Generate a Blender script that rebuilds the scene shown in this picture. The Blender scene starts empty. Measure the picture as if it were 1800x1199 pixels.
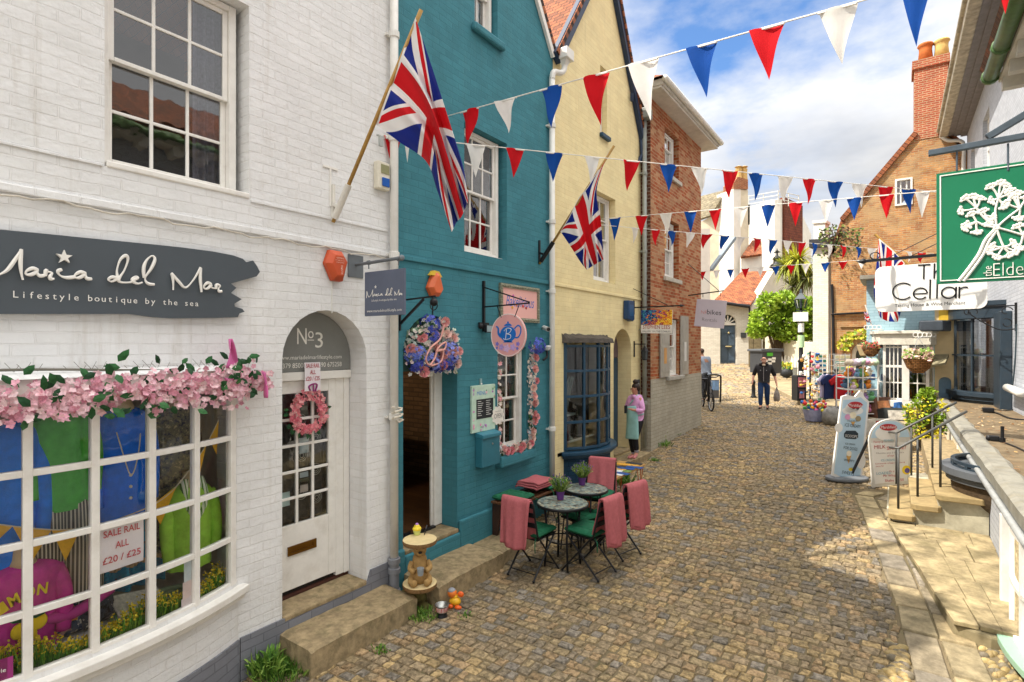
import bpy,bmesh,math,random
from mathutils import Vector,Matrix,noise
from math import sin,cos,pi,sqrt,radians,atan2,hypot,floor
random.seed(7)
V=Vector
scn=bpy.context.scene
col=scn.collection

FO=950.0;PX0=900.0;HOR=605.0;CZ=2.7
TH=atan2(673.0,FO);CO=cos(TH);SI=sin(TH)
def ray(px,py):
 k=(px-PX0)/FO;m=(HOR-py)/FO
 return V((k*CO-SI,k*SI+CO,m))
CAM=V((0,0,CZ))
def onX(px,py,X):
 d=ray(px,py);return CAM + d*(X/d.x)
def onY(px,py,Y):
 d=ray(px,py);return CAM + d*(Y/d.y)
def onZ(px,py,Z):
 d=ray(px,py);return CAM + d*((Z-CZ)/d.z)
def onD(px,py,D):
 return CAM + ray(px,py)*D
GT=[(-12,-.35),(-6,-.25),(2.6,0),(5.4,.09),(9,.36),(11.3,.52),(14.9,.64),(17.5,.75),(25,1.2),(33.5,1.68),(45,2.0),(80,2.4)]
def gy(y):
 if y <=GT[0][0]: return GT[0][1]
 if y >=GT[-1][0]: return GT[-1][1]
 for i in range(len(GT)-1):
  if GT[i][0] <=y <=GT[i+1][0]:
   a,b=GT[i],GT[i+1]
   def sl(j):
    j=max(1,min(len(GT)-2,j))
    return (GT[j+1][1]-GT[j-1][1])/(GT[j+1][0]-GT[j-1][0])
   h=b[0]-a[0];t=(y-a[0])/h
   return ((2*t**3-3*t*t+1)*a[1]+(t**3-2*t*t+t)*h*sl(i)+(-2*t**3+3*t*t)*b[1]+(t**3-t*t)*h*sl(i+1))
def ground(x,y): return gy(y)
def onG(px,py,lift=0.0):
 z=0.3
 for _ in range(30):
  p=onZ(px,py,min(z+lift,CZ-.05));z=z*.5+.5*ground(p.x,p.y)
 return p
def lerp(a,b,t): return a+(b-a)*t
def rnd(a,b): return random.uniform(a,b)

def srgb(h):
 if isinstance(h,str):
  c=[int(h[i:i+2],16)/255 for i in (0,2,4)]
  return tuple((x/12.92 if x <=.04045 else ((x+.055)/1.055)**2.4) for x in c)
 return tuple(h)
class NT:
 def __init__(s,m):
  s.m=m;m.use_nodes=True;s.t=m.node_tree;s.t.nodes.clear()
 def n(s,typ,ins=None,**kw):
  o=s.t.nodes.new(typ)
  for k,v in kw.items(): setattr(o,k,v)
  for k,v in (ins or {}).items():
   sock=o.inputs[k]
   if hasattr(v,'is_output') or isinstance(v,bpy.types.NodeSocket): s.t.links.new(v,sock)
   else:
    if sock.type =='RGBA' and len(v) ==3: v=(*v,1)
    sock.default_value=v
  return o
 def math(s,op,a,b=None,c=None,clamp=False):
  o=s.t.nodes.new('ShaderNodeMath');o.operation=op;o.use_clamp=clamp
  for i,v in enumerate((a,b,c)):
   if v is None: continue
   if isinstance(v,bpy.types.NodeSocket): s.t.links.new(v,o.inputs[i])
   else: o.inputs[i].default_value=v
  return o.outputs[0]
 def mix(s,f,a,b,mode='MIX'):
  o=s.t.nodes.new('ShaderNodeMix');o.data_type='RGBA';o.blend_type=mode
  for sock,v in ((o.inputs[0],f),(o.inputs[6],a),(o.inputs[7],b)):
   if isinstance(v,bpy.types.NodeSocket): s.t.links.new(v,sock)
   else: sock.default_value=v if not isinstance(v,(tuple,list)) else ((*v,1) if len(v) ==3 else v)
  return o.outputs[2]
 def ramp(s,f,stops):
  o=s.t.nodes.new('ShaderNodeValToRGB');e=o.color_ramp.elements
  while len(e) < len(stops): e.new(.5)
  for i,(p,c) in enumerate(stops):
   e[i].position=p;e[i].color=(*c,1) if len(c) ==3 else c
  s.t.links.new(f,o.inputs[0]);return o.outputs[0]
 def noise(s,vec,scale,detail=3,rough=.55,out=0):
  o=s.n('ShaderNodeTexNoise',{'Scale': scale,'Detail': detail,'Roughness': rough})
  if vec is not None: s.t.links.new(vec,o.inputs['Vector'])
  return o.outputs[out]
 def out(s,sh): 
  o=s.n('ShaderNodeOutputMaterial');s.t.links.new(sh,o.inputs[0])
MATS={}
def memo(fn):
 def w(*a,**k):
  key=(fn.__name__,repr(a),repr(sorted(k.items())))
  if key not in MATS: MATS[key]=fn(*a,**k)
  return MATS[key]
 return w
def newmat(name):
 return bpy.data.materials.new(name)
@memo
def mat(c,rough=.6,var=.12,scale=6.0,bump=.0,bscale=60.0,metal=0.0,spec=.4,name='paint',coat=0.0,dirt=0.0,dirtc=(.12,.09,.05)):
 """plain surface with uneven tone, fine bump and optional grime"""
 c=srgb(c);m=newmat(name);N=NT(m)
 obj=N.n('ShaderNodeTexCoord').outputs['Object']
 f=N.noise(obj,scale,5,.6)
 colr=N.mix(N.ramp(f,[(.3,(0,0,0)),(.7,(1,1,1))]),tuple(x*(1-var) for x in c),tuple(min(1,x*(1+var)) for x in c))
 if dirt > 0:
  g=N.noise(obj,scale*.7,8,.7)
  colr=N.mix(N.math('MULTIPLY',N.ramp(g,[(.5,(0,0,0)),(.72,(1,1,1))]),dirt),colr,dirtc)
 p=N.n('ShaderNodeBsdfPrincipled',{'Base Color': colr,'Roughness': rough,'Metallic': metal,'Specular IOR Level': spec,'Coat Weight': coat})
 if bump:
  b=N.noise(obj,bscale,4,.6)
  bn=N.n('ShaderNodeBump',{'Strength': bump,'Distance': .004,'Height': b})
  N.t.links.new(bn.outputs[0],p.inputs['Normal'])
 N.out(p.outputs[0]);return m
@memo
def colmat(rough=.7,bump=.3,bscale=40.0,var=.15,scale=9.0,spec=.3,name='coloured',trans=0.0,dirt=0.0,dirtc=(.07,.06,.035)):
 """colour comes with the pieces themselves (one colour per stone, petal, tile ...)"""
 m=newmat(name);N=NT(m)
 at=N.n('ShaderNodeAttribute',attribute_name='Col').outputs['Color']
 obj=N.n('ShaderNodeTexCoord').outputs['Object']
 f=N.noise(obj,scale,5,.65)
 c=N.mix(1.0,at,N.ramp(f,[(.36,(1-var,)*3),(.64,(1+var,)*3)]),'MULTIPLY')
 if dirt:
  g=N.noise(obj,2.6,9,.75);c=N.mix(N.math('MULTIPLY',N.ramp(g,[(.46,(0,0,0)),(.68,(1,1,1))]),dirt),c,dirtc)
 p=N.n('ShaderNodeBsdfPrincipled',{'Base Color': c,'Roughness': rough,'Specular IOR Level': spec})
 if bump:
  b=N.noise(obj,bscale,5,.65)
  bn=N.n('ShaderNodeBump',{'Strength': bump,'Distance': .006,'Height': b})
  N.t.links.new(bn.outputs[0],p.inputs['Normal'])
 sh=p.outputs[0]
 if trans:
  tr=N.n('ShaderNodeBsdfTranslucent',{'Color': c})
  sh=N.n('ShaderNodeMixShader',{0: trans,1: sh,2: tr.outputs[0]}).outputs[0]
 N.out(sh);return m
@memo
def brick(cols,mortar,bw=.225,bh=.075,ms=.009,rough=.8,depth=.006,strength=.8,wob=.006,mott=.25,stain=.0,stainc=(.2,.16,.09),blotch=None,streak=0,name='brick',squash=.5,lump=.35):
 """brickwork in metres, from the UV map (u along the wall, v up)"""
 m=newmat(name);N=NT(m)
 uv=N.n('ShaderNodeTexCoord').outputs['UV']
 nz=N.noise(uv,5.0,2,.5,1)
 off=N.n('ShaderNodeVectorMath',{0: nz,1: (.5,.5,.5)},operation='SUBTRACT').outputs[0]
 off=N.n('ShaderNodeVectorMath',{0: off,'Scale': wob*4},operation='SCALE').outputs[0]
 vec=N.n('ShaderNodeVectorMath',{0: uv,1: off},operation='ADD').outputs[0]
 bt=N.n('ShaderNodeTexBrick',{'Vector': vec,'Color1': srgb(cols[0]),'Color2': srgb(cols[1]),'Mortar': srgb(mortar),'Scale': 1.0,
    'Mortar Size': ms,'Mortar Smooth': .25,'Bias': 0.0,'Brick Width': bw,'Row Height': bh},offset=.5)
 c=bt.outputs['Color']
 f1=N.noise(uv,2.3,6,.65)
 c=N.mix(1.0,c,N.ramp(f1,[(.3,(1-mott,)*3),(.7,(1+mott*.6,)*3)]),'MULTIPLY')
 if len(cols) > 2:
  bt2=N.n('ShaderNodeTexBrick',{'Vector': vec,'Color1': (0,0,0),'Color2': (1,1,1),'Mortar': (0,0,0),'Scale': 1.0,'Mortar Size': ms,
     'Mortar Smooth': .1,'Bias': -.35,'Brick Width': bw,'Row Height': bh},offset=.5)
  c=N.mix(N.math('MULTIPLY',bt2.outputs['Color'],.85),c,srgb(cols[2]))
 if blotch:
  f=N.noise(uv,.9,6,.7)
  c=N.mix(N.ramp(f,[(.48,(0,0,0)),(.62,(.8,.8,.8))]),c,srgb(blotch))
 if stain:
  f=N.noise(uv,3.1,9,.75)
  c=N.mix(N.math('MULTIPLY',N.ramp(f,[(.56,(0,0,0)),(.75,(1,1,1))]),stain),c,stainc)
 if streak:
  sv=N.n('ShaderNodeMapping',{'Vector': uv,'Scale': (7,.55,1)}).outputs[0];f=N.noise(sv,1.0,7,.7)
  c=N.mix(N.math('MULTIPLY',N.ramp(f,[(.55,(0,0,0)),(.74,(1,1,1))]),streak),c,stainc)
  f=N.noise(uv,11.0,6,.8);c=N.mix(N.math('MULTIPLY',N.ramp(f,[(.66,(0,0,0)),(.70,(1,1,1))]),streak),c,stainc)
 p=N.n('ShaderNodeBsdfPrincipled',{'Base Color': c,'Roughness': rough,'Specular IOR Level': .3})
 h=N.math('SUBTRACT',1.0,bt.outputs['Fac'])
 lum=N.noise(uv,28.0,4,.6);big=N.noise(uv,7.0,3,.5)
 h=N.math('ADD',h,N.math('MULTIPLY',lum,lump));h=N.math('ADD',h,N.math('MULTIPLY',big,lump*1.4))
 bn=N.n('ShaderNodeBump',{'Strength': strength,'Distance': depth,'Height': h})
 N.t.links.new(bn.outputs[0],p.inputs['Normal'])
 N.out(p.outputs[0]);return m
@memo
def glass(tint=(.9,.95,.95),rough=.02,refl=.5,name='glass'):
 m=newmat(name);N=NT(m)
 fr=N.n('ShaderNodeFresnel',{'IOR': 1.5}).outputs[0]
 f=N.math('ADD',N.math('MULTIPLY',fr,1.0+refl),.01,clamp=True)
 tr=N.n('ShaderNodeBsdfTransparent',{'Color': srgb(tint)})
 uv=N.n('ShaderNodeTexCoord').outputs['Object']
 bn=N.n('ShaderNodeBump',{'Strength': .06,'Distance': .02,'Height': N.noise(uv,5.0,2)})
 gl=N.n('ShaderNodeBsdfGlossy',{'Color': (1,1,1),'Roughness': rough,'Normal': bn.outputs[0]})
 N.out(N.n('ShaderNodeMixShader',{0: f,1: tr.outputs[0],2: gl.outputs[0]}).outputs[0]);return m

def frame(loc,x,y):
 x=V(x).normalized();y=V(y);y=(y-x*y.dot(x)).normalized();z=x.cross(y)
 M=Matrix.Identity(4)
 for i in range(3): M[i][0]=x[i];M[i][1]=y[i];M[i][2]=z[i];M[i][3]=loc[i]
 return M
def wallM(X,y0=0.0,z0=0.0):
 return frame((X,y0,z0),(0,1,0),(0,0,1))
def rotz(a): return Matrix.Rotation(a,4,'Z')
def T(x,y=0,z=0): return Matrix.Translation(V((x,y,z)))
I4=Matrix.Identity(4)
class MB:
 def __init__(s): s.v=[];s.f=[];s.c=[];s.mi=[];s.uv={}
 def add(s,vs,fs,M=None,c=None,mi=0,uvs=None):
  b=len(s.v)
  for q in vs:
   q=V(q);s.v.append(M @ q if M is not None else q)
  for i,f in enumerate(fs):
   if uvs is not None: s.uv[len(s.f)]=[uvs[j] for j in f]
   s.f.append([b+j for j in f]);s.c.append(c[i] if isinstance(c,list) else c);s.mi.append(mi)
  return s
 def box(s,a,b,M=None,c=None,mi=0):
  x0,y0,z0=[min(p,q) for p,q in zip(a,b)];x1,y1,z1=[max(p,q) for p,q in zip(a,b)]
  return s.add([(x0,y0,z0),(x1,y0,z0),(x1,y1,z0),(x0,y1,z0),(x0,y0,z1),(x1,y0,z1),(x1,y1,z1),(x0,y1,z1)],
     [(0,3,2,1),(4,5,6,7),(0,1,5,4),(1,2,6,5),(2,3,7,6),(3,0,4,7)],M,c,mi)
 def cbox(s,ctr,size,M=None,c=None,mi=0):
  a=[ctr[i]-size[i]/2 for i in range(3)];b=[ctr[i]+size[i]/2 for i in range(3)]
  return s.box(a,b,M,c,mi)
 def tube(s,pts,r,n=8,M=None,c=None,closed=False,flat=1.0,up=None):
  pts=[V(p) for p in pts];m=len(pts);rs=r if isinstance(r,(list,tuple)) else [r]*m
  vs=[];prev=None
  for i,p in enumerate(pts):
   if closed: d=pts[(i+1) % m]-pts[i-1]
   else: d=pts[min(i+1,m-1)]-pts[max(i-1,0)]
   if d.length < 1e-9: d=V((0,0,1))
   d.normalize()
   if prev is None:
    u=V(up) if up else (V((0,0,1)) if abs(d.z) < .9 else V((1,0,0)))
   else: u=prev
   u=u-d*u.dot(d)
   if u.length < 1e-6: u=d.orthogonal()
   u.normalize();prev=u;w=d.cross(u)
   for j in range(n):
    a=2*pi*j/n;vs.append(p+(u*cos(a)*flat+w*sin(a))*rs[i])
  fs=[]
  for i in range(m if closed else m-1):
   k=(i+1) % m
   for j in range(n): fs.append((i*n+j,i*n+(j+1) % n,k*n+(j+1) % n,k*n+j))
  if not closed: fs.append(tuple(range(n-1,-1,-1)));fs.append(tuple((m-1)*n+j for j in range(n)))
  return s.add(vs,fs,M,c)
 def bar(s,a,b,w,h=None,M=None,c=None):
  h=h or w;a=V(a);b=V(b);d=(b-a).normalized();u=V((0,0,1)) if abs(d.z) < .95 else V((1,0,0))
  u=(u-d*u.dot(d)).normalized();q=d.cross(u);vs=[]
  for p in (a,b):
   for sx,sy in ((-1,-1),(1,-1),(1,1),(-1,1)): vs.append(p+q*sx*w/2+u*sy*h/2)
  return s.add(vs,[(3,2,1,0),(4,5,6,7),(0,1,5,4),(1,2,6,5),(2,3,7,6),(3,0,4,7)],M,c)
 def lathe(s,prof,n=16,M=None,c=None,cap=True):
  vs=[];fs=[];m=len(prof)
  for r,z in prof:
   for j in range(n): a=2*pi*j/n;vs.append((r*cos(a),r*sin(a),z))
  for i in range(m-1):
   for j in range(n): fs.append((i*n+j,i*n+(j+1) % n,(i+1)*n+(j+1) % n,(i+1)*n+j))
  if cap: fs.append(tuple(range(n-1,-1,-1)));fs.append(tuple((m-1)*n+j for j in range(n)))
  return s.add(vs,fs,M,c)
 def ball(s,ctr,r,n=10,m=6,M=None,c=None,rough=0.0):
  r=r if isinstance(r,(list,tuple)) else (r,r,r);vs=[];fs=[]
  for i in range(m+1):
   t=pi*i/m
   for j in range(n):
    a=2*pi*j/n;q=1+rough*(random.random()-.5)
    vs.append((ctr[0]+r[0]*sin(t)*cos(a)*q,ctr[1]+r[1]*sin(t)*sin(a)*q,ctr[2]-r[2]*cos(t)*q))
  for i in range(m):
   for j in range(n): fs.append((i*n+j,i*n+(j+1) % n,(i+1)*n+(j+1) % n,(i+1)*n+j))
  return s.add(vs,fs,M,c)
 def grid(s,fn,nu,nv,M=None,c=None,closed=False,uv=False):
  vs=[fn(i/nu,j/nv) for j in range(nv+1) for i in range(nu+1)]
  fs=[];W=nu+1
  for j in range(nv):
   for i in range(nu): fs.append((j*W+i,j*W+i+1,(j+1)*W+i+1,(j+1)*W+i))
  uvs=[(i/nu,j/nv) for j in range(nv+1) for i in range(nu+1)] if uv else None
  return s.add(vs,fs,M,c,0,uvs)
 def mesh(s,name,me,M=None,c=None,mi=0):
  return s.add([v.co for v in me.vertices],[tuple(p.vertices) for p in me.polygons],M,c,mi)
 def prism(s,poly,z0,z1,M=None,c=None,mi=0):
  n=len(poly);a=sum(poly[i][0]*poly[(i+1) % n][1]-poly[(i+1) % n][0]*poly[i][1] for i in range(n))
  if a < 0: poly=poly[::-1]
  vs=[(p[0],p[1],z0) for p in poly]+[(p[0],p[1],z1) for p in poly]
  fs=[tuple(range(n-1,-1,-1)),tuple(range(n,2*n))]+[(i,(i+1) % n,n+(i+1) % n,n+i) for i in range(n)]
  return s.add(vs,fs,M,c,mi)
 def shape(s,polys,z0,z1,M=None,c=None,mi=0):
  """flat outline with holes, given a thickness"""
  cu=bpy.data.curves.new('tmp','CURVE');cu.dimensions='2D';cu.fill_mode='BOTH';cu.extrude=(z1-z0)/2
  for poly in polys:
   sp=cu.splines.new('POLY');sp.points.add(len(poly)-1);sp.use_cyclic_u=True
   for i,q in enumerate(poly): sp.points[i].co=(q[0],q[1],0,1)
  o=bpy.data.objects.new('tmp',cu);me=bpy.data.meshes.new_from_object(o)
  MM=T(0,0,(z0+z1)/2)
  s.mesh('',me,(M @ MM) if M is not None else MM,c,mi)
  bpy.data.objects.remove(o);bpy.data.curves.remove(cu);bpy.data.meshes.remove(me)
  return s
 def text(s,body,M,w=None,h=None,size=1.0,z0=0.0,z1=.004,thin=0.0,c=None,align='C',shear=0.0,space=1.0,res=3,wh=None):
  """lettering; x runs along M's x, y up; scaled to width w (and height h)"""
  cu=bpy.data.curves.new('tmp','FONT');cu.body=body;cu.size=1;cu.extrude=0;cu.offset=thin
  cu.resolution_u=res;cu.shear=shear;cu.space_character=space;cu.fill_mode='FRONT'
  o=bpy.data.objects.new('tmp',cu);me=bpy.data.meshes.new_from_object(o)
  xs=[v.co.x for v in me.vertices];ys=[v.co.y for v in me.vertices]
  if xs:
   x0,x1,y0,y1=min(xs),max(xs),min(ys),max(ys)
   sx=(w/(x1-x0)) if w else size;sy=(h/(y1-y0)) if h else sx
   ox={'C': -(x0+x1)/2,'L': -x0,'R': -x1}[align];oy=-y0 if h else 0
   vs=[((v.co.x+ox)*sx,(v.co.y+oy)*sy,z1) for v in me.vertices]
   fs=[tuple(p.vertices) for p in me.polygons]
   s.add(vs,fs,M,c)
   if z1-z0 > .006:
    cnt={}
    for f in fs:
     for i in range(len(f)):
      a,b=f[i],f[(i+1) % len(f)];k=(min(a,b),max(a,b));cnt[k]=(cnt.get(k,(0,0,0))[0]+1,a,b)
    base=[(q[0],q[1],z0) for q in vs];n=len(vs)
    s.add(vs+base,[(a,n+a,n+b,b) for k,(q,a,b) in cnt.items() if q ==1],M,c)
  bpy.data.objects.remove(o);bpy.data.curves.remove(cu);bpy.data.meshes.remove(me)
  return s
WM={}
def link(o,parent,M):
 col.objects.link(o)
 if parent is not None:
  o.parent=parent;o.matrix_parent_inverse=WM[parent].inverted()
 o.matrix_basis=M;WM[o]=M.copy()
 return o
def obj(name,mb,m=None,parent=None,M=None,smooth=False,bevel=0.0,solid=0.0,sub=0,merge=False,label=None):
 M=M if M is not None else (WM[parent] if parent is not None and False else I4)
 me=bpy.data.meshes.new(name)
 Minv=M.inverted()
 vs=[Minv @ v for v in mb.v] if M is not I4 else mb.v
 me.from_pydata([tuple(v) for v in vs],[],mb.f)
 uvl=me.uv_layers.new(name='UVMap');
 me.update()
 data=[0.0]*(2*len(me.loops))
 for p in me.polygons:
  cu=mb.uv.get(p.index)
  n=p.normal;ax,ay,az=abs(n.x),abs(n.y),abs(n.z)
  for k,li in enumerate(p.loop_indices):
   if cu: a,b=cu[k]
   else:
    q=me.vertices[me.loops[li].vertex_index].co
    if az > .75: a,b=q.x,q.y
    elif ax >=ay: a,b=q.y,q.z
    else: a,b=q.x,q.z
   data[2*li]=a;data[2*li+1]=b
 uvl.data.foreach_set('uv',data)
 if any(c is not None for c in mb.c):
  ca=me.color_attributes.new('Col','FLOAT_COLOR','CORNER');cd=[1.0]*(4*len(me.loops))
  for p in me.polygons:
   c=mb.c[p.index] or (.5,.5,.5)
   for li in p.loop_indices: cd[4*li:4*li+3]=c[:3]
  ca.data.foreach_set('color',cd)
 ms=m if isinstance(m,(list,tuple)) else [m]
 for x in ms:
  if x: me.materials.append(x)
 if len(ms) > 1: me.polygons.foreach_set('material_index',mb.mi)
 if smooth: me.polygons.foreach_set('use_smooth',[True]*len(me.polygons))
 o=bpy.data.objects.new(name,me);link(o,parent,M)
 if merge:
  w=o.modifiers.new('weld','WELD');w.merge_threshold=.0005
 if solid: 
  w=o.modifiers.new('solid','SOLIDIFY');w.thickness=solid;w.offset=0
 if sub:
  w=o.modifiers.new('sub','SUBSURF');w.levels=sub;w.render_levels=sub
 if bevel:
  w=o.modifiers.new('bevel','BEVEL');w.width=bevel;w.segments=2;w.limit_method='ANGLE';w.angle_limit=radians(40)
 if label: o['label']=label
 return o
def tag(o,label,cat,group=None,kind=None):
 if label: o['label']=label
 if cat: o['category']=cat
 if group: o['group']=group
 if kind: o['kind']=kind
 return o
def thing(name,label,cat,loc=(0,0,0),rz=0.0,group=None,M=None):
 o=bpy.data.objects.new(name,None);o.empty_display_size=.1
 link(o,None,M if M is not None else T(*loc) @ rotz(rz))
 return tag(o,label,cat,group)
def struct(name,mb,m,**k):
 o=obj(name,mb,m,**k);o['kind']='structure';return o
def solo(name,label,cat,mb,m,group=None,base=None,**k):
 """a thing that is a single mesh"""
 if base is None:
  b=V((0,0,0));zs=[v.z for v in mb.v]
  b=V((sum(v.x for v in mb.v)/len(mb.v),sum(v.y for v in mb.v)/len(mb.v),min(zs)))
  base=T(*b)
 return tag(obj(name,mb,m,None,base,**k),label,cat,group)
CH={}
def children(o):
 return [x for x in WM if x.parent ==o]
def copy_tree(o,M,label=None,group=None,parent=None):
 c=o.copy();col.objects.link(c)
 if parent is None:
  c.matrix_basis=M;WM[c]=M.copy()
 else:
  c.parent=parent;c.matrix_parent_inverse=o.matrix_parent_inverse.copy();c.matrix_basis=o.matrix_basis.copy();WM[c]=WM[o].copy()
 if label: c['label']=label
 if group: c['group']=group
 for ch in children(o): copy_tree(ch,None,parent=c)
 return c
def smooth_path(pts,k=6,closed=False):
 pts=[V(p) for p in pts];out=[];n=len(pts)
 for i in range(n if closed else n-1):
  if closed: a,b,c,d=pts[i-1],pts[i],pts[(i+1) % n],pts[(i+2) % n]
  else: a,b,c,d=pts[max(i-1,0)],pts[i],pts[i+1],pts[min(i+2,n-1)]
  for j in range(k):
   t=j/k
   out.append(.5*((2*b)+(c-a)*t+(2*a-5*b+4*c-d)*t*t+(3*b-a-3*c+d)*t**3))
 if not closed: out.append(pts[-1])
 return out
def arch(x0,x1,z0,zs,rise=None,n=14):
 """outline of an opening x0..x1 from z0 up to spring zs with a round head"""
 r=(x1-x0)/2;cx=(x0+x1)/2;rise=rise or r
 return [(x0,z0),(x1,z0)]+[(cx+r*cos(pi*i/n),zs+rise*sin(pi*i/n)) for i in range(n+1)]
def rect(x0,z0,x1,z1): return [(x0,z0),(x1,z0),(x1,z1),(x0,z1)]

w=bpy.data.worlds.new('World');scn.world=w;w.use_nodes=True
N=NT.__new__(NT);N.t=w.node_tree;N.m=None;N.t.nodes.clear()
SUN_EL=radians(55);SUN_DIR=V((.715,.70,0)).normalized()
sky=N.n('ShaderNodeTexSky',sky_type='NISHITA',sun_disc=False,sun_elevation=SUN_EL,sun_rotation=atan2(-SUN_DIR.x,-SUN_DIR.y),altitude=20,air_density=1.0,dust_density=.7,ozone_density=1.0)
gen=N.n('ShaderNodeTexCoord').outputs['Generated']
sep=N.n('ShaderNodeSeparateXYZ',{0: gen})
zz=N.math('ADD',N.math('MAXIMUM',sep.outputs[2],0.0),.16)
cx=N.math('DIVIDE',sep.outputs[0],zz);cy=N.math('DIVIDE',sep.outputs[1],zz)
cv=N.n('ShaderNodeCombineXYZ',{0: cx,1: cy,2: 3.7}).outputs[0]
hd=N.n('ShaderNodeVectorMath',{0: gen,1: (-.22,.83,.50)},operation='DISTANCE').outputs['Value']
hole=N.ramp(hd,[(.06,(1,1,1)),(.34,(0,0,0))])
f=N.noise(cv,.62,8,.56);f2=N.noise(cv,1.7,7,.6)
dens=N.math('SUBTRACT',N.math('ADD',N.math('MULTIPLY',f,.72),N.math('MULTIPLY',f2,.28)),N.math('SUBTRACT',N.math('MULTIPLY',hole,.22),.125))
cov=N.ramp(dens,[(.44,(0,0,0)),(.53,(.85,.85,.85)),(.62,(1,1,1))])
shade=N.ramp(N.noise(cv,1.1,6,.55),[(.34,(1.95,1.98,2.05)),(.60,(3.2,3.16,3.1))])
haz=N.ramp(sep.outputs[2],[(0.0,(1,1,1)),(.18,(.6,.6,.6)),(.42,(0,0,0))])
cov2=N.math('MAXIMUM',cov,N.math('MULTIPLY',haz,.75))
blue=N.mix(1.0,sky.outputs[0],(.41,.55,.69),'MULTIPLY')
up=N.ramp(sep.outputs[2],[(.56,(1,1,1)),(.8,(3.9,3.8,3.65))])  # sky out of view overhead is brightened, added to lift light in the shade
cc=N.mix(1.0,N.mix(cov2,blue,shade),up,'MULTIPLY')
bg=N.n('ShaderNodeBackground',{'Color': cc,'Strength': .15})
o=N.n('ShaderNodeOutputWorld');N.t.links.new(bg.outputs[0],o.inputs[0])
sl=bpy.data.lights.new('Sun','SUN');sl.energy=2.9;sl.angle=radians(.53);sl.color=(1.0,.93,.82)
so=bpy.data.objects.new('Sun',sl);col.objects.link(so);so.location=(-20,-20,40)
dv=V((SUN_DIR.x*cos(SUN_EL),SUN_DIR.y*cos(SUN_EL),-sin(SUN_EL)))
so.rotation_euler=dv.to_track_quat('-Z','Y').to_euler()
cam=bpy.data.cameras.new('Camera');co=bpy.data.objects.new('Camera',cam);col.objects.link(co)
cam.sensor_fit='HORIZONTAL';cam.sensor_width=36;cam.lens=36*FO/1800
cam.shift_y=(HOR-599.5)/1800;cam.clip_end=1500;cam.clip_start=.05
co.location=CAM;co.rotation_euler=(pi/2,0,TH);scn.camera=co
scn.view_settings.view_transform='Standard';scn.view_settings.look='None';scn.view_settings.gamma=1;scn.view_settings.exposure=1.3
scn.view_settings.use_curve_mapping=False

XF=-4.3
def noi(x,y,s=1.0,k=0.0): return noise.noise(V((x*s,y*s,k)))
g=MB()
ys=[-14+i*.5 for i in range(int(64/.5)+1)]+[60,80,140,300,700]
xs=[-300,-60,-25,-12]+[-9+i*.5 for i in range(37)]+[14,30,80,300]
vs=[(x,y,ground(x,y)-(.013 if abs(x) < 9 and y < 50 else .05)) for y in ys for x in xs]
W=len(xs)
g.add(vs,[(j*W+i,j*W+i+1,(j+1)*W+i+1,(j+1)*W+i) for j in range(len(ys)-1) for i in range(W-1)])
struct('ground',g,mat('71644c',rough=.95,var=.25,scale=3,bump=.6,bscale=90,dirt=.5,dirtc=(.08,.09,.035)),smooth=True)
PAL=['6e6455','7b6f5c','86765d','8f7e5f','7b7367','967f5f','8b7a60','9f8962','8e7d62','a89066']
PAL=[srgb(c) for c in PAL]
def kerbx(y):
 pts=[(0,.75),(4.9,.13),(6.5,-.02),(8.5,-.32),(9.9,-.57),(10.2,.4),(11,1.7),(60,1.7)]
 for a,b in zip(pts,pts[1:]):
  if a[0] <=y <=b[0]: return lerp(a[1],b[1],(y-a[0])/(b[0]-a[0]))
 return pts[-1][1]
def stone(mb,x0,x1,y0,y1,zf,dome,c,jit=.012,rim=.016,skew=0.0):
 """a worn block: four low corners, an inset crown and a middle"""
 cx,cy=(x0+x1)/2,(y0+y1)/2
 P=[]
 for (x,y) in ((x0,y0),(cx,y0),(x1,y0),(x1,cy),(x1,y1),(cx,y1),(x0,y1),(x0,cy)):
  P.append((x+rnd(-jit,jit),y+rnd(-jit,jit)))
 h=rnd(-.005,.006);tx,ty=rnd(-.04,.04),rnd(-.05,.04)
 vs=[]
 for x,y in P: vs.append((x,y+skew*(x-cx),zf(x,y)-.03))
 for x,y in P:
  q=1-rim/ max(.03,hypot(x-cx,y-cy));X,Y=cx+(x-cx)*q,cy+(y-cy)*q
  vs.append((X,Y+skew*(X-cx),zf(X,Y)+h-.004+tx*(X-cx)+ty*(Y-cy)))
 for x,y in P:
  X,Y=cx+(x-cx)*.55,cy+(y-cy)*.55
  vs.append((X,Y+skew*(X-cx),zf(X,Y)+h+dome*.8+tx*(X-cx)+ty*(Y-cy)+rnd(-.002,.002)))
 vs.append((cx,cy,zf(cx,cy)+h+dome))
 fs=[]
 for i in range(8):
  k=(i+1) % 8
  fs +=[(i,k,8+k,8+i),(8+i,8+k,16+k,16+i),(16+i,16+k,24)]
 mb.add(vs,fs,None,c)
def tone(x,y):
 t=noi(x,y,.55,3.0)*.7+rnd(-.5,.5)
 b=PAL[int(min(.999,max(0,.5+t*.62))*len(PAL))]
 k=1+.22*noi(x,y,.35,9)+rnd(-.11,.11)+(-.16 if random.random() < .10 else 0)
 return tuple(q*k for q in b)
st=MB();y=.6
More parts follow.
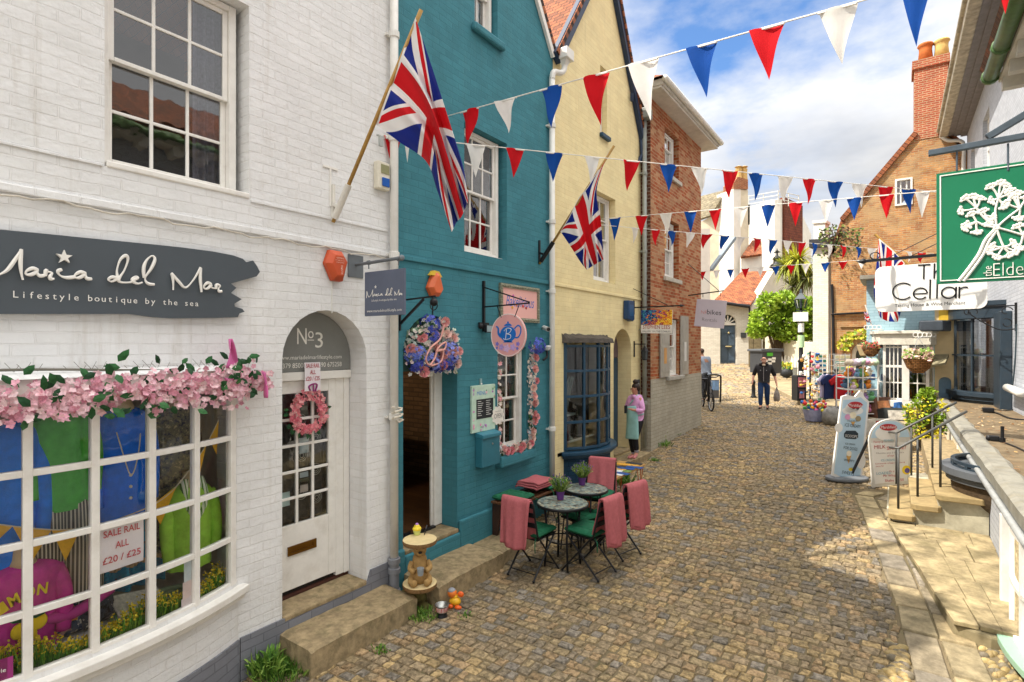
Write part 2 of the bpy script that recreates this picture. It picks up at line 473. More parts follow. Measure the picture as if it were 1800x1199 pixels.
while y < 20:
 d=rnd(.086,.116);x=-5.2 if y > 14.6 else -4.45
 if y > 14.6: x=-7.5
 x +=rnd(0,.1);xe=kerbx(y)
 ph=y
 while x < xe-.05:
  wd=rnd(.075,.15)
  if noi(x,y,1.3,5) > .25: wd *=rnd(.75,1.0)
  x1=min(x+wd,xe)
  bow=.10*sin((x+4.3)*.55)+.05*noi(x,y,.5,1)
  stone(st,x+.003,x1-.003,y+.003+bow,y+d-.003+bow,ground,rnd(.001,.005),tone(x,y),.009,.008,.06)
  x=x1
 y +=d
struct('cobbled_street',st,colmat(rough=.8,bump=1.0,bscale=34,var=.5,scale=26,spec=.3,dirt=.42))
sq=MB();y=20.0
while y < 46:
 d=rnd(.2,.27);x=-16+rnd(0,.2)
 while x < 4:
  wd=rnd(.2,.36)
  stone(sq,x+.006,x+wd-.007,y+.006,y+d-.007,ground,.007,tuple(q*1.12 for q in tone(x,y)),.012,.02)
  x +=wd
 y +=d
struct('square_paving',sq,colmat(rough=.8,bump=.4,bscale=40,var=.25,scale=9))
ks=MB();FL=[srgb(c) for c in ('958668','8e826c','a39270','877e70','9c8d6c','918468')]
for row in range(2):
 y=4.2+row*.3
 while y < 9.9:
  L=rnd(.28,.62);ya,yb=y,min(y+L,9.95)
  def kx(yy,r): return kerbx(yy)+.02+r*.27
  vs=[];h=rnd(-.004,.006)
  A=[(kx(ya,row)+.008,ya+.008),(kx(ya,row+1)-.008,ya+.008),(kx(yb,row+1)-.008,yb-.008),(kx(yb,row)+.008,yb-.008)]
  ccx=sum(p[0] for p in A)/4;ccy=sum(p[1] for p in A)/4
  A=[(p[0]+rnd(-.01,.01),p[1]+rnd(-.012,.012)) for p in A]
  lo=[(p[0],p[1],ground(*p)-.03) for p in A]
  hi=[(lerp(p[0],ccx,.06),lerp(p[1],ccy,.06),ground(*p)+.012+h+rnd(-.003,.003)) for p in A]
  k=rnd(.85,1.15)
  ks.add(lo+hi,[(0,1,5,4),(1,2,6,5),(2,3,7,6),(3,0,4,7),(4,5,6,7)],None,tuple(q*k for q in random.choice(FL)))
  y=yb
struct('stone_gutter',ks,colmat(rough=.85,bump=.9,bscale=26,var=.35,scale=7,dirt=.55),bevel=.008)
pb=MB();PB=[srgb(c) for c in ('a08a5c','8f7d56','98835a','837558','ab9768','7a7060','9c8860','716856')]
for i in range(1500):
 y=rnd(3.3,6.55);x=rnd(.2,1.25)
 xe=kerbx(y)+.02+.54
 if y < 5.5 and x < xe: continue
 if x < xe: continue
 L=rnd(.024,.042);a=rnd(-.7,.7)+.9
 M=T(x,y,ground(x,y)-.02) @ rotz(a) @ Matrix.Diagonal((L*1.35,L*.85,.036,1))
 k=rnd(.8,1.2)
 pb.ball((0,0,0),1.0,8,5,M,tuple(q*k for q in random.choice(PB)))
for i in range(220):
 y=rnd(4.0,5.75);x=kerbx(y)-rnd(0,.2)*(1 if y < 5.3 else .5)
 L=rnd(.026,.044);a=rnd(-.4,.4)
 M=T(x,y,ground(x,y)-.012) @ rotz(a) @ Matrix.Diagonal((L*1.35,L*.85,.04,1))
 k=rnd(.8,1.2)
 pb.ball((0,0,0),1.0,8,5,M,tuple(q*k for q in random.choice(PB)))
struct('pebble_paving',pb,colmat(rough=.6,bump=.2,bscale=60,var=.2,scale=20),smooth=True)
def PTz(y): return lerp(.29,.41,(y-6.1)/2.5)
pvp=[(.42,6.13),(.22,7.2),(.07,7.9),(-.06,8.6),(-.06,8.9),(.93,8.9),(.93,6.1),(.66,6.03)]
pv=MB();pv.prism([(x,y) for x,y in pvp],-.3,.2)
pv.v=[V((v.x,v.y,v.z if v.z < 0 else PTz(v.y)-.045)) for v in pv.v]
struct('pavement_riser',pv,mat('7d7257',rough=.95,var=.35,scale=4,bump=1.0,bscale=22,dirt=.7,dirtc=(.07,.08,.03)),bevel=.02)
pf=MB();pf_rows=[(6.08,6.6),(6.6,7.05),(7.05,7.6),(7.6,8.1),(8.1,8.5),(8.5,8.85)]
def pleft(y):
 pts=[(6.0,.46),(6.13,.42),(7.2,.22),(7.9,.07),(8.6,-.06),(9.7,-.06)]
 for a,b in zip(pts,pts[1:]):
  if a[0] <=y <=b[0]: return lerp(a[1],b[1],(y-a[0])/(b[0]-a[0]))
 return pts[-1][1]
for (a,b) in pf_rows:
 cuts=sorted([0,1]+[rnd(.25,.45),rnd(.6,.8)])
 for i in range(len(cuts)-1):
  xa0,xa1=lerp(pleft(a)-.02,.93,cuts[i]),lerp(pleft(a)-.02,.93,cuts[i+1])
  xb0,xb1=lerp(pleft(b)-.02,.93,cuts[i]),lerp(pleft(b)-.02,.93,cuts[i+1])
  k=rnd(.93,1.07);c=tuple(q*k for q in srgb('978868'));e=.0025;zt=rnd(-.003,.003)
  A=[(xa0+e,a+e),(xa1-e,a+e),(xb1-e,b-e),(xb0+e,b-e)]
  A=[(p[0]+rnd(-.006,.006),p[1]+rnd(-.006,.006)) for p in A]
  i0=len(pf.v);pf.prism(A,-.04,zt,None,c)
  for j in range(i0,len(pf.v)): pf.v[j]=pf.v[j]+V((0,0,PTz(pf.v[j].y)))
struct('raised_pavement',pf,colmat(rough=.85,bump=1.0,bscale=16,var=.4,scale=5,dirt=.65,dirtc=(.12,.10,.045)),bevel=.006)

M_WHITE=brick(('e5e5e4','dfdfdd'),'e2e1df',ms=.006,mott=.07,stain=.3,stainc=(.45,.40,.32),depth=.011,strength=.7,lump=.55,streak=.4)
M_TEAL=brick(('40808c','3b7884'),'3b7783',ms=.005,mott=.14,stain=.10,stainc=(.10,.24,.25),depth=.008,strength=.6,lump=.5,streak=.22)
M_YEL=brick(('ecdcaa','e6d4a2'),'e2d09c',ms=.005,mott=.10,stain=.22,stainc=(.45,.38,.22),depth=.006,strength=.45,lump=.5,streak=.3)
M_GREYP=brick(('7e8087','75777e'),'6b6d74',ms=.006,mott=.15,stain=.3,stainc=(.16,.15,.12),depth=.006,strength=.5)
M_NAVYB=brick(('1c3f58','183850'),'143044',ms=.006,mott=.15,depth=.006,strength=.6)
M_WOODW=mat('e6e3dc',rough=.42,var=.05,scale=9,bump=.15,bscale=30,dirt=.22,dirtc=(.35,.28,.18))
M_WOODN=mat('1c4159',rough=.4,var=.1,scale=9,bump=.12,bscale=40,dirt=.12,dirtc=(.18,.2,.2))
M_PLASTW=mat('dfddd6',rough=.35,var=.05,scale=5,dirt=.25,dirtc=(.3,.26,.18))
M_GREY=mat('7d8086',rough=.55,var=.1,scale=6,bump=.3,dirt=.3,dirtc=(.15,.13,.09))
M_BLACK=mat('1c1d20',rough=.45,var=.2,metal=.2)
M_SLATE=mat('4a5157',rough=.5,var=.05,scale=3,bump=.15,bscale=120)
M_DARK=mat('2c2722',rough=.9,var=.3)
M_GLASS=glass();M_GLASSU=glass(tint=(.72,.76,.8),refl=2.6)
M_STEP=mat('978565',rough=.9,var=.35,scale=13,bump=1.0,bscale=40,dirt=.85,dirtc=(.13,.115,.055))
M_CURT=mat('8d8790',rough=.9,var=.25,scale=30)
M_TILE=brick(('a4643f','8a4f33','6d4430'),'33231b',bw=.17,bh=.105,ms=.006,depth=.03,strength=1.0,mott=.35,name='clay roof tile',wob=.012)
def F(px,py,X=XF):
 p=onX(px,py,X);return p.y,p.z
def wallbox(mb,y0,y1,z0,z1,x0,x1): mb.box((x0,y0,z0),(x1,y1,z1));return mb
def sash(parent,X,y0,y1,z0,z1,nc,ru,rl,m=None,fw=.055,bw=.022,gl=None,curtain=None,sill=True,back=True,horn=True):
 """sliding sash set in the wall plane X: outer frame, upper sash in front, lower sash behind"""
 m=m or M_WOODW;W=MB();G=MB()
 wallbox(W,y0,y0+fw,z0,z1,X-.10,X);wallbox(W,y1-fw,y1,z0,z1,X-.10,X)
 wallbox(W,y0+fw,y1-fw,z1-fw*.8,z1,X-.10,X-.002);wallbox(W,y0+fw,y1-fw,z0,z0+fw*.7,X-.10,X-.002)
 a,b=y0+fw+.001,y1-fw-.001;zb,zt=z0+fw*.7+.001,z1-fw*.8-.001;zm=zb+(zt-zb)*(rl/(ru+rl))
 for (p,q,r,x) in ((zm,zt,ru,X-.025),(zb,zm+.03,rl,X-.062)):
  s=.038
  wallbox(W,a,a+s,p,q,x-.032,x);wallbox(W,b-s,b,p,q,x-.032,x)
  wallbox(W,a+s,b-s,q-s*(.9 if p ==zm else .75),q,x-.032,x-.001);wallbox(W,a+s,b-s,p,p+s*(.8 if p ==zm else 1.5),x-.032,x-.001)
  ia,ib,ip,iq=a+s,b-s,p+s*(.8 if p ==zm else 1.5),q-s*(.9 if p ==zm else .75)
  for i in range(1,nc): yy=lerp(ia,ib,i/nc);wallbox(W,yy-bw/2,yy+bw/2,ip,iq,x-.028,x-.004)
  for j in range(1,r): z=lerp(ip,iq,j/r);wallbox(W,ia,ib,z-bw/2,z+bw/2,x-.026,x-.006)
  G.add([(x-.016,ia,ip),(x-.016,ib,ip),(x-.016,ib,iq),(x-.016,ia,iq)],[(0,1,2,3)])
 w=obj('window',W,m,parent,T(X,(y0+y1)/2,z0),bevel=.004)
 obj('pane',G,gl or M_GLASSU,w)
 if curtain:
  cu=MB()
  for (c0,c1) in curtain:
   cu.grid(lambda u,v: (X-.17+.022*sin(u*9*pi*(c1-c0)*3),lerp(lerp(y0,y1,c0),lerp(y0,y1,c1),u),lerp(z0,z1,v)),40,2)
  obj('curtain',cu,M_CURT,w,smooth=True)
 if back:
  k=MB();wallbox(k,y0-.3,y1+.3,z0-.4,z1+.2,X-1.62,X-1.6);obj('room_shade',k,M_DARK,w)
 if sill:
  k=MB();wallbox(k,y0-.03,y1+.03,z0-.06,z0-.002,X-.1,X+.05);obj('sill',k,m,w,bevel=.006)
 return w
class Bow:
 def __init__(s,X0,Yc,half,depth):
  s.R=(half*half+depth*depth)/(2*depth);s.Xc=X0+depth-s.R;s.Yc=Yc;s.A=math.asin(min(1,half/s.R))
 def p(s,a,z,off=0.0): r=s.R+off;return V((s.Xc+r*cos(a),s.Yc+r*sin(a),z))
 def band(s,mb,a0,a1,z0,z1,o0,o1,n=24,caps=True):
  vs=[];fs=[]
  for i in range(n+1):
   a=lerp(a0,a1,i/n);vs +=[s.p(a,z0,o0),s.p(a,z0,o1),s.p(a,z1,o1),s.p(a,z1,o0)]
  for i in range(n):
   b=4*i;c=b+4
   fs +=[(b+1,c+1,c+2,b+2),(b+2,c+2,c+3,b+3),(b+3,c+3,c,b),(b,c,c+1,b+1)]
  fs +=[(0,1,2,3),(4*n+3,4*n+2,4*n+1,4*n)]
  mb.add(vs,fs)
 def skin(s,mb,a0,a1,z0,z1,off,n=24,zf=None):
  vs=[];uv=[]
  for j in range(2):
   for i in range(n+1):
    a=lerp(a0,a1,i/n);vs.append(s.p(a,(z0,z1)[j],off));uv.append((a*s.R,(z0,z1)[j]))
  mb.add(vs,[(i,i+1,n+2+i,n+1+i) for i in range(n)],uvs=uv)
def gable_roof(parent,name,ya,za,yp,zp,yb,zb,x0,x1,m,th=.07,over=.06):
 R=MB()
 for (a,za_,b,zb_) in ((ya,za,yp,zp),(yp,zp,yb,zb)):
  d=V((0,b-a,zb_-za_)).normalized();n=V((0,-d.z,d.y));L=hypot(b-a,zb_-za_)
  M=frame((x1,a,za_),(-1,0,0),d);M2=Matrix(M)
  vs=[(0,0,.0),(x1-x0,0,.0),(x1-x0,L,.0),(0,L,.0),(0,0,th),(x1-x0,0,th),(x1-x0,L,th),(0,L,th)]
  sgn=1 if (M.to_3x3() @ V((0,0,1))).z > 0 else -1
  vs=[(x,y,z*sgn) for x,y,z in vs]
  R.add(vs,[(0,3,2,1),(4,5,6,7),(0,1,5,4),(1,2,6,5),(2,3,7,6),(3,0,4,7)],M,uvs=[(p[0],p[1]) for p in vs])
 return obj('roof',R,m,parent)
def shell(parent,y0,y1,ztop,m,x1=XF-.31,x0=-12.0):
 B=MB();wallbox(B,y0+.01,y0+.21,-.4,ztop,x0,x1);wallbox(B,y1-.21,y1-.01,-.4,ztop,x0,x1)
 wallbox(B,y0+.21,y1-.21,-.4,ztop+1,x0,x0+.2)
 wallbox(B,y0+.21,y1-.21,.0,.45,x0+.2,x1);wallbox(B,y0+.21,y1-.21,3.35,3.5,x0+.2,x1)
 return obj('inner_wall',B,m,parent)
ZV=7.12
YW,YT,YY=3.88,7.16,10.68

wh=thing('white_shop_house','white painted brick shop house with a large curved display window and arched doorway','house',(XF,1.2,0))
BW=Bow(XF,1.1,1.17,.27)
W=MB()
W.shape([[(-3,-.4),(YW,-.4),(YW,6.65),(2.0,9.5),(.1,ZV),(-3,ZV)],rect(1.37,3.89,2.36,5.46),arch(2.65,3.56,.33,2.56),rect(BW.Yc-1.15,.80,BW.Yc+1.15,2.44)],-.3,0,wallM(XF))
obj('wall',W,M_WHITE,wh)
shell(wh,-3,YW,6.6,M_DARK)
gable_roof(wh,'roof',.1,ZV,2.0,9.5,YW,6.65,-12,XF+.08,M_TILE)
k=MB();wallbox(k,-3,YW-.002,3.60,3.655,XF+.001,XF+.022);obj('string_course',k,M_WHITE,wh,bevel=.008)
k=MB();wallbox(k,-3,1.36,3.88,3.90,XF+.001,XF+.012);wallbox(k,2.37,YW-.05,3.86,3.885,XF+.001,XF+.012);obj('ledge',k,M_WHITE,wh,bevel=.004)
k=MB();BW.skin(k,-BW.A,BW.A,-.3,.80,.0,40);BW.skin(k,BW.A*.995,BW.A,.80,.30,0,1);obj('window_apron',k,M_WHITE,wh,smooth=True)
k=MB();BW.band(k,-BW.A*.99,BW.A*.99,-.3,.335,.004,.02,40)
k.shape([[(2.28,-.3),(YW-.02,-.3),(YW-.02,.44),(3.6,.44),(3.56,.34),(2.28,.34)]],0.003,.018,wallM(XF));obj('plinth',k,M_GREYP,wh)
k=MB();k.tube([(XF+.03+.006*sin(i*1.7),lerp(-.5,YW-.1,i/60),3.585+.012*sin(i*.9)+.008*sin(i*2.3)) for i in range(61)],.006,5);obj('cable',k,mat('cfc8ba',rough=.7,dirt=.5),wh)
k=MB();c=onX(580,297,XF);k.box((XF+.001,c.y-.008,c.z-.35),(XF+.012,c.y+.008,c.z));k.box((XF+.001,c.y-.08,c.z),(XF+.012,c.y+.08,c.z+.02));obj('wall_tie',k,M_WOODW,wh)
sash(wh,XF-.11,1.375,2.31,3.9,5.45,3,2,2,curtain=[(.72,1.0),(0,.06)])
k=MB();wallbox(k,1.38,2.36,3.885,3.93,XF-.1,XF+.012);obj('stone_sill',k,M_WOODW,wh,bevel=.01)
PA=[ -1.09,-.82,-.53,-.2,.13,.47,.79,1.10 ]
PY=[BW.Yc-1.13+.0,.30,.60,.92,1.24,1.57,1.89,2.22]
def ang(y): return math.asin(max(-1,min(1,(y-BW.Yc)/BW.R)))
ZR=[.79,1.16,1.555,1.96,2.37]
w=MB()
for i,yy in enumerate(PY):
 a=ang(yy);h=.0225/BW.R
 if i in (0,len(PY)-1): h *=1.3
 BW.band(w,a-h,a+h,ZR[0],ZR[-1]+.05,-.05,.002,2)
for j,z in enumerate(ZR):
 t=.020 if 0 < j < 4 else .03
 BW.band(w,-BW.A*.99,BW.A*.99,z-t,z+t,-.046,-.001 if j in (0,4) else -.003,40)
BW.band(w,-BW.A*.99,BW.A*.99,2.41,2.5,-.06,.01,40)
shopwin=obj('shop_window',w,M_WOODW,wh,bevel=.004)
k=MB();BW.skin(k,-BW.A*.99,BW.A*.99,ZR[0],ZR[-1],-.024,42);obj('pane',k,glass(refl=-.35,tint=(1,1,1)),shopwin,smooth=True)
k=MB();BW.band(k,-BW.A-.015,BW.A+.015,.71,.768,-.12,.075,44);BW.band(k,-BW.A-.01,BW.A+.01,.66,.71,-.12,.04,44);obj('sill',k,M_WOODW,shopwin,bevel=.008)
k=MB();vs=[BW.p(lerp(-BW.A,BW.A,i/40),2.5,.03) for i in range(41)];n=len(vs)
top=[(XF+.005,v.y,2.54) for v in vs]
k.add(vs+top,[(i,i+1,n+i+1,n+i) for i in range(n-1)]);obj('lead_flashing',k,M_WHITE,wh,smooth=True)
k=MB();wallbox(k,-.2,2.36,.70,.765,XF-1.3,XF-.02);obj('display_floor',k,mat('ded8cc',rough=.8),wh)
k=MB();wallbox(k,-.3,2.45,.7,2.6,XF-1.34,XF-1.31);obj('display_back',k,mat('c9c2b4',rough=.9,var=.1),wh)
k=MB();wallbox(k,-.2,2.4,2.5,2.55,XF-1.3,XF-.02);wallbox(k,2.38,2.42,.76,2.5,XF-1.3,XF-.31);wallbox(k,-.22,-.18,.76,2.5,XF-1.3,XF-.31);obj('display_side',k,mat('e0dbd0',rough=.9),wh)
d=MB();XD=XF-.26
wallbox(d,2.655,2.72,.38,2.36,XD-.06,XD);wallbox(d,3.49,3.555,.38,2.36,XD-.06,XD);wallbox(d,2.655,3.555,2.36,2.44,XD-.06,XD+.03)
wallbox(d,3.40,3.49,.38,2.36,XD-.055,XD-.01)
frm=obj('door_frame',d,M_WOODW,wh,bevel=.006)
d=MB();a,b=2.72,3.40;x=XD-.012
wallbox(d,a,a+.085,.42,2.355,x-.045,x);wallbox(d,b-.085,b,.42,2.355,x-.045,x)
ia,ib,ip,iq=a+.085,b-.085,1.02,2.24
wallbox(d,ia,ib,.42,ip,x-.043,x-.003);wallbox(d,ia,ib,iq,2.355,x-.045,x-.001)
for i in (1,2): yy=lerp(ia,ib,i/3);wallbox(d,yy-.013,yy+.013,ip,iq,x-.04,x-.006)
for j in range(1,5): z=lerp(ip,iq,j/5);wallbox(d,ia,ib,z-.013,z+.013,x-.038,x-.008)
door=obj('door',d,M_WOODW,wh,bevel=.004)
k=MB();k.add([(x-.02,ia,ip),(x-.02,ib,ip),(x-.02,ib,iq),(x-.02,ia,iq)],[(0,1,2,3)]);obj('pane',k,M_GLASS,door)
k=MB();k.shape([rect(0,0,.30,.085),rect(.035,.025,.265,.062)],0,.012,frame((x+.001,2.87,.74),(0,1,0),(0,0,1)));wallbox(k,2.90,3.14,.765,.80,x-.002,x+.003);obj('letterbox',k,mat('7a5520',rough=.35,metal=.8),door,bevel=.003)
k=MB();k.grid(lambda u,v: (x-.10+.015*sin(u*22),lerp(ia,ib,u),lerp(ip,iq,v)),40,2);obj('lace_curtain',k,mat('4d4945',rough=.95,var=.4,scale=25),door,smooth=True)
for (py_,pz_) in ((.82,.37),(.82,.62),(.52,.5),(.52,.2),(.84,.14),(.5,.78)):
 k=MB()
 for r in (.055,.038,.02):
  c=V((x-.078,lerp(ia,ib,py_),lerp(ip,iq,pz_)));k.tube([c+V((0,r*cos(t*pi/9),r*sin(t*pi/9))) for t in range(18)],.004,5,closed=True)
 obj('lace_motif',k,mat('b7b2a8',rough=.9),door)
for (yy,z,w_,h_,c_) in ((.5,1.66,.10,.15,'b9c2c4'),(.5,1.43,.09,.05,'c7cfd3'),(.5,1.29,.085,.1,'e0cfc6'),(.12,1.20,.09,.13,'cfe0de'),(.5,1.36,.11,.06,'6d6a52')):
 k=MB();y_=lerp(ia,ib,yy);wallbox(k,y_-w_/2,y_+w_/2,z,z+h_,x-.03,x-.026);obj('door_notice',k,mat(c_,rough=.6),door)
k=MB();wallbox(k,2.655,3.555,.335,.375,XD-.3,XD-.02);obj('threshold',k,mat('4a2a20',rough=.6),wh)
k=MB();k.box((XD-.02,2.655,.30),(XF+.02,3.555,.352));obj('door_sill',k,M_STEP,wh,bevel=.015)
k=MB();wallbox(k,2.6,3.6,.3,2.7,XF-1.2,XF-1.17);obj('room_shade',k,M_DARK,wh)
k=MB();r=(3.56-2.65)/2-.006
k.shape([[(2.656,2.445),(3.554,2.445)]+[(3.105+r*cos(pi*i/20),2.56+r*sin(pi*i/20)) for i in range(21)]],-.02,0,wallM(XD+.015))
tym=obj('fanlight_board',k,mat('7f807c',rough=.6,var=.06),wh)
k=MB();M=wallM(XD+.0165,3.10,0)
k.text('N',M @ T(-.10,2.70,0),h=.15,w=.10,z1=.002);k.text('o',M @ T(-.005,2.755,0),h=.07,w=.06,z1=.002);k.box((-.04,2.735,0),(.03,2.742,.002),M);k.text('3',M @ T(.085,2.665,0),h=.15,w=.085,z1=.002)
k.text('www.mariadelmarlifestyle.com',M @ T(-.005,2.545,0),w=.70,h=.05,z1=.002);k.text('07379 850004 - 01590 675258',M @ T(-.005,2.478,0),w=.70,h=.045,z1=.002)
obj('lettering',k,mat('e8e6de',rough=.5),tym)

te=thing('teal_cafe_house','teal painted brick gabled cafe house with a flower filled arched doorway','house',(XF,5.5,0))
W=MB();YP=5.55
W.shape([[(YW,-.4),(YT,-.4),(YT,ZV),(YP,9.4),(YW,6.65)],rect(5.06,3.84,5.95,5.42),rect(5.26,6.70,5.74,7.75),arch(4.05,4.93,.47,2.59),rect(5.74,1.22,6.42,2.66)],-.3,0,wallM(XF))
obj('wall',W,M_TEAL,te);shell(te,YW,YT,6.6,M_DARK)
gable_roof(te,'roof',YW,6.65,YP,9.4,YT,ZV,-12,XF+.06,M_TILE)
k=MB()
for (a,b) in (((YW,6.65),(YP,9.4)),((YP,9.4),(YT,ZV))):
 k.bar((XF+.03,a[0],a[1]),(XF+.03,b[0],b[1]),.05,.17)
obj('barge_board',k,M_WOODW,te,bevel=.006)
k=MB();wallbox(k,YW+.002,YT-.002,3.60,3.655,XF+.001,XF+.024);obj('string_course',k,M_TEAL,te,bevel=.008)
k=MB();wallbox(k,YW+.002,4.04,-.3,.52,XF+.001,XF+.05);wallbox(k,4.94,YT-.1,-.3,.58,XF+.001,XF+.05);wallbox(k,4.04,4.94,-.3,.44,XF+.001,XF+.05);obj('plinth',k,M_TEAL,te,bevel=.02)
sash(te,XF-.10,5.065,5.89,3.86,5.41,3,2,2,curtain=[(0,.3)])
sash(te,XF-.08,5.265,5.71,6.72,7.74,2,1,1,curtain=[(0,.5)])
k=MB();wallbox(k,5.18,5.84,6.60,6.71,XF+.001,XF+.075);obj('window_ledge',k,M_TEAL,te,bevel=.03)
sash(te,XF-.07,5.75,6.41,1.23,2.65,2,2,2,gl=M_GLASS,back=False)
k=MB();wallbox(k,5.68,6.52,1.07,1.225,XF-.05,XF+.12);obj('window_ledge',k,M_TEAL,te,bevel=.03)
d=MB();XD=XF-.24
wallbox(d,4.79,4.925,.5,2.50,XD-.09,XD);wallbox(d,4.055,4.10,.5,2.50,XD-.09,XD);wallbox(d,4.10,4.79,2.42,2.5,XD-.09,XD);wallbox(d,4.765,4.79,.5,2.42,XD-.06,XD-.03)
obj('door_frame',d,M_WOODW,te,bevel=.008)
d=MB();wallbox(d,4.10,4.14,.52,2.40,XD-.92,XD-.1);for_=None
dr=obj('open_door',d,mat('d9d4c8',rough=.4,dirt=.15),te,bevel=.006)
k=MB();wallbox(k,4.141,4.156,1.5,1.58,XD-.85,XD-.77);obj('door_lock',k,mat('6f6148',metal=.7,rough=.4),dr)
k=MB();k.box((XF-.32,4.055,.44),(XF+.03,4.925,.49));obj('door_sill',k,M_STEP,te,bevel=.012)
k=MB();wallbox(k,4.12,4.78,.49,.515,XD-.02,XD+.03);wallbox(k,4.3,4.40,.515,.55,XD-.015,XD-.005);obj('threshold',k,M_BLACK,te)
k=MB();wallbox(k,4.1,7.0,.44,.47,XF-4,XF-.33);obj('cafe_floor',k,brick(('6b4a2e','553822'),'2b1c12',bw=1.2,bh=.12,ms=.004,rough=.45,depth=.002),te)
k=MB();wallbox(k,4.1,7.0,.44,3.3,XF-3.3,XF-3.2);wallbox(k,6.6,6.7,.44,3.3,XF-3.2,XF-1.0);obj('cafe_back',k,brick(('86684c','6d543d'),'5f4c3b',depth=.01),te)
k=MB();k.box((XF-2.9,4.9,.47),(XF-2.3,6.2,1.35));obj('cafe_counter',k,mat('241d1a',rough=.5),te,bevel=.02)
k=MB();k.lathe([(.02,0),(.02,.7),(.26,.71),(.26,.74)],14,T(XF-1.2,4.45,.47));k.box((XF-1.5,4.2,.9),(XF-1.1,4.6,.95));obj('cafe_stool',k,M_BLACK,te)
k=MB();k.lathe([(.05,0),(.09,.12),(.03,.13)],12,T(XF-3.12,4.75,2.25));obj('wall_lamp',k,mat('e8d9a8',rough=.4),te)
pl_=bpy.data.lights.new('cafe_lamp','POINT');pl_.energy=11;pl_.color=(1,.78,.5);pl_.shadow_soft_size=.12;plo=bpy.data.objects.new('cafe_lamp',pl_);col.objects.link(plo);plo.location=(XF-2.85,4.75,2.35)

ye=thing('yellow_gallery_house','pale yellow painted brick gabled gallery house with navy barge boards and curved navy window','house',(XF,9,0))
W=MB();YP2=9.0;BY=Bow(XF,8.25,.76,.35)
W.shape([[(YT,-.4),(YY,-.4),(YY,6.95),(YP2,9.9),(YT,ZV)],rect(8.53,3.83,9.44,5.42),rect(8.80,6.48,9.08,7.7),arch(9.36,10.19,.62,2.58),rect(7.56,1.0,8.94,2.66)],-.3,0,wallM(XF))
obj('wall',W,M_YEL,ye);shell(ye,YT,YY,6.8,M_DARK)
gable_roof(ye,'roof',YT,ZV,YP2,9.9,YY,6.95,-12,XF+.12,M_TILE)
k=MB()
for (a,b) in (((YT,ZV),(YP2,9.9)),((YP2,9.9),(YY+.02,6.95))):
 k.bar((XF+.05,a[0],a[1]-.03),(XF+.05,b[0],b[1]-.03),.09,.2)
obj('barge_board',k,mat('20334f',rough=.45,dirt=.2),ye,bevel=.006)
k=MB();wallbox(k,YT+.002,YY-.002,3.60,3.65,XF+.001,XF+.024);obj('string_course',k,M_YEL,ye,bevel=.008)
k=MB();k.tube([(XF+.04,YY-.05,6.9),(XF+.06,YY-.05,6.6),(XF+.0,YY-.1,6.45)],.05,8);k.bar((XF+.06,YY-.6,7.65),(XF+.06,YY-.6,7.5),.05);obj('gutter_end',k,mat('20334f',rough=.45),ye)
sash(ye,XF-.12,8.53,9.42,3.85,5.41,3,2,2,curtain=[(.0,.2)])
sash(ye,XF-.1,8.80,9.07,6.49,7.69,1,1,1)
k=MB();wallbox(k,8.76,9.12,6.40,6.478,XF+.001,XF+.07);obj('window_ledge',k,M_WOODN,ye,bevel=.015)
w=MB();ZR2=[1.03,1.45,1.86,2.27,2.67]
for i in range(6):
 a=lerp(-BY.A*.97,BY.A*.97,i/5);h=.02/BY.R*(1.4 if i in (0,5) else 1);BY.band(w,a-h,a+h,1.0,2.72,-.05,.002,2)
for j,z in enumerate(ZR2): BY.band(w,-BY.A*.98,BY.A*.98,z-.02,z+.02,-.046,-.002,30)
bw2=obj('bow_window',w,M_WOODN,ye,bevel=.004)
k=MB();BY.skin(k,-BY.A*.98,BY.A*.98,1.03,2.67,-.024,32);obj('pane',k,M_GLASS,bw2,smooth=True)
k=MB();BY.band(k,-BY.A-.04,BY.A+.04,.93,.99,-.15,.11,32);BY.band(k,-BY.A-.02,BY.A+.02,.88,.93,-.15,.06,32);obj('sill',k,M_WOODN,bw2,bevel=.01)
k=MB();BY.skin(k,-BY.A,BY.A,-.1,.9,0,32);obj('window_apron',k,M_NAVYB,ye,smooth=True)
k=MB();n=30;vs=[]
for i in range(n+1):
 a=lerp(-BY.A-.03,BY.A+.03,i/n);q=BY.p(a,2.70,.06);vs.append((q.x,q.y,2.715+.012*abs(sin(i*1.55))))
for i in range(n+1):
 q=BY.p(lerp(-BY.A-.03,BY.A+.03,i/n),2.76,.04);vs.append((q.x,q.y,2.79+rnd(-.008,.008)))
for i in range(n+1): vs.append((XF+.004,vs[i][1],2.86+rnd(-.012,.012)))
k.add(vs,[(j*(n+1)+i,j*(n+1)+i+1,(j+1)*(n+1)+i+1,(j+1)*(n+1)+i) for j in range(2) for i in range(n)]);obj('lead_flashing',k,mat('4d4740',rough=.85,var=.35,scale=14,bump=.8,bscale=25),ye,solid=.012)
k=MB();wallbox(k,7.3,9.1,.93,.99,XF-1.0,XF-.0);obj('display_floor',k,M_DARK,ye);k=MB();wallbox(k,7.3,9.2,.9,2.9,XF-1.6,XF-1.58);obj('display_back',k,brick(('575352','4a4645'),'3a3736'),ye)
for (c,a,b) in (('d9d5cb',(XF-.45,7.75,1.02),(XF-.05,8.7,1.05)),('b5652f',(XF-.43,7.9,1.052),(XF-.12,8.5,1.056))):
 k=MB();M=T(XF-.2,8.25,1.0) @ Matrix.Rotation(radians(-24),4,'Y') @ T(-(XF-.2),-8.25,-1.0);k.box(a,b,M);obj('framed_print',k,mat(c,rough=.5,var=.5 if c[0]=='b' else .05,scale=12),ye)
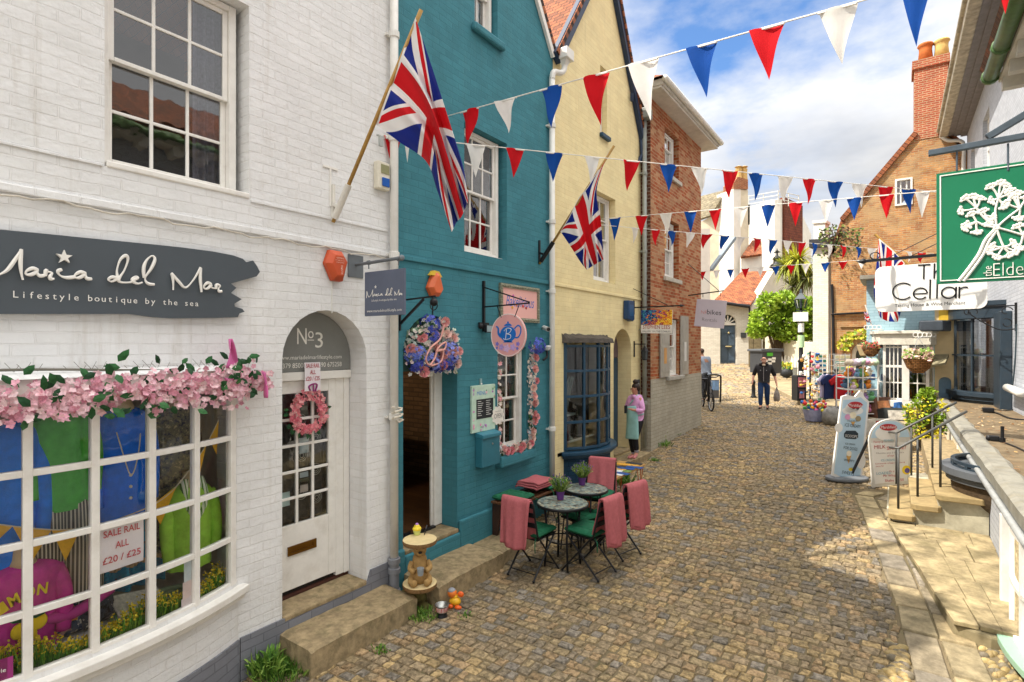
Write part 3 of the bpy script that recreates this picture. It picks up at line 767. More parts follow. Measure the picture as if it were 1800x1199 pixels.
k=MB();k.bar((XF-.8,8.5,1.0),(XF-.5,8.6,2.1),.05);k.bar((XF-.8,8.75,1.0),(XF-.5,8.68,2.1),.05);k.box((XF-.8,8.45,1.4),(XF-.5,8.8,1.44));obj('easel',k,mat('8fa0a0',rough=.6),ye)
d=MB();XD=XF-.28
wallbox(d,9.37,10.18,.62,2.42,XD-.05,XD);[wallbox(d,a,b,p,q,XD,XD+.012) for a,b,p,q in ((9.47,9.74,.75,1.45),(9.82,10.09,.75,1.45),(9.47,9.74,1.55,2.32),(9.82,10.09,1.55,2.32))]
obj('door',d,M_WOODN,ye,bevel=.006)
k=MB();r=.405;k.shape([[(9.37,2.43),(10.18,2.43)]+[(9.775+r*cos(pi*i/20),2.58+r*sin(pi*i/20)) for i in range(21)]],-.03,0,wallM(XD));obj('fanlight_board',k,mat('6c5d63',rough=.5),ye)
k=MB();k.box((XF-.3,9.37,.58),(XF+.02,10.18,.63));obj('door_sill',k,M_STEP,ye,bevel=.012)

XN=-4.1;YN0,YN1,ZE=10.72,14.26,7.78
nf=thing('red_brick_house','red and pale chequered brick house with white eaves, grey painted base and shuttered window','house',(XN,12.5,.5))
M_NF=brick(('a2522c','8c4526','d2ab80'),'b0926f',bw=.225,bh=.072,ms=.008,mott=.3,depth=.006,strength=.8,stain=.25,stainc=(.14,.09,.06))
M_NFD=brick(('5a3424','47291d','7a4a30'),'8a7a68',ms=.01,mott=.35,depth=.008,strength=.9)
W=MB();W.shape([[(YN0,1.97),(YN1,1.97),(YN1,ZE),(YN0,ZE)],rect(11.55,6.45,12.5,7.46),rect(11.55,4.18,12.5,5.48),rect(11.75,1.99,12.5,3.28)],-.3,0,wallM(XN));obj('wall',W,M_NF,nf)
W=MB();wallbox(W,YN0-.0,YN1,-.2,1.968,XN-.3,XN+.012);obj('painted_base',W,brick(('b3ad9d','aaa494'),'9a9484',ms=.006,mott=.15,stain=.3,stainc=(.2,.18,.12),depth=.006,strength=.5),nf)
W=MB();wallbox(W,YN0-.012,YN0-.002,1.6,ZE,XN-.5,XN-.001);wallbox(W,YN0+.25,YN0+.27,1.6,ZE,-12,XN-.31);wallbox(W,YN1-.3,YN1-.001,-.2,ZE,-12,XN-.302);wallbox(W,YN0+.3,YN1-.4,0,ZE,-9,-8.9);obj('side_wall',W,M_NFD,nf)
k=MB();wallbox(k,YN0-.3,YN1+.32,ZE,ZE+.05,-10,XN+.34);wallbox(k,YN0-.32,YN1+.34,ZE+.05,ZE+.17,-10,XN+.37);obj('eaves',k,mat('c9c4ba',rough=.6,dirt=.3,dirtc=(.3,.27,.2)),nf,bevel=.01)
k=MB();k.tube([(XN+.42,YN0-.35,ZE+.15),(XN+.42,YN1+.38,ZE+.15)],.06,8);k.tube([(XN+.42,YN1+.38,ZE+.15),(-10,YN1+.38,ZE+.15)],.06,8);obj('gutter',k,M_PLASTW,nf,smooth=True)
k=MB();e=.4;A=[(XN+e,YN0-e,ZE+.18),(XN+e,YN1+e,ZE+.18),(-10,YN1+e,ZE+.18),(-10,YN0-e,ZE+.18)];ym=(YN0+YN1)/2
k.add(A+[(XN-2.0,ym,ZE+1.75),(-8.2,ym,ZE+1.75)],[(0,1,4),(1,2,5,4),(2,3,5),(3,0,4,5)]);obj('roof',k,M_TILE,nf)
sash(nf,XN-.1,11.57,12.42,6.47,7.44,3,1,2);sash(nf,XN-.1,11.57,12.42,4.2,5.46,3,2,2);sash(nf,XN-.06,11.77,12.48,2.0,3.26,2,2,2)
for (z) in (6.4,4.12):
 k=MB();wallbox(k,11.48,12.58,z-.03,z+.06,XN+.001,XN+.06);obj('window_ledge',k,mat('b9b3a6',rough=.8),nf,bevel=.008)
k=MB();wallbox(k,11.6,12.65,1.9,1.985,XN+.013,XN+.10);obj('window_ledge',k,mat('a9a59c',rough=.8),nf,bevel=.01)
for (a,b) in ((11.18,11.72),(12.53,13.06)):
 k=MB();wallbox(k,a,b,1.985,3.36,XN+.02,XN+.055);wallbox(k,a+.07,b-.07,2.1,2.65,XN+.055,XN+.062);wallbox(k,a+.07,b-.07,2.72,3.26,XN+.055,XN+.062)
 sh=obj('shutter',k,mat('a39e94',rough=.6,dirt=.1),nf,bevel=.008)
 k=MB()
 if a < 12: wallbox(k,11.34,11.5,2.28,2.62,XN+.064,XN+.068)
 else: wallbox(k,12.7,12.86,2.3,2.75,XN+.064,XN+.068)
 obj('notice',k,mat('c99558' if a < 12 else 'd8d6d2',rough=.6),sh)

def board(name,label,cat,corners,Y,m,th=.02,rad=0.0,group=None,depthY=None):
 """a flat sign hung square to the facade; corners tl, tr, br, bl in the photo, in the plane Y"""
 P=[onY(px,py,Y) for px,py in corners]
 o=(P[0]+P[1]+P[2]+P[3])/4
 x=((P[1]-P[0])+(P[2]-P[3])).normalized();wd=((P[1]-P[0]).length+(P[2]-P[3]).length)/2
 ht=((P[0]-P[3]).length+(P[1]-P[2]).length)/2
 M=frame(o,x,(P[0]-P[3]))
 t=thing(name,label,cat,M=T(*o),group=group)
 k=MB();a,b=wd/2,ht/2
 if rad:
  pts=[]
  for cx_,cy_,s0 in ((a-rad,b-rad,0),(-a+rad,b-rad,1),(-a+rad,-b+rad,2),(a-rad,-b+rad,3)):
   pts +=[(cx_+rad*cos((s0+i/6)*pi/2),cy_+rad*sin((s0+i/6)*pi/2)) for i in range(7)]
  k.prism(pts,-th,0,M)
 else: k.box((-a,-b,-th),(a,b,0),M)
 obj('board',k,m,t,bevel=.003)
 return t,M,a,b
M_LET=mat('e9e6df',rough=.5,var=.03)
def pole(name,label,x,y,z0,z1,r,m,collars=(),shoe=None,grey=None,cat='drainpipe',extra=None):
 t=thing(name,label,cat,(x,y,z0));k=MB();k.tube([(x,y,z0),(x,y,z1)],r,14);obj('pipe',k,m,t,smooth=True)
 for z in collars:
  k=MB();k.lathe([(r+.002,-.035),(r+.012,-.03),(r+.012,.03),(r+.002,.035)],14,T(x,y,z));k.box((x-.09,y-.07,z-.012),(x-.03,y+.07,z+.012))
  obj('collar',k,m,t)
 return t
pp=pole('drainpipe','tall white drainpipe with a grey foot between the white and teal houses',XF+.07,3.86,.5,9.5,.043,M_PLASTW,(1.95,3.62,4.83,5.9))
k=MB();k.tube([(XF+.07,3.86,.02),(XF+.07,3.86,.5)],.05,14)
for z in (.14,.36,.46): k.lathe([(.052,-.03),(.064,-.025),(.064,.025),(.052,.03)],14,T(XF+.07,3.86,z))
obj('foot',k,M_GREY,pp)
k=MB();k.tube([(XF+.04,3.86,1.95)]+[(XF+.12+.03*cos(i*1.3),3.86+.07*sin(i*1.3),1.9+.012*i) for i in range(14)],.012,6);obj('cloth_tie',k,mat('cfc8b8',rough=.9),pp)
pp=pole('drainpipe','white drainpipe with a hopper between the teal and yellow houses',XF+.07,7.02,.35,6.72,.043,M_PLASTW,(1.42,3.5,4.55,6.0))
k=MB();k.tube(smooth_path([(XF+.07,7.02,6.70),(XF+.08,7.05,6.82),(XF+.12,7.2,6.86),(XF+.13,7.28,6.95),(XF+.13,7.29,7.05)],5),.045,12);obj('elbow',k,M_PLASTW,pp,smooth=True)
k=MB();k.prism([(-.1,-.11),(.11,-.11),(.11,.11),(-.1,.11)],0,.16,T(XF+.13,7.29,7.08));k.lathe([(.05,-.08),(.10,0)],4,T(XF+.13,7.29,7.08) @ rotz(pi/4));obj('hopper',k,M_PLASTW,pp,bevel=.008)
pp=pole('drainpipe','grey drainpipe at the corner of the red brick house',XF+.11,10.62,.58,7.3,.042,mat('8e928c',rough=.5,dirt=.3),(1.5,3.0,4.6,6.2))
k=MB();k.box((XF+.0,10.5,7.3),(XF+.24,10.74,7.52));obj('hopper',k,mat('8e928c',rough=.5,dirt=.3),pp,bevel=.02)

def px2(lst,X): return [(onX(x,y,X).y,onX(x,y,X).z) for x,y in lst]
out=[(-40,400),(60,409),(180,421),(273,430),(320,435),(374,442),(410,449),(427,455),(433,461),(445,458),(452,468),(457,478),(451,486),(405.6,498.5),(415.7,506),(406,515),(425,526),(412,534),(412.6,539),(426,543),(430,548),(421,551),(418,557.7),(382,559),(304,559.7),(273,557.7),(226.7,552),(180,552),(0,552),(-40,552)]
XS=XF+.05
fs=thing('shop_fascia','dark grey brushstroke shaped fascia board with raised white script lettering and a star','sign',(XF,1.5,2.9))
k=MB();k.shape([px2(out,XS)],-.03,0,wallM(XS));obj('board',k,M_SLATE,fs,bevel=.004)
def A_(l): return [(x/7.49,400+y/7.49) for x,y in l]
def B_(l): return [(180+x/6.4286,420+y/6.4286) for x,y in l]
STR=[A_([(-330,680),(-300,420),(-285,300)]),A_([(-290,300),(-200,520),(-110,640),(0,615),(100,555),(200,420),(285,285)]),A_([(280,285),(268,450),(280,600),(302,690)]),
 A_([(500,560),(430,538),(355,570),(340,612),(400,622),(470,590),(498,550),(492,605),(530,637),(590,630)]),A_([(595,640),(605,565),(625,580),(685,598),(660,640),(668,680),(715,672)]),
 A_([(815,552),(772,568),(765,600),(805,640),(880,660),(985,652)]),A_([(1130,605),(1060,586),(995,620),(988,655),(1040,662),(1100,628),(1125,592),(1128,640),(1150,673),(1210,676)]),
 B_([(160,440),(110,432),(68,458),(100,482),(150,462),(168,430),(165,350),(200,240),(262,188),(288,232),(250,350),(192,440),(182,470),(220,492),(320,490),(345,468),(400,440),(378,425),(340,448),(348,482),(400,505),(452,492)]),
 B_([(470,440),(465,330),(500,240),(562,192),(592,235),(550,335),(485,432),(492,482),(530,510),(588,515)]),
 B_([(772,395),(790,410),(800,490),(800,578)]),B_([(780,385),(860,480),(940,550),(1030,460),(1112,325)]),B_([(1112,330),(1105,450),(1120,602)]),
 B_([(1232,512),(1190,496),(1150,530),(1152,560),(1190,560),(1228,522),(1236,552),(1285,560)]),B_([(1285,565),(1290,518),(1330,532),(1312,560),(1318,594),(1350,590)])]
k=MB()
for s in STR:
 P=smooth_path([onX(x,y,XS+.02) for x,y in s],5);n=len(P)
 k.tube(P,[(.0085+.003*sin(i*.35)) for i in range(n)],6)
star=A_([(845,295),(870,360),(950,370),(890,405),(915,465),(848,425),(778,462),(805,405),(740,345),(820,360)])
k.prism(px2(star,XS+.02),.005,.028,wallM(XS));obj('script_lettering',k,M_LET,fs,smooth=False)
k=MB();pa,pb_=onX(23,523,XS),onX(348,538.5,XS);s='Lifestyle boutique by the sea'
for i,ch in enumerate(s):
 if ch ==' ': continue
 q=lerp(pa,pb_,(i+.3)/(len(s)-.4));hh=.058
 k.text(ch,wallM(XS,q.y,q.z),size=hh,z0=0,z1=.006,res=2)
obj('lettering',k,M_LET,fs)

def alarm(label,px,py,s,top,X=XF):
 c=onX(px,py,X);M=wallM(X,c.y,c.z);t=thing('alarm_box',label,'alarm box',M=T(*c));k=MB()
 hexa=[(-.6,1),(.45,1),(1,.35),(.55,-1),(-.35,-1),(-1,.1)] if not top else [(-.15,1.15),(.35,1.1),(1,-.45),(.55,-1),(-.5,-1),(-1,-.35)]
 vs=[(x*s,y*s*1.15,.01) for x,y in hexa]+[(x*s*.98,y*s*1.12,.05) for x,y in hexa]+[(x*s*.62,y*s*.75+(.0 if not top else -.1*s),.10) for x,y in hexa]
 fs_=[(i,(i+1)%6,6+(i+1)%6,6+i) for i in range(6)]+[(6+i,6+(i+1)%6,12+(i+1)%6,12+i) for i in range(6)]+[(12,13,14,15,16,17)]
 k.add([(a,b,c_) for a,b,c_ in vs],[f_[::-1] for f_ in fs_],M);obj('cover',k,mat('c2502a' if not top else 'd9693c',rough=.45,var=.1,dirt=.15),t,bevel=.006)
 return t,M
t,M=alarm('faded red orange hexagonal alarm box with white lettering on the white wall',586,468,.125,False)
k=MB();Mt=M @ T(0,0,.102)
k.text('CENTRAL',Mt @ T(-.0,.06,0),w=.085,z1=.001,res=1);k.text('SOUTHERN SECURITY',Mt @ T(0,.04,0),w=.11,z1=.001,res=1);k.text('01590 577735',Mt @ T(0,.02,0),w=.085,z1=.001,res=1)
for i,ch in enumerate('SECS'): k.text(ch,Mt @ T(.02,-.015-.022*i,0),h=.018,w=.022,z1=.001,res=1)
obj('lettering',k,mat('e8c9b8',rough=.6),t)
c=onX(586,468,XF);k=MB();k.tube([(XF+.006,c.y-.02,c.z-.12),(XF+.006,c.y-.02,2.99)],.006,5);obj('cable',k,M_PLASTW,t)
t,M=alarm('orange faceted alarm box with a yellow top on the teal wall',760,500,.12,True)
c=onX(760,500,XF);k=MB();k.tube([(XF+.006,c.y,c.z-.13),(XF+.006,c.y,3.03)],.008,5);obj('cable',k,M_BLACK,t)
k=MB();k.prism([(-.1,.0),(.08,-.01),(.03,.05),(-.05,.055)],0,.06,M @ T(.01,.095,.01));obj('lamp_cap',k,mat('d8b43a',rough=.4),t)
c=onX(667,311,XF);M=wallM(XF,c.y,c.z);t=thing('alarm_box','small cream alarm box with a blue lens beside the white drainpipe','alarm box',M=T(*c))
k=MB();k.box((-.08,-.14,0),(.08,.14,.07),M);obj('case',k,mat('d9d3c0',rough=.5,dirt=.2),t,bevel=.012)
k=MB();k.box((-.03,-.11,.07),(.065,-.02,.085),M);obj('lens',k,mat('1f57a8',rough=.2),t,bevel=.01)
k=MB();k.box((-.04,.02,.07),(.065,.11,.075),M);obj('grille',k,mat('8d8c66',rough=.6),t)
c=onX(1100,547,XF);M=wallM(XF,c.y,c.z);t=thing('alarm_box','dark blue rectangular alarm box on the yellow wall','alarm box',M=T(*c))
k=MB();k.prism([(-.13,.2),(.13,.2),(.16,-.16),(.08,-.2),(-.15,-.16)],.01,.12,M);obj('case',k,mat('1d3f66',rough=.45),t,bevel=.012)
k=MB();k.box((-.1,-.1,.12),(.1,.12,.124),M);obj('face_plate',k,mat('28547f',rough=.4),t)

SY=3.42
t,M,a,b=board('hanging_sign','square slate blue hanging sign with white script below an iron arm on the white house','sign',[(641,478),(711,472),(711,552),(641,557)],SY,mat('5d6577',rough=.6,var=.06))
k=MB()
for zz_ in (0.0015,):
 Ms=M @ T(0,0,zz_)
 allp=[p for s in STR for p in s];x0,x1=min(p[0] for p in allp),max(p[0] for p in allp)
 y0,y1=min(p[1] for p in allp),max(p[1] for p in allp);sc=(2*a*.9)/(x1-x0)
 for s in STR:
  P=smooth_path([V(((x-x0)*sc-a*.9,-(y-(y0+y1)/2-(x-190)*.06)*sc*1.15+.0,0)) for x,y in s],4);k.tube(P,.0032,4,Ms)
 k.text('Lifestyle boutique by the sea',Ms @ T(0,-.075,0),w=a*1.25,z1=0,res=1);k.text('www.mariadelmarlifestyle.com',Ms @ T(0,-b+.035,0),w=a*1.75,z1=0,res=1)
 k.prism([(.012*cos(i*2*pi/10+pi/2)*(1 if i%2==0 else .45)*1.4,.012*sin(i*2*pi/10+pi/2)*(1 if i%2==0 else .45)*1.4) for i in range(10)],0,.002,Ms @ T(-a*.42,.062,0))
obj('lettering',k,M_LET,t)
pT=onY(641,470,SY);pE=onY(706,466,SY);pW=onX(622,470,XF)
k=MB();k.tube([(XF,SY,pT.z+.035),(pE.x,SY,pT.z+.045)],.016,10);k.ball((pE.x,SY,pT.z+.045),.028)
for xx in (pT.x+.06,pE.x-.04):
 k.tube([(xx,SY+.0,pT.z+.04),(xx,SY,pT.z-.02)],.006,6);k.lathe([(.022,-.012),(.022,.012)],10,T(xx,SY,pT.z+.04) @ Matrix.Rotation(pi/2,4,'Y'))
obj('arm',k,mat('70777c',rough=.5,metal=.3),t)
k=MB();k.box((XF+.001,SY-.09,pT.z-.09),(XF+.014,SY+.09,pT.z+.13));obj('wall_plate',k,mat('6d7377',rough=.5,metal=.3),t,bevel=.004)

t=thing('iron_bracket','empty black iron bracket carrying a small dome camera on the teal wall','bracket',tuple(onX(702,572,XF)))
c=onX(702,545,XF);k=MB();k.bar((XF+.01,c.y,c.z-.22),(XF+.01,c.y,c.z+.12),.018);k.bar((XF+.01,c.y,c.z+.1),(XF+.52,c.y,c.z+.12),.016);k.bar((XF+.01,c.y,c.z-.15),(XF+.36,c.y,c.z+.1),.022);obj('arm',k,M_BLACK,t)
k=MB();k.ball((XF+.5,c.y,c.z+.06),.042);k.tube([(XF+.5+.05*cos(i*pi/6),c.y,c.z+.03+.05*sin(i*pi/6)) for i in range(12)],.005,5,closed=True);obj('camera',k,M_BLACK,t,smooth=True)

DY=5.42;dc=onY(893,589,DY);R=.268
t=thing('hanging_sign','round pink hanging sign with a blue teapot and white letter on the teal house','sign',M=T(*dc));M=frame(dc,(1,0,0),(0,0,1))
k=MB();k.prism([(R*cos(2*pi*i/48),R*sin(2*pi*i/48)) for i in range(48)],-.02,0,M);obj('disc',k,mat('e8a9a6',rough=.5,var=.04),t,bevel=.004)
k=MB();k.shape([[(R*.985*cos(2*pi*i/48),R*.985*sin(2*pi*i/48)) for i in range(48)],[(R*.95*cos(2*pi*i/48),R*.95*sin(2*pi*i/48)) for i in range(48)]],0,.002,M);obj('rim',k,mat('efe3dd',rough=.5),t)
k=MB();tz=.002
k.prism([(.118*cos(2*pi*i/36)*1.02,.012+.098*sin(2*pi*i/36)) for i in range(36)],0,tz,M)
k.prism([(-.062,.112),(.062,.112),(.05,.128),(.024,.142),(-.024,.142),(-.05,.128)],0,tz,M);k.prism([(.014*cos(i*pi/6),.155+.014*sin(i*pi/6)) for i in range(12)],0,tz,M)
k.prism([(-.075,-.092),(.075,-.092),(.055,-.075),(-.055,-.075)],0,tz,M)
k.tube(smooth_path([(-.105,-.02,0),(-.145,.02,0),(-.152,.085,0),(-.185,.11,0)],6),[.024-.0007*i for i in range(19)],6,M @ T(0,0,-.0005) @ Matrix.Diagonal((1,1,.1,1)))
k.tube(smooth_path([(.095,.075,0),(.15,.115,0),(.19,.085,0),(.185,.02,0),(.15,-.03,0),(.10,-.03,0)],6),.011,6,M @ Matrix.Diagonal((1,1,.12,1)))
obj('teapot_motif',k,mat('1f6fc4',rough=.4,var=.03),t)
k=MB();lb=smooth_path([(-.02,.075,0),(-.035,-.05,0)],4);k.tube(lb,.004,5,M @ T(0.0,0,.003));k.tube(smooth_path([(-.06,.05,0),(-.01,.085,0),(.05,.07,0),(.02,.025,0),(-.02,.015,0),(.04,.0,0),(.035,-.04,0),(-.03,-.055,0),(-.07,-.045,0)],5),.004,5,M @ T(0,0,.003))
obj('letter',k,M_LET,t)
for (x,y,r,cc_) in ((-.10,-.15,.045,'b79ad6'),(-.02,-.165,.055,'d9b6dd'),(.075,-.15,.048,'c3a3dc'),(.15,-.11,.03,'8f7fd0'),(-.165,-.11,.03,'7d78cc'),(.14,-.165,.022,'6d74c8'),(-.17,-.16,.02,'6d74c8')):
 k=MB();k.prism([(x+r*(.8+.2*cos(5*2*pi*i/30))*cos(2*pi*i/30),y+r*(.8+.2*cos(5*2*pi*i/30))*sin(2*pi*i/30)) for i in range(30)],.002,.0035,M);obj('painted_flower',k,mat(cc_,rough=.5,var=.2,scale=60),t)
k=MB();c=onX(848,540,XF);z0_,z1_=onX(848,583,XF).z,onX(848,494,XF).z;za=onX(850,540,XF).z
k.bar((XF+.02,DY,z0_),(XF+.02,DY,z1_),.03);k.bar((XF+.02,DY,za),(XF+.72,DY,za+.02),.016);k.bar((XF+.02,DY,z1_-.08),(XF+.72,DY,za+.03),.014);k.bar((XF+.02,DY-.1,z0_+.1),(XF+.02,DY+.1,z0_+.1),.02,.03)
for xx in (dc.x-.17,dc.x+.17): k.tube([(xx,DY,za+.01),(xx*.6+dc.x*.4-(.0),DY,dc.z+R*.82)],.006,5)
obj('bracket',k,M_BLACK,t)

p=[onX(x,y,XF+.03) for x,y in ((877,497),(948,507),(948,568),(881,564))]
ya_,yb_=p[0].y+.03,p[1].y;zt_,zb_=(p[0].z+p[1].z)/2,(p[2].z+p[3].z)/2;wd,ht=yb_-ya_,zt_-zb_
t=thing('wall_sign','pink shop sign in an ornate silver frame on the teal wall','sign',M=T(XF,(ya_+yb_)/2,zb_));M=wallM(XF+.004,(ya_+yb_)/2,(zt_+zb_)/2)
k=MB();k.box((-wd/2+.05,-ht/2+.05,0),(wd/2-.05,ht/2-.05,.02),M);obj('panel',k,mat('ecb3ab',rough=.5,var=.04),t)
k=MB();k.shape([rect(-wd/2,-ht/2,wd/2,ht/2),rect(-wd/2+.055,-ht/2+.055,wd/2-.055,ht/2-.055)],0,.035,M)
for i in range(70):
 s_=i/70*2*(wd+ht)
 q=(-wd/2+s_,-ht/2) if s_ < wd else ((wd/2,-ht/2+s_-wd) if s_ < wd+ht else ((wd/2-(s_-wd-ht),ht/2) if s_ < 2*wd+ht else (-wd/2,ht/2-(s_-2*wd-ht))))
 q=(q[0]*(1-.05/(wd/2)*.55),q[1]*(1-.05/(ht/2)*.55));k.ball((q[0],q[1],.034),(rnd(.014,.024),rnd(.014,.024),.016),7,4,M)
obj('ornate_frame',k,mat('8f8f7c',rough=.4,metal=.5,var=.4,scale=40,bump=.6,bscale=60),t)
k=MB();k.text('Bakelicious',M @ T(0,-.045,.021),w=wd*.72,h=.15,shear=.3,z1=.001);obj('lettering',k,mat('4a6ac0',rough=.5,var=.3,scale=6),t)
for (x,y,c_) in ((-.10,-.02,'e07a2a'),(.06,-.03,'d23a2c'),(-.2,-.06,'e0a02a'),(.14,-.05,'b0302a'),(-.18,.1,'c45aa0')):
 k=MB();k.ball((x,y,.024),(.022,.022,.005),10,5,M);obj('painted_fruit',k,mat(c_,rough=.5),t)

c=onX(846,578,XF);t=thing('flood_light','black flood light below the teapot sign bracket','light',M=T(*c));k=MB()
k.box((XF+.06,c.y-.02,c.z-.05),(XF+.1,c.y+.13,c.z+.05),None);obj('lamp_head',k,M_BLACK,t,bevel=.008)
k=MB();k.ball((XF+.04,c.y-.06,c.z+.03),.035);k.bar((XF,c.y-.03,c.z+.02),(XF+.07,c.y,c.z+.02),.025);obj('sensor',k,M_BLACK,t)
k=MB();k.box((XF+.101,c.y-.01,c.z-.04),(XF+.103,c.y+.12,c.z+.04));obj('lens',k,mat('8fa3a8',rough=.15),t)
c=onX(954,576,XF);t=thing('camera','small white camera clamped to the second drainpipe','camera',M=T(*c));k=MB();k.tube([(XF+.02,c.y,c.z),(XF+.16,c.y-.1,c.z-.03)],.035,10);obj('body',k,mat('c9c6c0',rough=.4),t);k=MB();k.tube([(XF+.16,c.y-.1,c.z-.03),(XF+.165,c.y-.104,c.z-.031)],.028,10);obj('lens',k,M_BLACK,t)
c=onX(956,612,XF);t=thing('dome_camera','white dome camera with a black cable beside the flower garland','camera',M=T(*c));k=MB();k.ball((XF+.06,c.y,c.z),(.05,.05,.04));k.lathe([(.05,0),(.05,.04)],12,T(XF+.06,c.y,c.z));obj('dome',k,mat('d8d8d8',rough=.3),t,smooth=True)
k=MB();k.tube(smooth_path([(XF+.05,c.y,c.z-.03),(XF+.06,c.y-.01,c.z-.12),(XF+.03,c.y-.07,c.z-.18)],5),.018,7);obj('cable',k,M_BLACK,t,smooth=True)
pa,pb_=onX(826,680,XF),onX(867,752,XF);M=wallM(XF+.004,(pa.y+pb_.y)/2,(pa.z+pb_.z)/2);wd,ht=pb_.y-pa.y,pa.z-pb_.z+.02
t=thing('menu_board','pale mint menu board painted with flowers around a chalkboard price list','menu board',M=M)
k=MB();k.box((-wd/2,-ht/2,0),(wd/2,ht/2,.03),M);obj('board',k,mat('b9d3c0',rough=.5,var=.12,scale=14),t,bevel=.004)
k=MB();k.box((-wd*.32,-ht*.22,.03),(wd*.40,ht*.2,.034),M);obj('chalkboard',k,mat('26292b',rough=.8),t)
k=MB()
for i in range(8):
 for s_ in (0,1):
  L=wd*(.12+.12*random.random());x0_=-wd*.28+s_*wd*.36;y_=ht*.15-i*ht*.043;k.box((x0_,y_,.0345),(x0_+L,y_+.007,.036),M)
obj('chalk_lettering',k,mat('c8c8c4',rough=.9),t)
k=MB();k.text('MENU',M @ T(-wd*.1,ht*.29,.0305),w=wd*.4,z1=.001);obj('lettering',k,mat('4b7fc4',rough=.5),t)
for i in range(26):
 e=random.choice([0,1,2,3]);x=rnd(-.45,.45)*wd;y_=rnd(-.46,.46)*ht
 if e ==0: x=-.43*wd
 elif e ==1: x=.46*wd
 elif e ==2: y_=rnd(.30,.47)*ht;x=rnd(.05,.45)*wd
 else: y_=rnd(-.47,-.3)*ht
 k=MB();k.ball((x,y_,.031),(rnd(.008,.02),rnd(.012,.024),.003),8,4,M);obj('painted_flower',k,mat(random.choice(['c487b5','d892b0','8fb38a','a873b4','e0b0c0','6fa37c']),rough=.6),t)
pa,pb_=onX(833,760,XF),onX(867,812,XF);M=wallM(XF+.004,(pa.y+pb_.y)/2,(pa.z+pb_.z)/2);wd,ht=(pb_.y-pa.y)*.92,pa.z-pb_.z
t=thing('post_box','teal metal wall post box with a small padlock','post box',M=M);k=MB()
k.prism([(-ht/2,0),(ht/2-.06,0),(ht/2-.06,.12),(-ht/2,.12)],-wd/2,wd/2,M @ frame((0,0,0),(0,1,0),(0,0,1)))
obj('box',k,mat('2f6d7c',rough=.45,var=.06),t,bevel=.01)
k=MB();k.prism([(ht/2-.058,0),(ht/2,0),(ht/2-.03,.14),(ht/2-.075,.14)],-wd/2-.008,wd/2+.008,M @ frame((0,0,0),(0,1,0),(0,0,1)));obj('lid',k,mat('35788a',rough=.4),t,bevel=.006)
k=MB();k.lathe([(.012,0),(.012,.006)],10,M @ T(.02,.06,.121));obj('lock',k,mat('b9b9b5',metal=.8,rough=.3),t)
c=onX(869,795,XF);t=thing('hanging_ornament','dark oval slate on a cord beside the teal post box','ornament',M=T(*c));k=MB();k.ball((XF+.02,c.y+.02,c.z-.03),(.015,.05,.075),10,8);obj('slate',k,mat('6a6c6e',rough=.6),t,smooth=True);k=MB();k.tube([(XF+.02,c.y+.02,c.z+.04),(XF+.015,c.y+.02,c.z+.3)],.006,5);obj('cord',k,M_BLACK,t)
pc=onX(876,730,XF+.03);M=wallM(XF+.03,pc.y-.02,pc.z);t=thing('open_plaque','small white scalloped OPEN plaque hung by the cafe window','sign',M=M)
k=MB();k.prism([((.125+.012*cos(10*2*pi*i/60))*cos(2*pi*i/60),(.115+.012*cos(10*2*pi*i/60))*sin(2*pi*i/60)) for i in range(60)],0,.012,M);obj('plaque',k,mat('e3ddd3',rough=.6,dirt=.1),t)
k=MB();k.text('OPEN',M @ T(0,-.035,.0125),w=.17,h=.062,thin=-.01,z1=.001);k.text('COME IN WE ARE',M @ T(0,.05,.0125),w=.13,z1=.001);obj('lettering',k,mat('5d5f5e',rough=.6),t)
k=MB();k.tube([(XF+.035,pc.y-.02,pc.z+.12),(XF+.03,pc.y-.02,pc.z+.28)],.004,5,None);obj('string',k,M_LET,t)
c=onX(844,672,XF);t=thing('door_bell','small clear bell push above the menu board','bell',M=T(*c));k=MB();k.box((XF+.001,c.y-.02,c.z-.05),(XF+.02,c.y+.02,c.z+.05));obj('plate',k,mat('7fa3a5',rough=.2),t,bevel=.008);k=MB();k.ball((XF+.02,c.y,c.z-.02),.012);obj('button',k,M_LET,t)

t,M,a,b=board('hanging_sign','hanging gallery sign with a blue and orange painting above red lettering','sign',[(1127,545),(1182,545),(1181,586),(1127,586)],10.3,mat('e4e0d8',rough=.5))
k=MB();nx,ny=40,22
for i in range(nx):
 for j in range(ny):
  u,v=i/nx,j/ny;f_=u*.95+(1-v)*.35+.45*noise.noise(V((i*.22-j*.1,j*.35,4)))
  c_=random.choice(['1a2f6d','2c4d96','3a6aa8','20263f','45b0a8'] if f_ < .5 else (['a83262','d06a3a','e0a030','5a2a6a'] if f_ < .8 else ['e6b030','e08a2a','f0d040','c44a20']))
  x0_,y0_=lerp(-a,a,u),lerp(-b*.28,b,v);k.add([(x0_,y0_,.001),(x0_+2*a/nx,y0_,.001),(x0_+2*a/nx,y0_+1.28*b/ny,.001),(x0_,y0_+1.28*b/ny,.001)],[(0,1,2,3)],M,srgb(c_))
obj('painting',k,colmat(rough=.5,bump=0),t)
k=MB();k.text('STEPHEN LEES',M @ T(0,-b*.62,.001),w=a*1.75,h=.075,thin=.008,z1=.001);obj('red_lettering',k,mat('a8452a',rough=.5),t)
k=MB();k.text('GALLERY ON THE COBBLES',M @ T(0,-b*.9,.001),w=a*1.8,z1=.001);obj('black_lettering',k,M_BLACK,t)
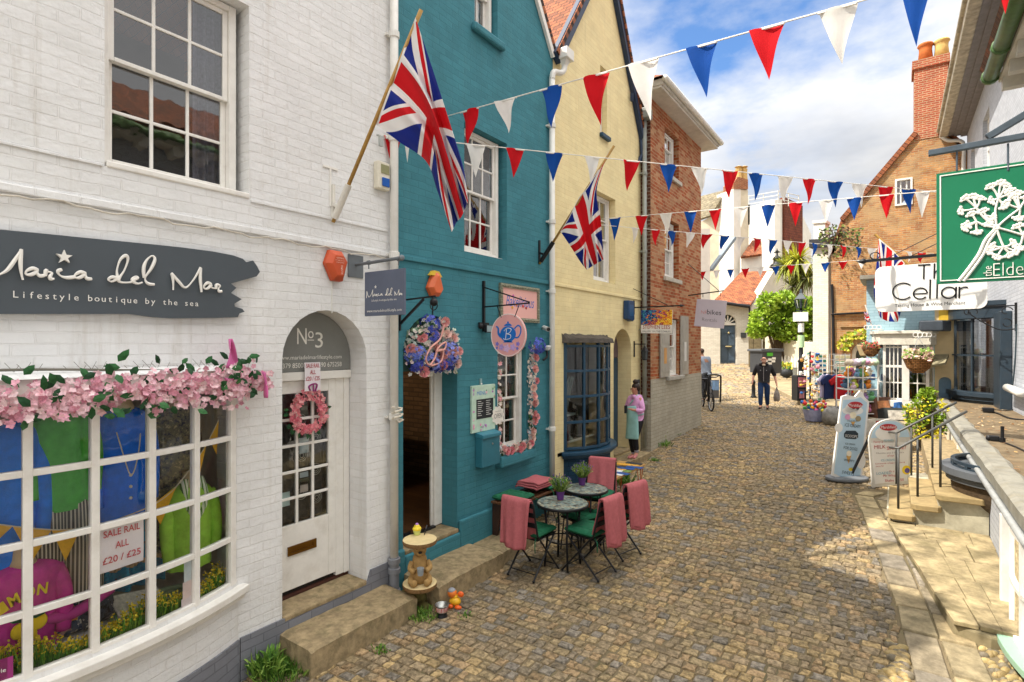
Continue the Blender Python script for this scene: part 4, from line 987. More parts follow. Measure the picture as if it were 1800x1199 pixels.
k=MB();q=onY(1127,542,10.3);e=onY(1196,540,10.3);k.bar((XF,10.3,q.z+.02),(e.x,10.3,q.z+.02),.025);k.lathe([(.03,0),(0.0,.09)],8,T(e.x,10.3,q.z+.02) @ Matrix.Rotation(pi/2,4,'Y'));k.bar((XF+.01,10.3,q.z-.12),(XF+.01,10.3,q.z+.16),.03);k.bar((XF,10.3,q.z+.4),(e.x-.25,10.3,q.z+.04),.012);obj('bracket',k,M_BLACK,t)
c=onX(1098,665,XF);c=onX(1122,680,XF);t=thing('wall_plate','dark grey notice plate beside the gallery doorway','sign',M=T(*c));k=MB();k.box((XF+.001,c.y-.13,c.z-.17),(XF+.015,c.y+.05,c.z+.15));obj('plate',k,mat('4a4e55',rough=.5),t);k=MB();M=wallM(XF+.016,c.y-.04,c.z);k.text('Gallery',M @ T(0,.06,0),w=.12,z1=.001);k.text('Open',M @ T(0,-.06,0),w=.08,z1=.001);obj('lettering',k,M_LET,t)
c=onX(1124,610,XF);t=thing('wall_lantern','small black wall lantern between the gallery door and the grey drainpipe','lantern',M=T(*c));k=MB();k.bar((XF+.01,10.32,c.z-.2),(XF+.01,10.32,c.z+.12),.025);k.bar((XF,10.32,c.z+.06),(XF+.25,10.32,c.z+.06),.02);obj('arm',k,M_BLACK,t)
k=MB();L=T(XF+.23,10.32,c.z-.14);k.lathe([(.05,-.1),(.065,.06)],6,L);obj('glass',k,mat('4a5052',rough=.15),t)
k=MB();k.lathe([(.085,.06),(.03,.13),(.0,.19)],6,L);k.lathe([(.055,-.12),(.055,-.1)],6,L)
for i in range(6): a_=i*pi/3;k.tube([(.052*cos(a_),.052*sin(a_),-.1),(.067*cos(a_),.067*sin(a_),.06)],.006,4,L)
obj('cage',k,M_BLACK,t)

t,M,a,b=board('hanging_sign','plain pale lilac hanging bike hire sign on the red brick house','sign',[(1224,525),(1277,529),(1273,577.5),(1221,573.5)],13.2,mat('c9c2cc',rough=.5,var=.03))
k=MB();k.text('bikes',M @ T(a*.25,-.02,.001),w=a*.95,z1=.001);k.text('Rentals',M @ T(0,-.19,.001),w=a*.98,z1=.001,thin=-.02);obj('lettering',k,mat('3f3d42',rough=.5),t)
k=MB();k.text('NF',M @ T(-a*.42,-.02,.001),w=a*.38,z1=.001,thin=-.02);obj('red_lettering',k,mat('c4563a',rough=.5),t)
k=MB();q=onY(1224,521,13.2);e=onY(1272,519,13.2);k.bar((XN,13.2,q.z+.03),(e.x,13.2,q.z+.1),.025)
for xx in (-3.75,-3.35): k.tube([(xx,13.2,q.z+.06),(xx,13.2,q.z-.03)],.008,5)
k.tube([(XN,13.2,q.z+.8),(e.x-.1,13.2,q.z+.1)],.008,5);obj('bracket',k,M_BLACK,t)

def union():
 m=newmat('union flag cloth');N=NT(m);uv=N.n('ShaderNodeTexCoord').outputs['UV'];s=N.n('ShaderNodeSeparateXYZ',{0: uv})
 x=N.math('MULTIPLY',N.math('SUBTRACT',s.outputs[0],.5),54.0);y=N.math('MULTIPLY',N.math('SUBTRACT',s.outputs[1],.5),30.0)
 ax,ay=N.math('ABSOLUTE',x),N.math('ABSOLUTE',y);mn=N.math('MINIMUM',ax,ay)
 d=N.math('DIVIDE',N.math('SUBTRACT',ax,N.math('MULTIPLY',ay,1.8)),2.06);sg=N.math('SIGN',N.math('MULTIPLY',x,y));ds=N.math('MULTIPLY',d,sg)
 white_d=N.math('LESS_THAN',N.math('ABSOLUTE',d),3.1);red_d=N.math('MULTIPLY',N.math('GREATER_THAN',ds,.0),N.math('LESS_THAN',ds,2.1))
 white_c=N.math('LESS_THAN',mn,5.0);red_c=N.math('LESS_THAN',mn,3.0)
 B,Wt,Rd=srgb('15267d'),srgb('e6e2de'),srgb('c8141d')
 c=N.mix(white_d,B,Wt);c=N.mix(red_d,c,Rd);c=N.mix(white_c,c,Wt);c=N.mix(red_c,c,Rd)
 hem=N.math('LESS_THAN',s.outputs[0],.03);c=N.mix(hem,c,Wt)
 obj_=N.n('ShaderNodeTexCoord').outputs['Object'];wv=N.n('ShaderNodeBump',{'Strength': .15,'Distance': .002,'Height': N.noise(obj_,90,3)})
 p=N.n('ShaderNodeBsdfPrincipled',{'Base Color': c,'Roughness': .75,'Normal': wv.outputs[0],'Specular IOR Level': .2});tr=N.n('ShaderNodeBsdfTranslucent',{'Color': c})
 N.out(N.n('ShaderNodeMixShader',{0: .3,1: p.outputs[0],2: tr.outputs[0]}).outputs[0]);return m
M_FLAG=union()
def net(rows,u,v):
 """bilinear-smooth lookup: rows[v][u] control points in photo pixels"""
 def cr(P,t):
  n=len(P)-1;x=min(t*n,n-1e-6);i=int(x);f_=x-i;a,b,c,d=P[max(i-1,0)],P[i],P[i+1],P[min(i+2,n)]
  return .5*((2*b)+(c-a)*f_+(2*a-5*b+4*c-d)*f_*f_+(3*b-a-3*c+d)*f_**3)
 return cr([cr([V((q[0],q[1],0)) for q in r],u) for r in rows],v)
def flag(label,base,tip,rows,Y,sc,org,foldn=2.2,amp=.07,butt=None):
 b,t_=onX(base[0],base[1],XF+.05),onY(tip[0],tip[1],Y)
 t=thing('flag_pole',label,'flag',M=T(*b));d=(t_-b).normalized()
 k=MB();k.tube([b-d*.06,t_+d*.05],.018,10);obj('pole',k,mat('a8823f',rough=.5,var=.2,scale=20),t,smooth=True)
 k=MB();k.tube([b-d*.02,b+d*.32],.032,10);k.bar((XF,b.y,b.z+.12),b+d*.1,.03);k.bar((XF+.01,b.y,b.z-.05),(XF+.01,b.y,b.z+.3),.03)
 obj('socket',k,mat('d6d2c8',rough=.5) if not butt else M_BLACK,t)
 def fn(u,v):
  q=net(rows,u,v);A=amp*(.12+u);off=A*sin(v*2*pi*foldn+u*2.3+.6)+.35*A*sin(v*2*pi*foldn*2.1+1.0+u*3)
  return onY(org[0]+q.x/sc,org[1]+q.y/sc,Y-.015-abs(A)*.4+off)
 k=MB();k.grid(fn,60,60,uv=True);obj('cloth',k,M_FLAG,t,smooth=True)
 return t
flag('large union flag hanging from a wooden pole with a white socket on the white house',(590,380),(736,28),
 [[(60,625),(180,715),(312,810),(368,960),(440,1165)],[(110,490),(215,575),(325,690),(390,900),(462,1120)],[(160,355),(258,460),(342,600),(420,850),(490,1085)],[(208,222),(300,380),(385,590),(462,835),(510,1040)],[(257,88),(335,320),(425,600),(498,840),(522,1010)]],3.2,2.855,(640,0),foldn=2.6,amp=.12)
flag('smaller union flag on a pole with a black butt on the yellow house',(952,458),(1076,262),
 [[(225,785),(252,822),(330,940),(400,1050),(455,1120)],[(300,660),(330,760),(400,890),(450,1010),(495,1095)],[(385,490),(420,610),(460,800),(505,970),(535,1070)],[(480,370),(500,500),(525,730),(560,920),(570,1050)],[(650,80),(545,410),(580,690),(595,880),(603,1030)]],6.75,4.994,(940,250),butt=True)

def slab(label,x0,x1,y0,y1,z0,z1,cut=None):
 k=MB();nx,ny=10,22
 def ed(u,v):
  x=lerp(x0,x1,u);y=lerp(y0,y1,v)
  e=min(u,1-u)*abs(x1-x0);g_=min(v,1-v)*abs(y1-y0)
  z=z1-.02*max(0,1-e/.05)**2*(u > .5)-.015*max(0,1-g_/.05)**2+.006*noise.noise(V((x*4,y*4,1)))-.01*noise.noise(V((x*1.5,y*1.5,8)))
  return V((x+.012*noise.noise(V((y*5,z*3,2))),y+.012*noise.noise(V((x*5,3,z))),z))
 k.grid(ed,nx,ny)
 top=[ed(i/nx,0) for i in range(nx+1)]+[ed(1,j/ny) for j in range(1,ny+1)]+[ed(1-i/nx,1) for i in range(1,nx+1)]+[ed(0,1-j/ny) for j in range(1,ny)]
 n=len(top);lo=[V((p.x+.02*noise.noise(V((p.y*6,p.x*6,4))),p.y+.02*noise.noise(V((p.x*6,p.y*6,5))),z0)) for p in top];mid=[V((p.x,p.y,lerp(p.z,z0,.5)))+V((rnd(-.008,.008),rnd(-.008,.008),0)) for p in top]
 k.add(top+mid+lo,[(i,n+i,n+(i+1)%n,(i+1)%n) for i in range(n)]+[(n+i,2*n+i,2*n+(i+1)%n,n+(i+1)%n) for i in range(n)])
 return solo('stone_step',label,'step',k,M_STEP,merge=True)
slab('worn stone step below the white shop door',XF+.02,XF+.47,2.62,3.80,-.1,.235)
slab('long stone step below the teal cafe doorway',XF+.052,XF+.55,4.02,5.12,-.1,.27)
slab('lower flagstone beside the cafe bench',XF+.052,XF+.50,5.14,6.0,-.1,.24)
slab('pale doorstep outside the gallery door',XF+.022,XF+.34,9.2,10.4,-.1,.56)
k=MB();k.ball((XF+.24,3.98,.07),(.17,.10,.14),12,8,rough=.1);k.ball((XF+.42,3.93,.02),(.08,.07,.09),10,6,rough=.15);solo('mossy_boulder','mossy rounded stone at the end of the teal house step','stone',k,mat('6b6236',rough=.95,var=.4,scale=9,bump=.8,bscale=30,dirt=.6,dirtc=(.10,.13,.04)),smooth=True)

M_PETAL=colmat(rough=.65,bump=0,var=.12,scale=60,name='petals',trans=.25)
M_LEAFC=colmat(rough=.5,bump=.2,var=.25,scale=30,name='leaves',trans=.2)
def nrand(n,s):
 v=V(n)+V((rnd(-s,s),rnd(-s,s),rnd(-s,s)));return v.normalized()
def blossom(mb,p,n,r,c,petals=5,cup=.35,centre=None):
 n=V(n).normalized();u=n.orthogonal().normalized();w_=n.cross(u);a0=rnd(0,6.28)
 for i in range(petals):
  a=a0+2*pi*i/petals+rnd(-.15,.15);d=u*cos(a)+w_*sin(a);s=n.cross(d);L=r*rnd(.85,1.1);k=rnd(.86,1.12)
  mb.add([p,p+d*L*.55+s*L*.42+n*L*cup*.5,p+d*L+n*L*cup*rnd(.6,1.2),p+d*L*.55-s*L*.42+n*L*cup*.5],[(0,1,2,3)],None,tuple(min(1,q*k) for q in c))
 if centre: mb.ball(p+n*r*.1,r*.14,5,3,None,centre)
def leaf(mb,p,d,n,L,wd,c):
 d=V(d).normalized();s=V(n).cross(d)
 if s.length < .01: s=d.orthogonal()
 s.normalize();n=d.cross(s);k=rnd(.75,1.2);c=tuple(q*k for q in c)
 mb.add([p,p+d*L*.3+s*wd*.5-n*L*.03,p+d*L*.7+s*wd*.4,p+d*L-n*L*.08,p+d*L*.7-s*wd*.4,p+d*L*.3-s*wd*.5-n*L*.03,p+d*L*.5+n*L*.03],[(0,1,6),(1,2,6),(2,3,6),(3,4,6),(4,5,6),(5,0,6)],None,c)
def rose(mb,p,n,r,c):
 n=V(n).normalized();u=n.orthogonal().normalized();w_=n.cross(u)
 for ring,(rr,h,m,lean) in enumerate(((1.0,.0,6,.9),(.72,.25,5,.55),(.42,.45,4,.25))):
  for i in range(m):
   a=2*pi*i/m+ring*.6;d=u*cos(a)+w_*sin(a);s=n.cross(d);k=rnd(.85,1.08)*(1-.05*ring);wdt=r*rr*.75
   b=p+d*r*rr*.35+n*r*h*.6;t_=p+d*r*rr*(.55+.45*lean)+n*r*(h+.45)
   mb.add([b-s*wdt*.5,b+s*wdt*.5,t_+s*wdt*.55,t_+d*r*.06+n*r*.08,t_-s*wdt*.55],[(0,1,2,3,4)],None,tuple(min(1,q*k) for q in c))
def pom(mb,p,n,R,c,m=55,br=.028):
 """hydrangea head: many small four petalled flowers over a ball"""
 for i in range(m):
  d=V((rnd(-1,1),rnd(-1,1),rnd(-1,1))).normalized()
  if d.dot(V(n)) < -.35: continue
  k=rnd(.75,1.25);blossom(mb,V(p)+d*R*rnd(.82,1.0),nrand(d,.25),br,tuple(min(1,q*k) for q in c),4,.15)
PINK=[srgb(c) for c in ('e9bcc6','efccd2','e3aab9','f0d6d8','d998aa','ecc3ca')]
GRN=[srgb(c) for c in ('24502c','2f6236','1d4327','3d7040')]
t=thing('blossom_garland','long pink cherry blossom garland draped above the curved shop window','flower garland',tuple(BW.p(0,2.3,.1)))
gb,gl_=MB(),MB();gz=lambda y: 2.385+.02*sin(y*6)+(.03 if y > 1.6 else 0)
for i in range(1350):
 y=rnd(-.1,2.50);z=gz(y)+rnd(-1,1)*rnd(.3,1)*(.135 if y < 1.5 else .155)+(-.05 if y < .6 else 0)
 if y > 1.95 and random.random() < .35: z -=rnd(.0,.14);
 if y > 2.3: z=2.40+rnd(-.07,.07)
 a=ang(min(2.25,y)) if y < 2.25 else BW.A
 p=BW.p(a,z,rnd(.04,.17));p.y=y if y > 2.25 else p.y
 if y > 2.25: p.x=XF+rnd(.03,.12)
 blossom(gb,p,nrand((1,-.25,.15),.75),rnd(.019,.031),random.choice(PINK),5,.35)
obj('blossom',gb,M_PETAL,t)
for i in range(150):
 y=rnd(-.1,2.4);z=gz(y)+rnd(-.16,.19);a=ang(min(2.25,y));p=BW.p(a,z,rnd(.06,.19))
 leaf(gl_,p,V((rnd(-.2,.5),rnd(-1,1),rnd(-.6,1))),V((1,0,.2)),rnd(.06,.10),rnd(.03,.05),random.choice(GRN))
obj('leaves',gl_,M_LEAFC,t)
k=MB();k.tube(smooth_path([(XF+.02,.1,2.52),(XF+.1,.8,2.55),(XF+.12,1.4,2.53),(XF+.08,2.1,2.49),(XF+.04,2.45,2.44)],6),.008,6)
for i in range(40):
 y=.1+i*.055;k.tube([(XF+.015,y,2.56+.03*sin(i)),(XF+.12,y+.12,2.40)],.0016,3);k.tube([(XF+.015,y+.12,2.56+.03*sin(i)),(XF+.12,y,2.40)],.0016,3)
obj('wire_netting',k,mat('6b675c',rough=.8),t)
for (px_,py_,pts) in ((405,625,[(-.05,-.12),(.11,-.11),(.0,.16)]),(464,672,[(-.03,.12),(.05,.05),(.02,-.16)]),(404,678,[(-.06,.08),(.09,.06),(.05,-.12)])):
 c=onX(px_,py_,XF+.14);k=MB();M=wallM(XF+.14,c.y,c.z)
 k.grid(lambda u,v: M @ V((lerp(lerp(pts[0][0],pts[1][0],u),pts[2][0],v)*.8,lerp(lerp(pts[0][1],pts[1][1],u),pts[2][1],v)*.8,.03*sin(u*5+v*3))),8,8)
 obj('ribbon',k,mat('d76fa6',rough=.5,var=.1),t,smooth=True,solid=.003)
wc=onX(541,724,XF-.24);t=thing('door_wreath','round coral pink hydrangea wreath hanging on the white shop door','wreath',M=T(*wc));k=MB();kl=MB()
for i in range(330):
 a=rnd(0,2*pi);r=.155+rnd(-.045,.045);p=V((XF-.245+rnd(.0,.05),wc.y+r*cos(a),wc.z+r*sin(a)*1.08));blossom(k,p,nrand((1,0,0),.6),rnd(.016,.026),random.choice([srgb(c) for c in ('e98f98','ee9fa5','f3b8b6','dd7485')]),4,.2)
for i in range(16):
 a=rnd(0,2*pi);p=V((XF-.235,wc.y+.2*cos(a),wc.z+.2*sin(a)));leaf(kl,p,V((.2,cos(a),sin(a))),V((1,0,0)),.06,.03,random.choice(GRN))
obj('blossom',k,M_PETAL,t);obj('leaves',kl,M_LEAFC,t)
def paper(label,M,w,h,lines,c='e8e2e6',tc='b03a48',parent=None):
 t=thing('sale_notice',label,'notice',M=M);k=MB();k.grid(lambda u,v: M @ V((lerp(-w/2,w/2,u),lerp(-h/2,h/2,v),.003*sin(u*6+v*4))),8,8);obj('paper',k,mat(c,rough=.7,var=.04),t)
 k=MB();n=len(lines)
 for i,(s_,ww) in enumerate(lines): k.text(s_,M @ T(0,h*.5-(i+.85)*h/(n+.45),.005),w=w*ww,h=h*.15,thin=.012,z1=.001)
 obj('lettering',k,mat(tc,rough=.6),t);return t
c=onX(549.5,662,XF-.2);M=wallM(XF-.2,c.y,c.z);t=paper('white sale notice with red print hung above the door wreath',M,.17,.27,[('SALE RAIL',.85),('ALL',.35),('£20 / £25',.85),(' ',.1)])
k=MB();k.tube(smooth_path([M @ V(q) for q in ((-.03,-.13,.01),(-.045,-.09,.012),(0,-.07,.015),(.04,-.08,.012),(.02,-.14,.01))],4),.008,5);k.tube([M @ V((0,-.07,.012)),M @ V((.0,-.14,.012))],.007,5);obj('ribbon',k,mat('8b1f6b',rough=.5),t)
t=thing('flower_arch','blue hydrangea and pink rose flower panel filling the arch over the teal doorway','flowers',(XF,4.49,2.45));k=MB();kr=MB();kw=MB();kl=MB()
c0=(4.49,2.59);BLUE=[srgb(c) for c in ('5a68c8','6b7fd6','4a55b4','8793de')]
inside=lambda y,z,m=.03: abs(y-c0[0]) < .44-m and (z < c0[1] or hypot(y-c0[0],z-c0[1]) < .44-m) and z > 2.36
for (y,z,R) in ((4.44,2.93,.12),(4.46,2.79,.10),(4.20,2.58,.13),(4.22,2.47,.09),(4.74,2.60,.15),(4.72,2.49,.11),(4.45,2.50,.12),(4.56,2.46,.1)): pom(k,(XF+.02,y,z),(1,-.2,0),R,random.choice(BLUE),75,.03)
for i in range(18):
 while True:
  y,z=rnd(4.08,4.9),rnd(2.38,3.0)
  if inside(y,z): break
 rose(kr,V((XF+.06,y,z)),nrand((1,-.3,.1),.5),rnd(.05,.065),random.choice([srgb(c) for c in ('eba9a6','f0bdb4','e89a9c','f3cfc4')]))
for i in range(480):
 y,z=rnd(4.06,4.95),rnd(2.36,3.0)
 if not inside(y,z,-.01): continue
 blossom(kw,V((XF+rnd(-.03,.07),y,z)),nrand((1,-.2,0),.7),rnd(.018,.032),random.choice([srgb(c) for c in ('ecebe0','dfe6d6','f2e9d9','c8d8d0','e8d3d0')]),5,.3)
for i in range(110):
 y,z=rnd(4.06,4.93),rnd(2.37,3.0)
 if inside(y,z,0): leaf(kl,V((XF+rnd(-.02,.06),y,z)),V((rnd(0,.6),rnd(-1,1),rnd(-1,1))),V((1,0,0)),rnd(.05,.08),.035,random.choice([srgb(c) for c in ('3d6b4d','6d8a66','86a08a','517a58')]))
obj('hydrangeas',k,M_PETAL,t);obj('pink_blossom',kr,M_PETAL,t);obj('white_blossom',kw,M_PETAL,t);obj('leaves',kl,M_LEAFC,t)
k=MB();M=wallM(XF+.11,4.46,2.66);k.tube(smooth_path([M @ V(q) for q in ((.12,.26,0),(.05,.1,0),(-.1,.0,0),(-.18,-.12,0),(-.12,-.19,0),(-.04,-.12,0),(.02,.0,0),(.14,.06,0),(.12,-.02,0),(-.02,-.04,0),(.1,-.03,0),(.06,-.16,0),(-.1,-.2,0))],6),.012,7);obj('script_letter',k,mat('d99f93',rough=.4),t,smooth=True)
k=MB();k.shape([[(4.06,2.40),(4.92,2.40)]+[(4.49+.43*cos(pi*i/20),2.59+.43*sin(pi*i/20)) for i in range(21)]],-.03,-.0,wallM(XF-.06));obj('backing',k,mat('35514a',rough=.9),t)
t=thing('rose_garland','white and pink rose garland down the cafe window and along its sill','flower garland',(XF,6.4,1.3));k,kl,kb=MB(),MB(),MB()
path=[(6.54,2.66),(6.5,2.4),(6.49,2.0),(6.5,1.6),(6.49,1.35),(6.35,1.28),(6.1,1.27),(5.82,1.27),(5.76,1.35)]
def alongp(P,s):
 Ls=[hypot(P[i+1][0]-P[i][0],P[i+1][1]-P[i][1]) for i in range(len(P)-1)];s *=sum(Ls)
 for i,L in enumerate(Ls):
  if s <=L: return lerp(P[i][0],P[i+1][0],s/L),lerp(P[i][1],P[i+1][1],s/L)
  s -=L
 return P[-1]
for i in range(360):
 y,z=alongp(path,random.random());p=V((XF+rnd(.01,.09),y+rnd(-.07,.07),z+rnd(-.06,.06)))
 blossom(k,p,nrand((1,-.2,.1),.6),rnd(.018,.03),random.choice([srgb(c) for c in ('eee6d8','e4e0d2','f0dcd0','dfe3e2','eac9c4','c9d8e2')]),5,.3)
for i in range(26):
 y,z=alongp(path,(i+.5)/26);rose(k,V((XF+.09,y+rnd(-.05,.05),z+rnd(-.05,.05))),nrand((1,-.3,.1),.3),rnd(.045,.06),random.choice([srgb(c) for c in ('eaa3a3','f0b9b4','e48f96','f2d3c6')]))
for i in range(60):
 y,z=alongp(path,rnd(.4,1));leaf(kl,V((XF+rnd(.02,.1),y+rnd(-.08,.08),z+rnd(-.08,.06))),V((rnd(0,.6),rnd(-1,1),rnd(-1,.6))),V((1,0,0)),.075,.04,random.choice(GRN))
for i in range(40): 
 z=rnd(1.35,2.45);blossom(k,V((XF+.01,5.77+rnd(-.02,.03),z)),nrand((1,-.3,.1),.5),rnd(.02,.035),random.choice([srgb(c) for c in ('eee6d8','eaa9ac','f0c9c4')]),5,.3)
pom(kb,(XF+.09,6.56,2.67),(1,-.3,0),.13,BLUE[0],130,.03)
obj('blossom',k,M_PETAL,t);obj('leaves',kl,M_LEAFC,t);obj('hydrangea',kb,M_PETAL,t)
k=MB()
for i in range(14):
 y,z=rnd(5.85,6.3),rnd(1.4,2.5);k.ball((XF-.35,y,z),(.02,rnd(.03,.07),rnd(.04,.09)),8,5)
k.box((XF-.5,5.8,1.2),(XF-.2,6.4,1.25));k.box((XF-.5,5.8,1.9),(XF-.2,6.4,1.92));tag(k_ :=obj('window_ornaments',k,mat('cdbb9a',rough=.6,var=.5,scale=4),None,T(XF-.35,6.1,1.3)),'cream hearts and cups on little shelves inside the cafe window','ornaments')

def mosaic():
 m=newmat('mosaic top');N=NT(m);o_=N.n('ShaderNodeTexCoord').outputs['Object']
 sc=N.n('ShaderNodeMapping',{'Vector': o_,'Scale': (24,34,.001)}).outputs[0]
 v=N.n('ShaderNodeTexVoronoi',{'Vector': sc,'Scale': 1.0,'Randomness': .75});e=N.n('ShaderNodeTexVoronoi',{'Vector': sc,'Scale': 1.0,'Randomness': .75},feature='DISTANCE_TO_EDGE')
 hh=N.n('ShaderNodeSeparateColor',{0: v.outputs['Color']}).outputs[0]
 c=N.ramp(hh,[(0,srgb('2b2f33')),(.18,srgb('3a3f42')),(.2,srgb('7f9490')),(.42,srgb('90a39b')),(.44,srgb('c0bca0')),(.58,srgb('9c9a86')),(.6,srgb('b7a277')),(.7,srgb('6d7f80')),(1.0,srgb('8ba39c'))])
 c=N.mix(N.ramp(e.outputs['Distance'],[(.03,(1,1,1)),(.07,(0,0,0))]),c,srgb('6d6a5e'))
 bn=N.n('ShaderNodeBump',{'Strength': .5,'Distance': .003,'Height': e.outputs['Distance']})
 N.out(N.n('ShaderNodeBsdfPrincipled',{'Base Color': c,'Roughness': .35,'Normal': bn.outputs[0]}).outputs[0]);return m
M_MOS=mosaic()
def table(c,r,hh):
 t=thing('bistro_table','','table',c);M=T(*c)
 k=MB();k.lathe([(r-.01,hh-.012),(r-.006,hh)],40,M);obj('mosaic_top',k,M_MOS,t,M)
 k=MB();k.lathe([(r-.008,hh-.03),(r+.004,hh-.028),(r+.006,hh-.004),(r-.004,hh+.004),(r-.006,hh-.006)],40,M,cap=False);k.lathe([(0.0,hh-.025),(r-.008,hh-.025)],40,M,cap=False);obj('rim',k,M_BLACK,t,smooth=True)
 for i in range(4):
  a=pi/4+i*pi/2;k=MB();d=V((cos(a),sin(a),0));k.tube([M @ (d*(r*.72)+V((0,0,hh-.03))),M @ (d*(r*.6)+V((0,0,hh*.5))),M @ (d*(r*.72)+V((0,0,.0)))],.013,8);obj('leg',k,M_BLACK,t,smooth=True)
 k=MB();k.tube([M @ V((r*.6*cos(i*pi/12),r*.6*sin(i*pi/12),hh*.42)) for i in range(24)],.008,6,closed=True)
 for i in range(4): a=i*pi/2;k.tube(smooth_path([M @ V((r*.62*cos(a+s),r*.62*sin(a+s),hh*.85-.1*sin(s*4))) for s in (-.6,-.2,.2,.6)],4),.006,5)
 obj('scroll_ring',k,M_BLACK,t)
 return t
p=onG(989,884,.735);r1=45*((p-CAM).dot(V((-SI,CO,0))) )/FO;T1=V((p.x,p.y,ground(p.x,p.y)+.005));t=table(tuple(T1),r1,.735);t['label']='round mosaic topped bistro table nearest the camera';t['group']='mosaic bistro tables'
p=onG(1030,859,.735);r2=38*((p-CAM).dot(V((-SI,CO,0))) )/FO;T2=V((p.x,p.y,ground(p.x,p.y)+.005));t=table(tuple(T2),r2,.735);t['label']='round mosaic bistro table standing farther up the hill behind the first';t['group']='mosaic bistro tables'
M_POT=mat('5a2f72',rough=.5,var=.15,bump=.3,bscale=120)
def lavender(label,c,hgt):
 t=thing('lavender_pot',label,'potted plant',c);M=T(*c)
 k=MB();k.lathe([(.038,0),(.05,.085),(.054,.087),(.054,.1),(.047,.1),(.045,.09)],18,M);obj('pot',k,M_POT,t,smooth=False)
 k=MB();kf=MB()
 for i in range(170):
  a=rnd(0,2*pi);s=rnd(.02,1)**.6;L=hgt*rnd(.55,1.0);tip=V((cos(a)*s*.15,sin(a)*s*.15,.09+L*(1-.35*s*s)));b=V((cos(a)*.03*s,sin(a)*.03*s,.085))
  col_=random.choice([srgb(c) for c in ('6d8a3a','86a047','587a35','a0b25c','4c6b30')])
  k.tube([M @ b,M @ (b.lerp(tip,.5)+V((0,0,.01))),M @ tip],[.002,.0016,.001],3,None,col_)
  for q in range(5): pp_=b.lerp(tip,rnd(.3,1));leaf(k,M @ pp_,V((rnd(-1,1),rnd(-1,1),rnd(.1,1))),V((0,0,1)),rnd(.02,.035),.007,col_)
  if random.random() < .22: 
   for q in range(4): kf.ball(M @ (tip+V((rnd(-.003,.003),rnd(-.003,.003),.004*q))),.0045,5,3,None,random.choice([srgb(c) for c in ('6f5aa8','8572b8','564488')]))
 obj('foliage',k,M_LEAFC,t);obj('flowers',kf,M_PETAL,t)
 return t
q=onG(985,878,.74);lavender('bushy lavender in a purple pot on the nearest mosaic table',(q.x,q.y,T1.z+.74),.22)
q=onG(1023,852,.74);lavender('lavender with violet flowers in a purple pot on the farther mosaic table',(q.x,q.y,T2.z+.74),.22)

M_BLK=mat('ae6266',rough=.95,var=.1,scale=30,bump=.5,bscale=150,spec=.1)
M_CUSH=mat('0f5a3c',rough=.85,var=.2,scale=12,bump=.4,bscale=90)
def make_chair():
 t=thing('folding_chair','x','chair',(0,0,0))
 k=MB()
 for i in range(6): x=-.17+i*.068;k.box((x-.026,-.19,.435),(x+.026,.19,.448))
 obj('seat',k,M_BLACK,t,bevel=.003)
 for s in (-1,1):
  k=MB();k.tube([(-.30,.2*s,.87),(-.21,.2*s,.5),(.22,.2*s,.015)],.011,8);k.lathe([(.015,0),(.015,.02)],8,T(.222,.2*s,0));obj('leg',k,M_BLACK,t)
  k=MB();k.tube([(.19,.175*s,.44),(-.25,.175*s,.015)],.011,8);k.lathe([(.015,0),(.015,.02)],8,T(-.252,.175*s,0));obj('leg',k,M_BLACK,t)
 k=MB();k.tube([(.17,-.2,.075),(.17,.2,.075)],.007,6);k.tube([(-.2,-.175,.065),(-.2,.175,.065)],.007,6);obj('stretcher',k,M_BLACK,t)
 k=MB()
 for z in (.62,.74,.85): x=-.21-(z-.5)*.243;k.bar((x,-.2,z),(x,.2,z),.012,.05)
 obj('backrest',k,M_BLACK,t)
 return t
def make_cushion():
 k=MB()
 def fn(top):
  def f_(u,v):
   x,y=lerp(-.2,.2,u),lerp(-.2,.2,v);e=min(u,1-u,v,1-v)*.4
   h=.035*sqrt(min(1,e/.035));d=0
   for a in (-1/3.,1/3.):
    d +=.012*math.exp(-((x-a*.3)/.012)**2)+.012*math.exp(-((y-a*.3)/.012)**2)
   return V((x,y,.487+(h-d*(e > .02) if top else -h)))
  return f_
 k.grid(fn(True),36,36);k.grid(fn(False),36,36)
 for s in (-1,1): k.tube([(-.2,.17*s,.47),(-.25,.19*s,.44),(-.26,.2*s,.33)],.006,5)
 o=obj('seat_cushion',k,M_CUSH,None,I4,smooth=True);return tag(o,'x','cushion')
def make_blanket(seed):
 random.seed(seed);k=MB();ph=rnd(0,6)
 A=[(-.165,.45),(-.20,.58),(-.25,.74),(-.275,.85),(-.29,.895),(-.315,.905),(-.34,.88),(-.36,.72),(-.375,.56),(-.385,.42)]
 P=smooth_path([(a,0,b) for a,b in A],4)
 for lay,off,y0_,y1_ in ((0,.0,-.185,.195),(1,.012,-.17,.20)):
  def f_(u,v):
   q=P[min(len(P)-1,int(v*(len(P)-1)+.5))];nx=.5+.5*v;x=q.x
   d=(abs(v-.48)/.5)**1.2;y=lerp(y0_,y1_,u)*(1-.06*d)
   wv=.020*sin(u*8+ph+lay)*d+.011*sin(u*17+v*3+ph*2)*d
   out_=-1 if v > .5 else 1
   return V((x+(wv+off*(1 if lay else 0))*out_,y,q.z+(off if .4 < v < .6 else 0)-.03*lay*(v > .9)+.022*sin(u*5+ph)*max(0,d-.4)))
  k.grid(f_,26,len(P)-1)
 o=obj('blanket',k,M_BLK,None,I4,smooth=True,solid=.009);tag(o,'x','blanket');random.seed(seed*3);return o
ch0=make_chair();cu0=make_cushion();bl0=make_blanket(11)
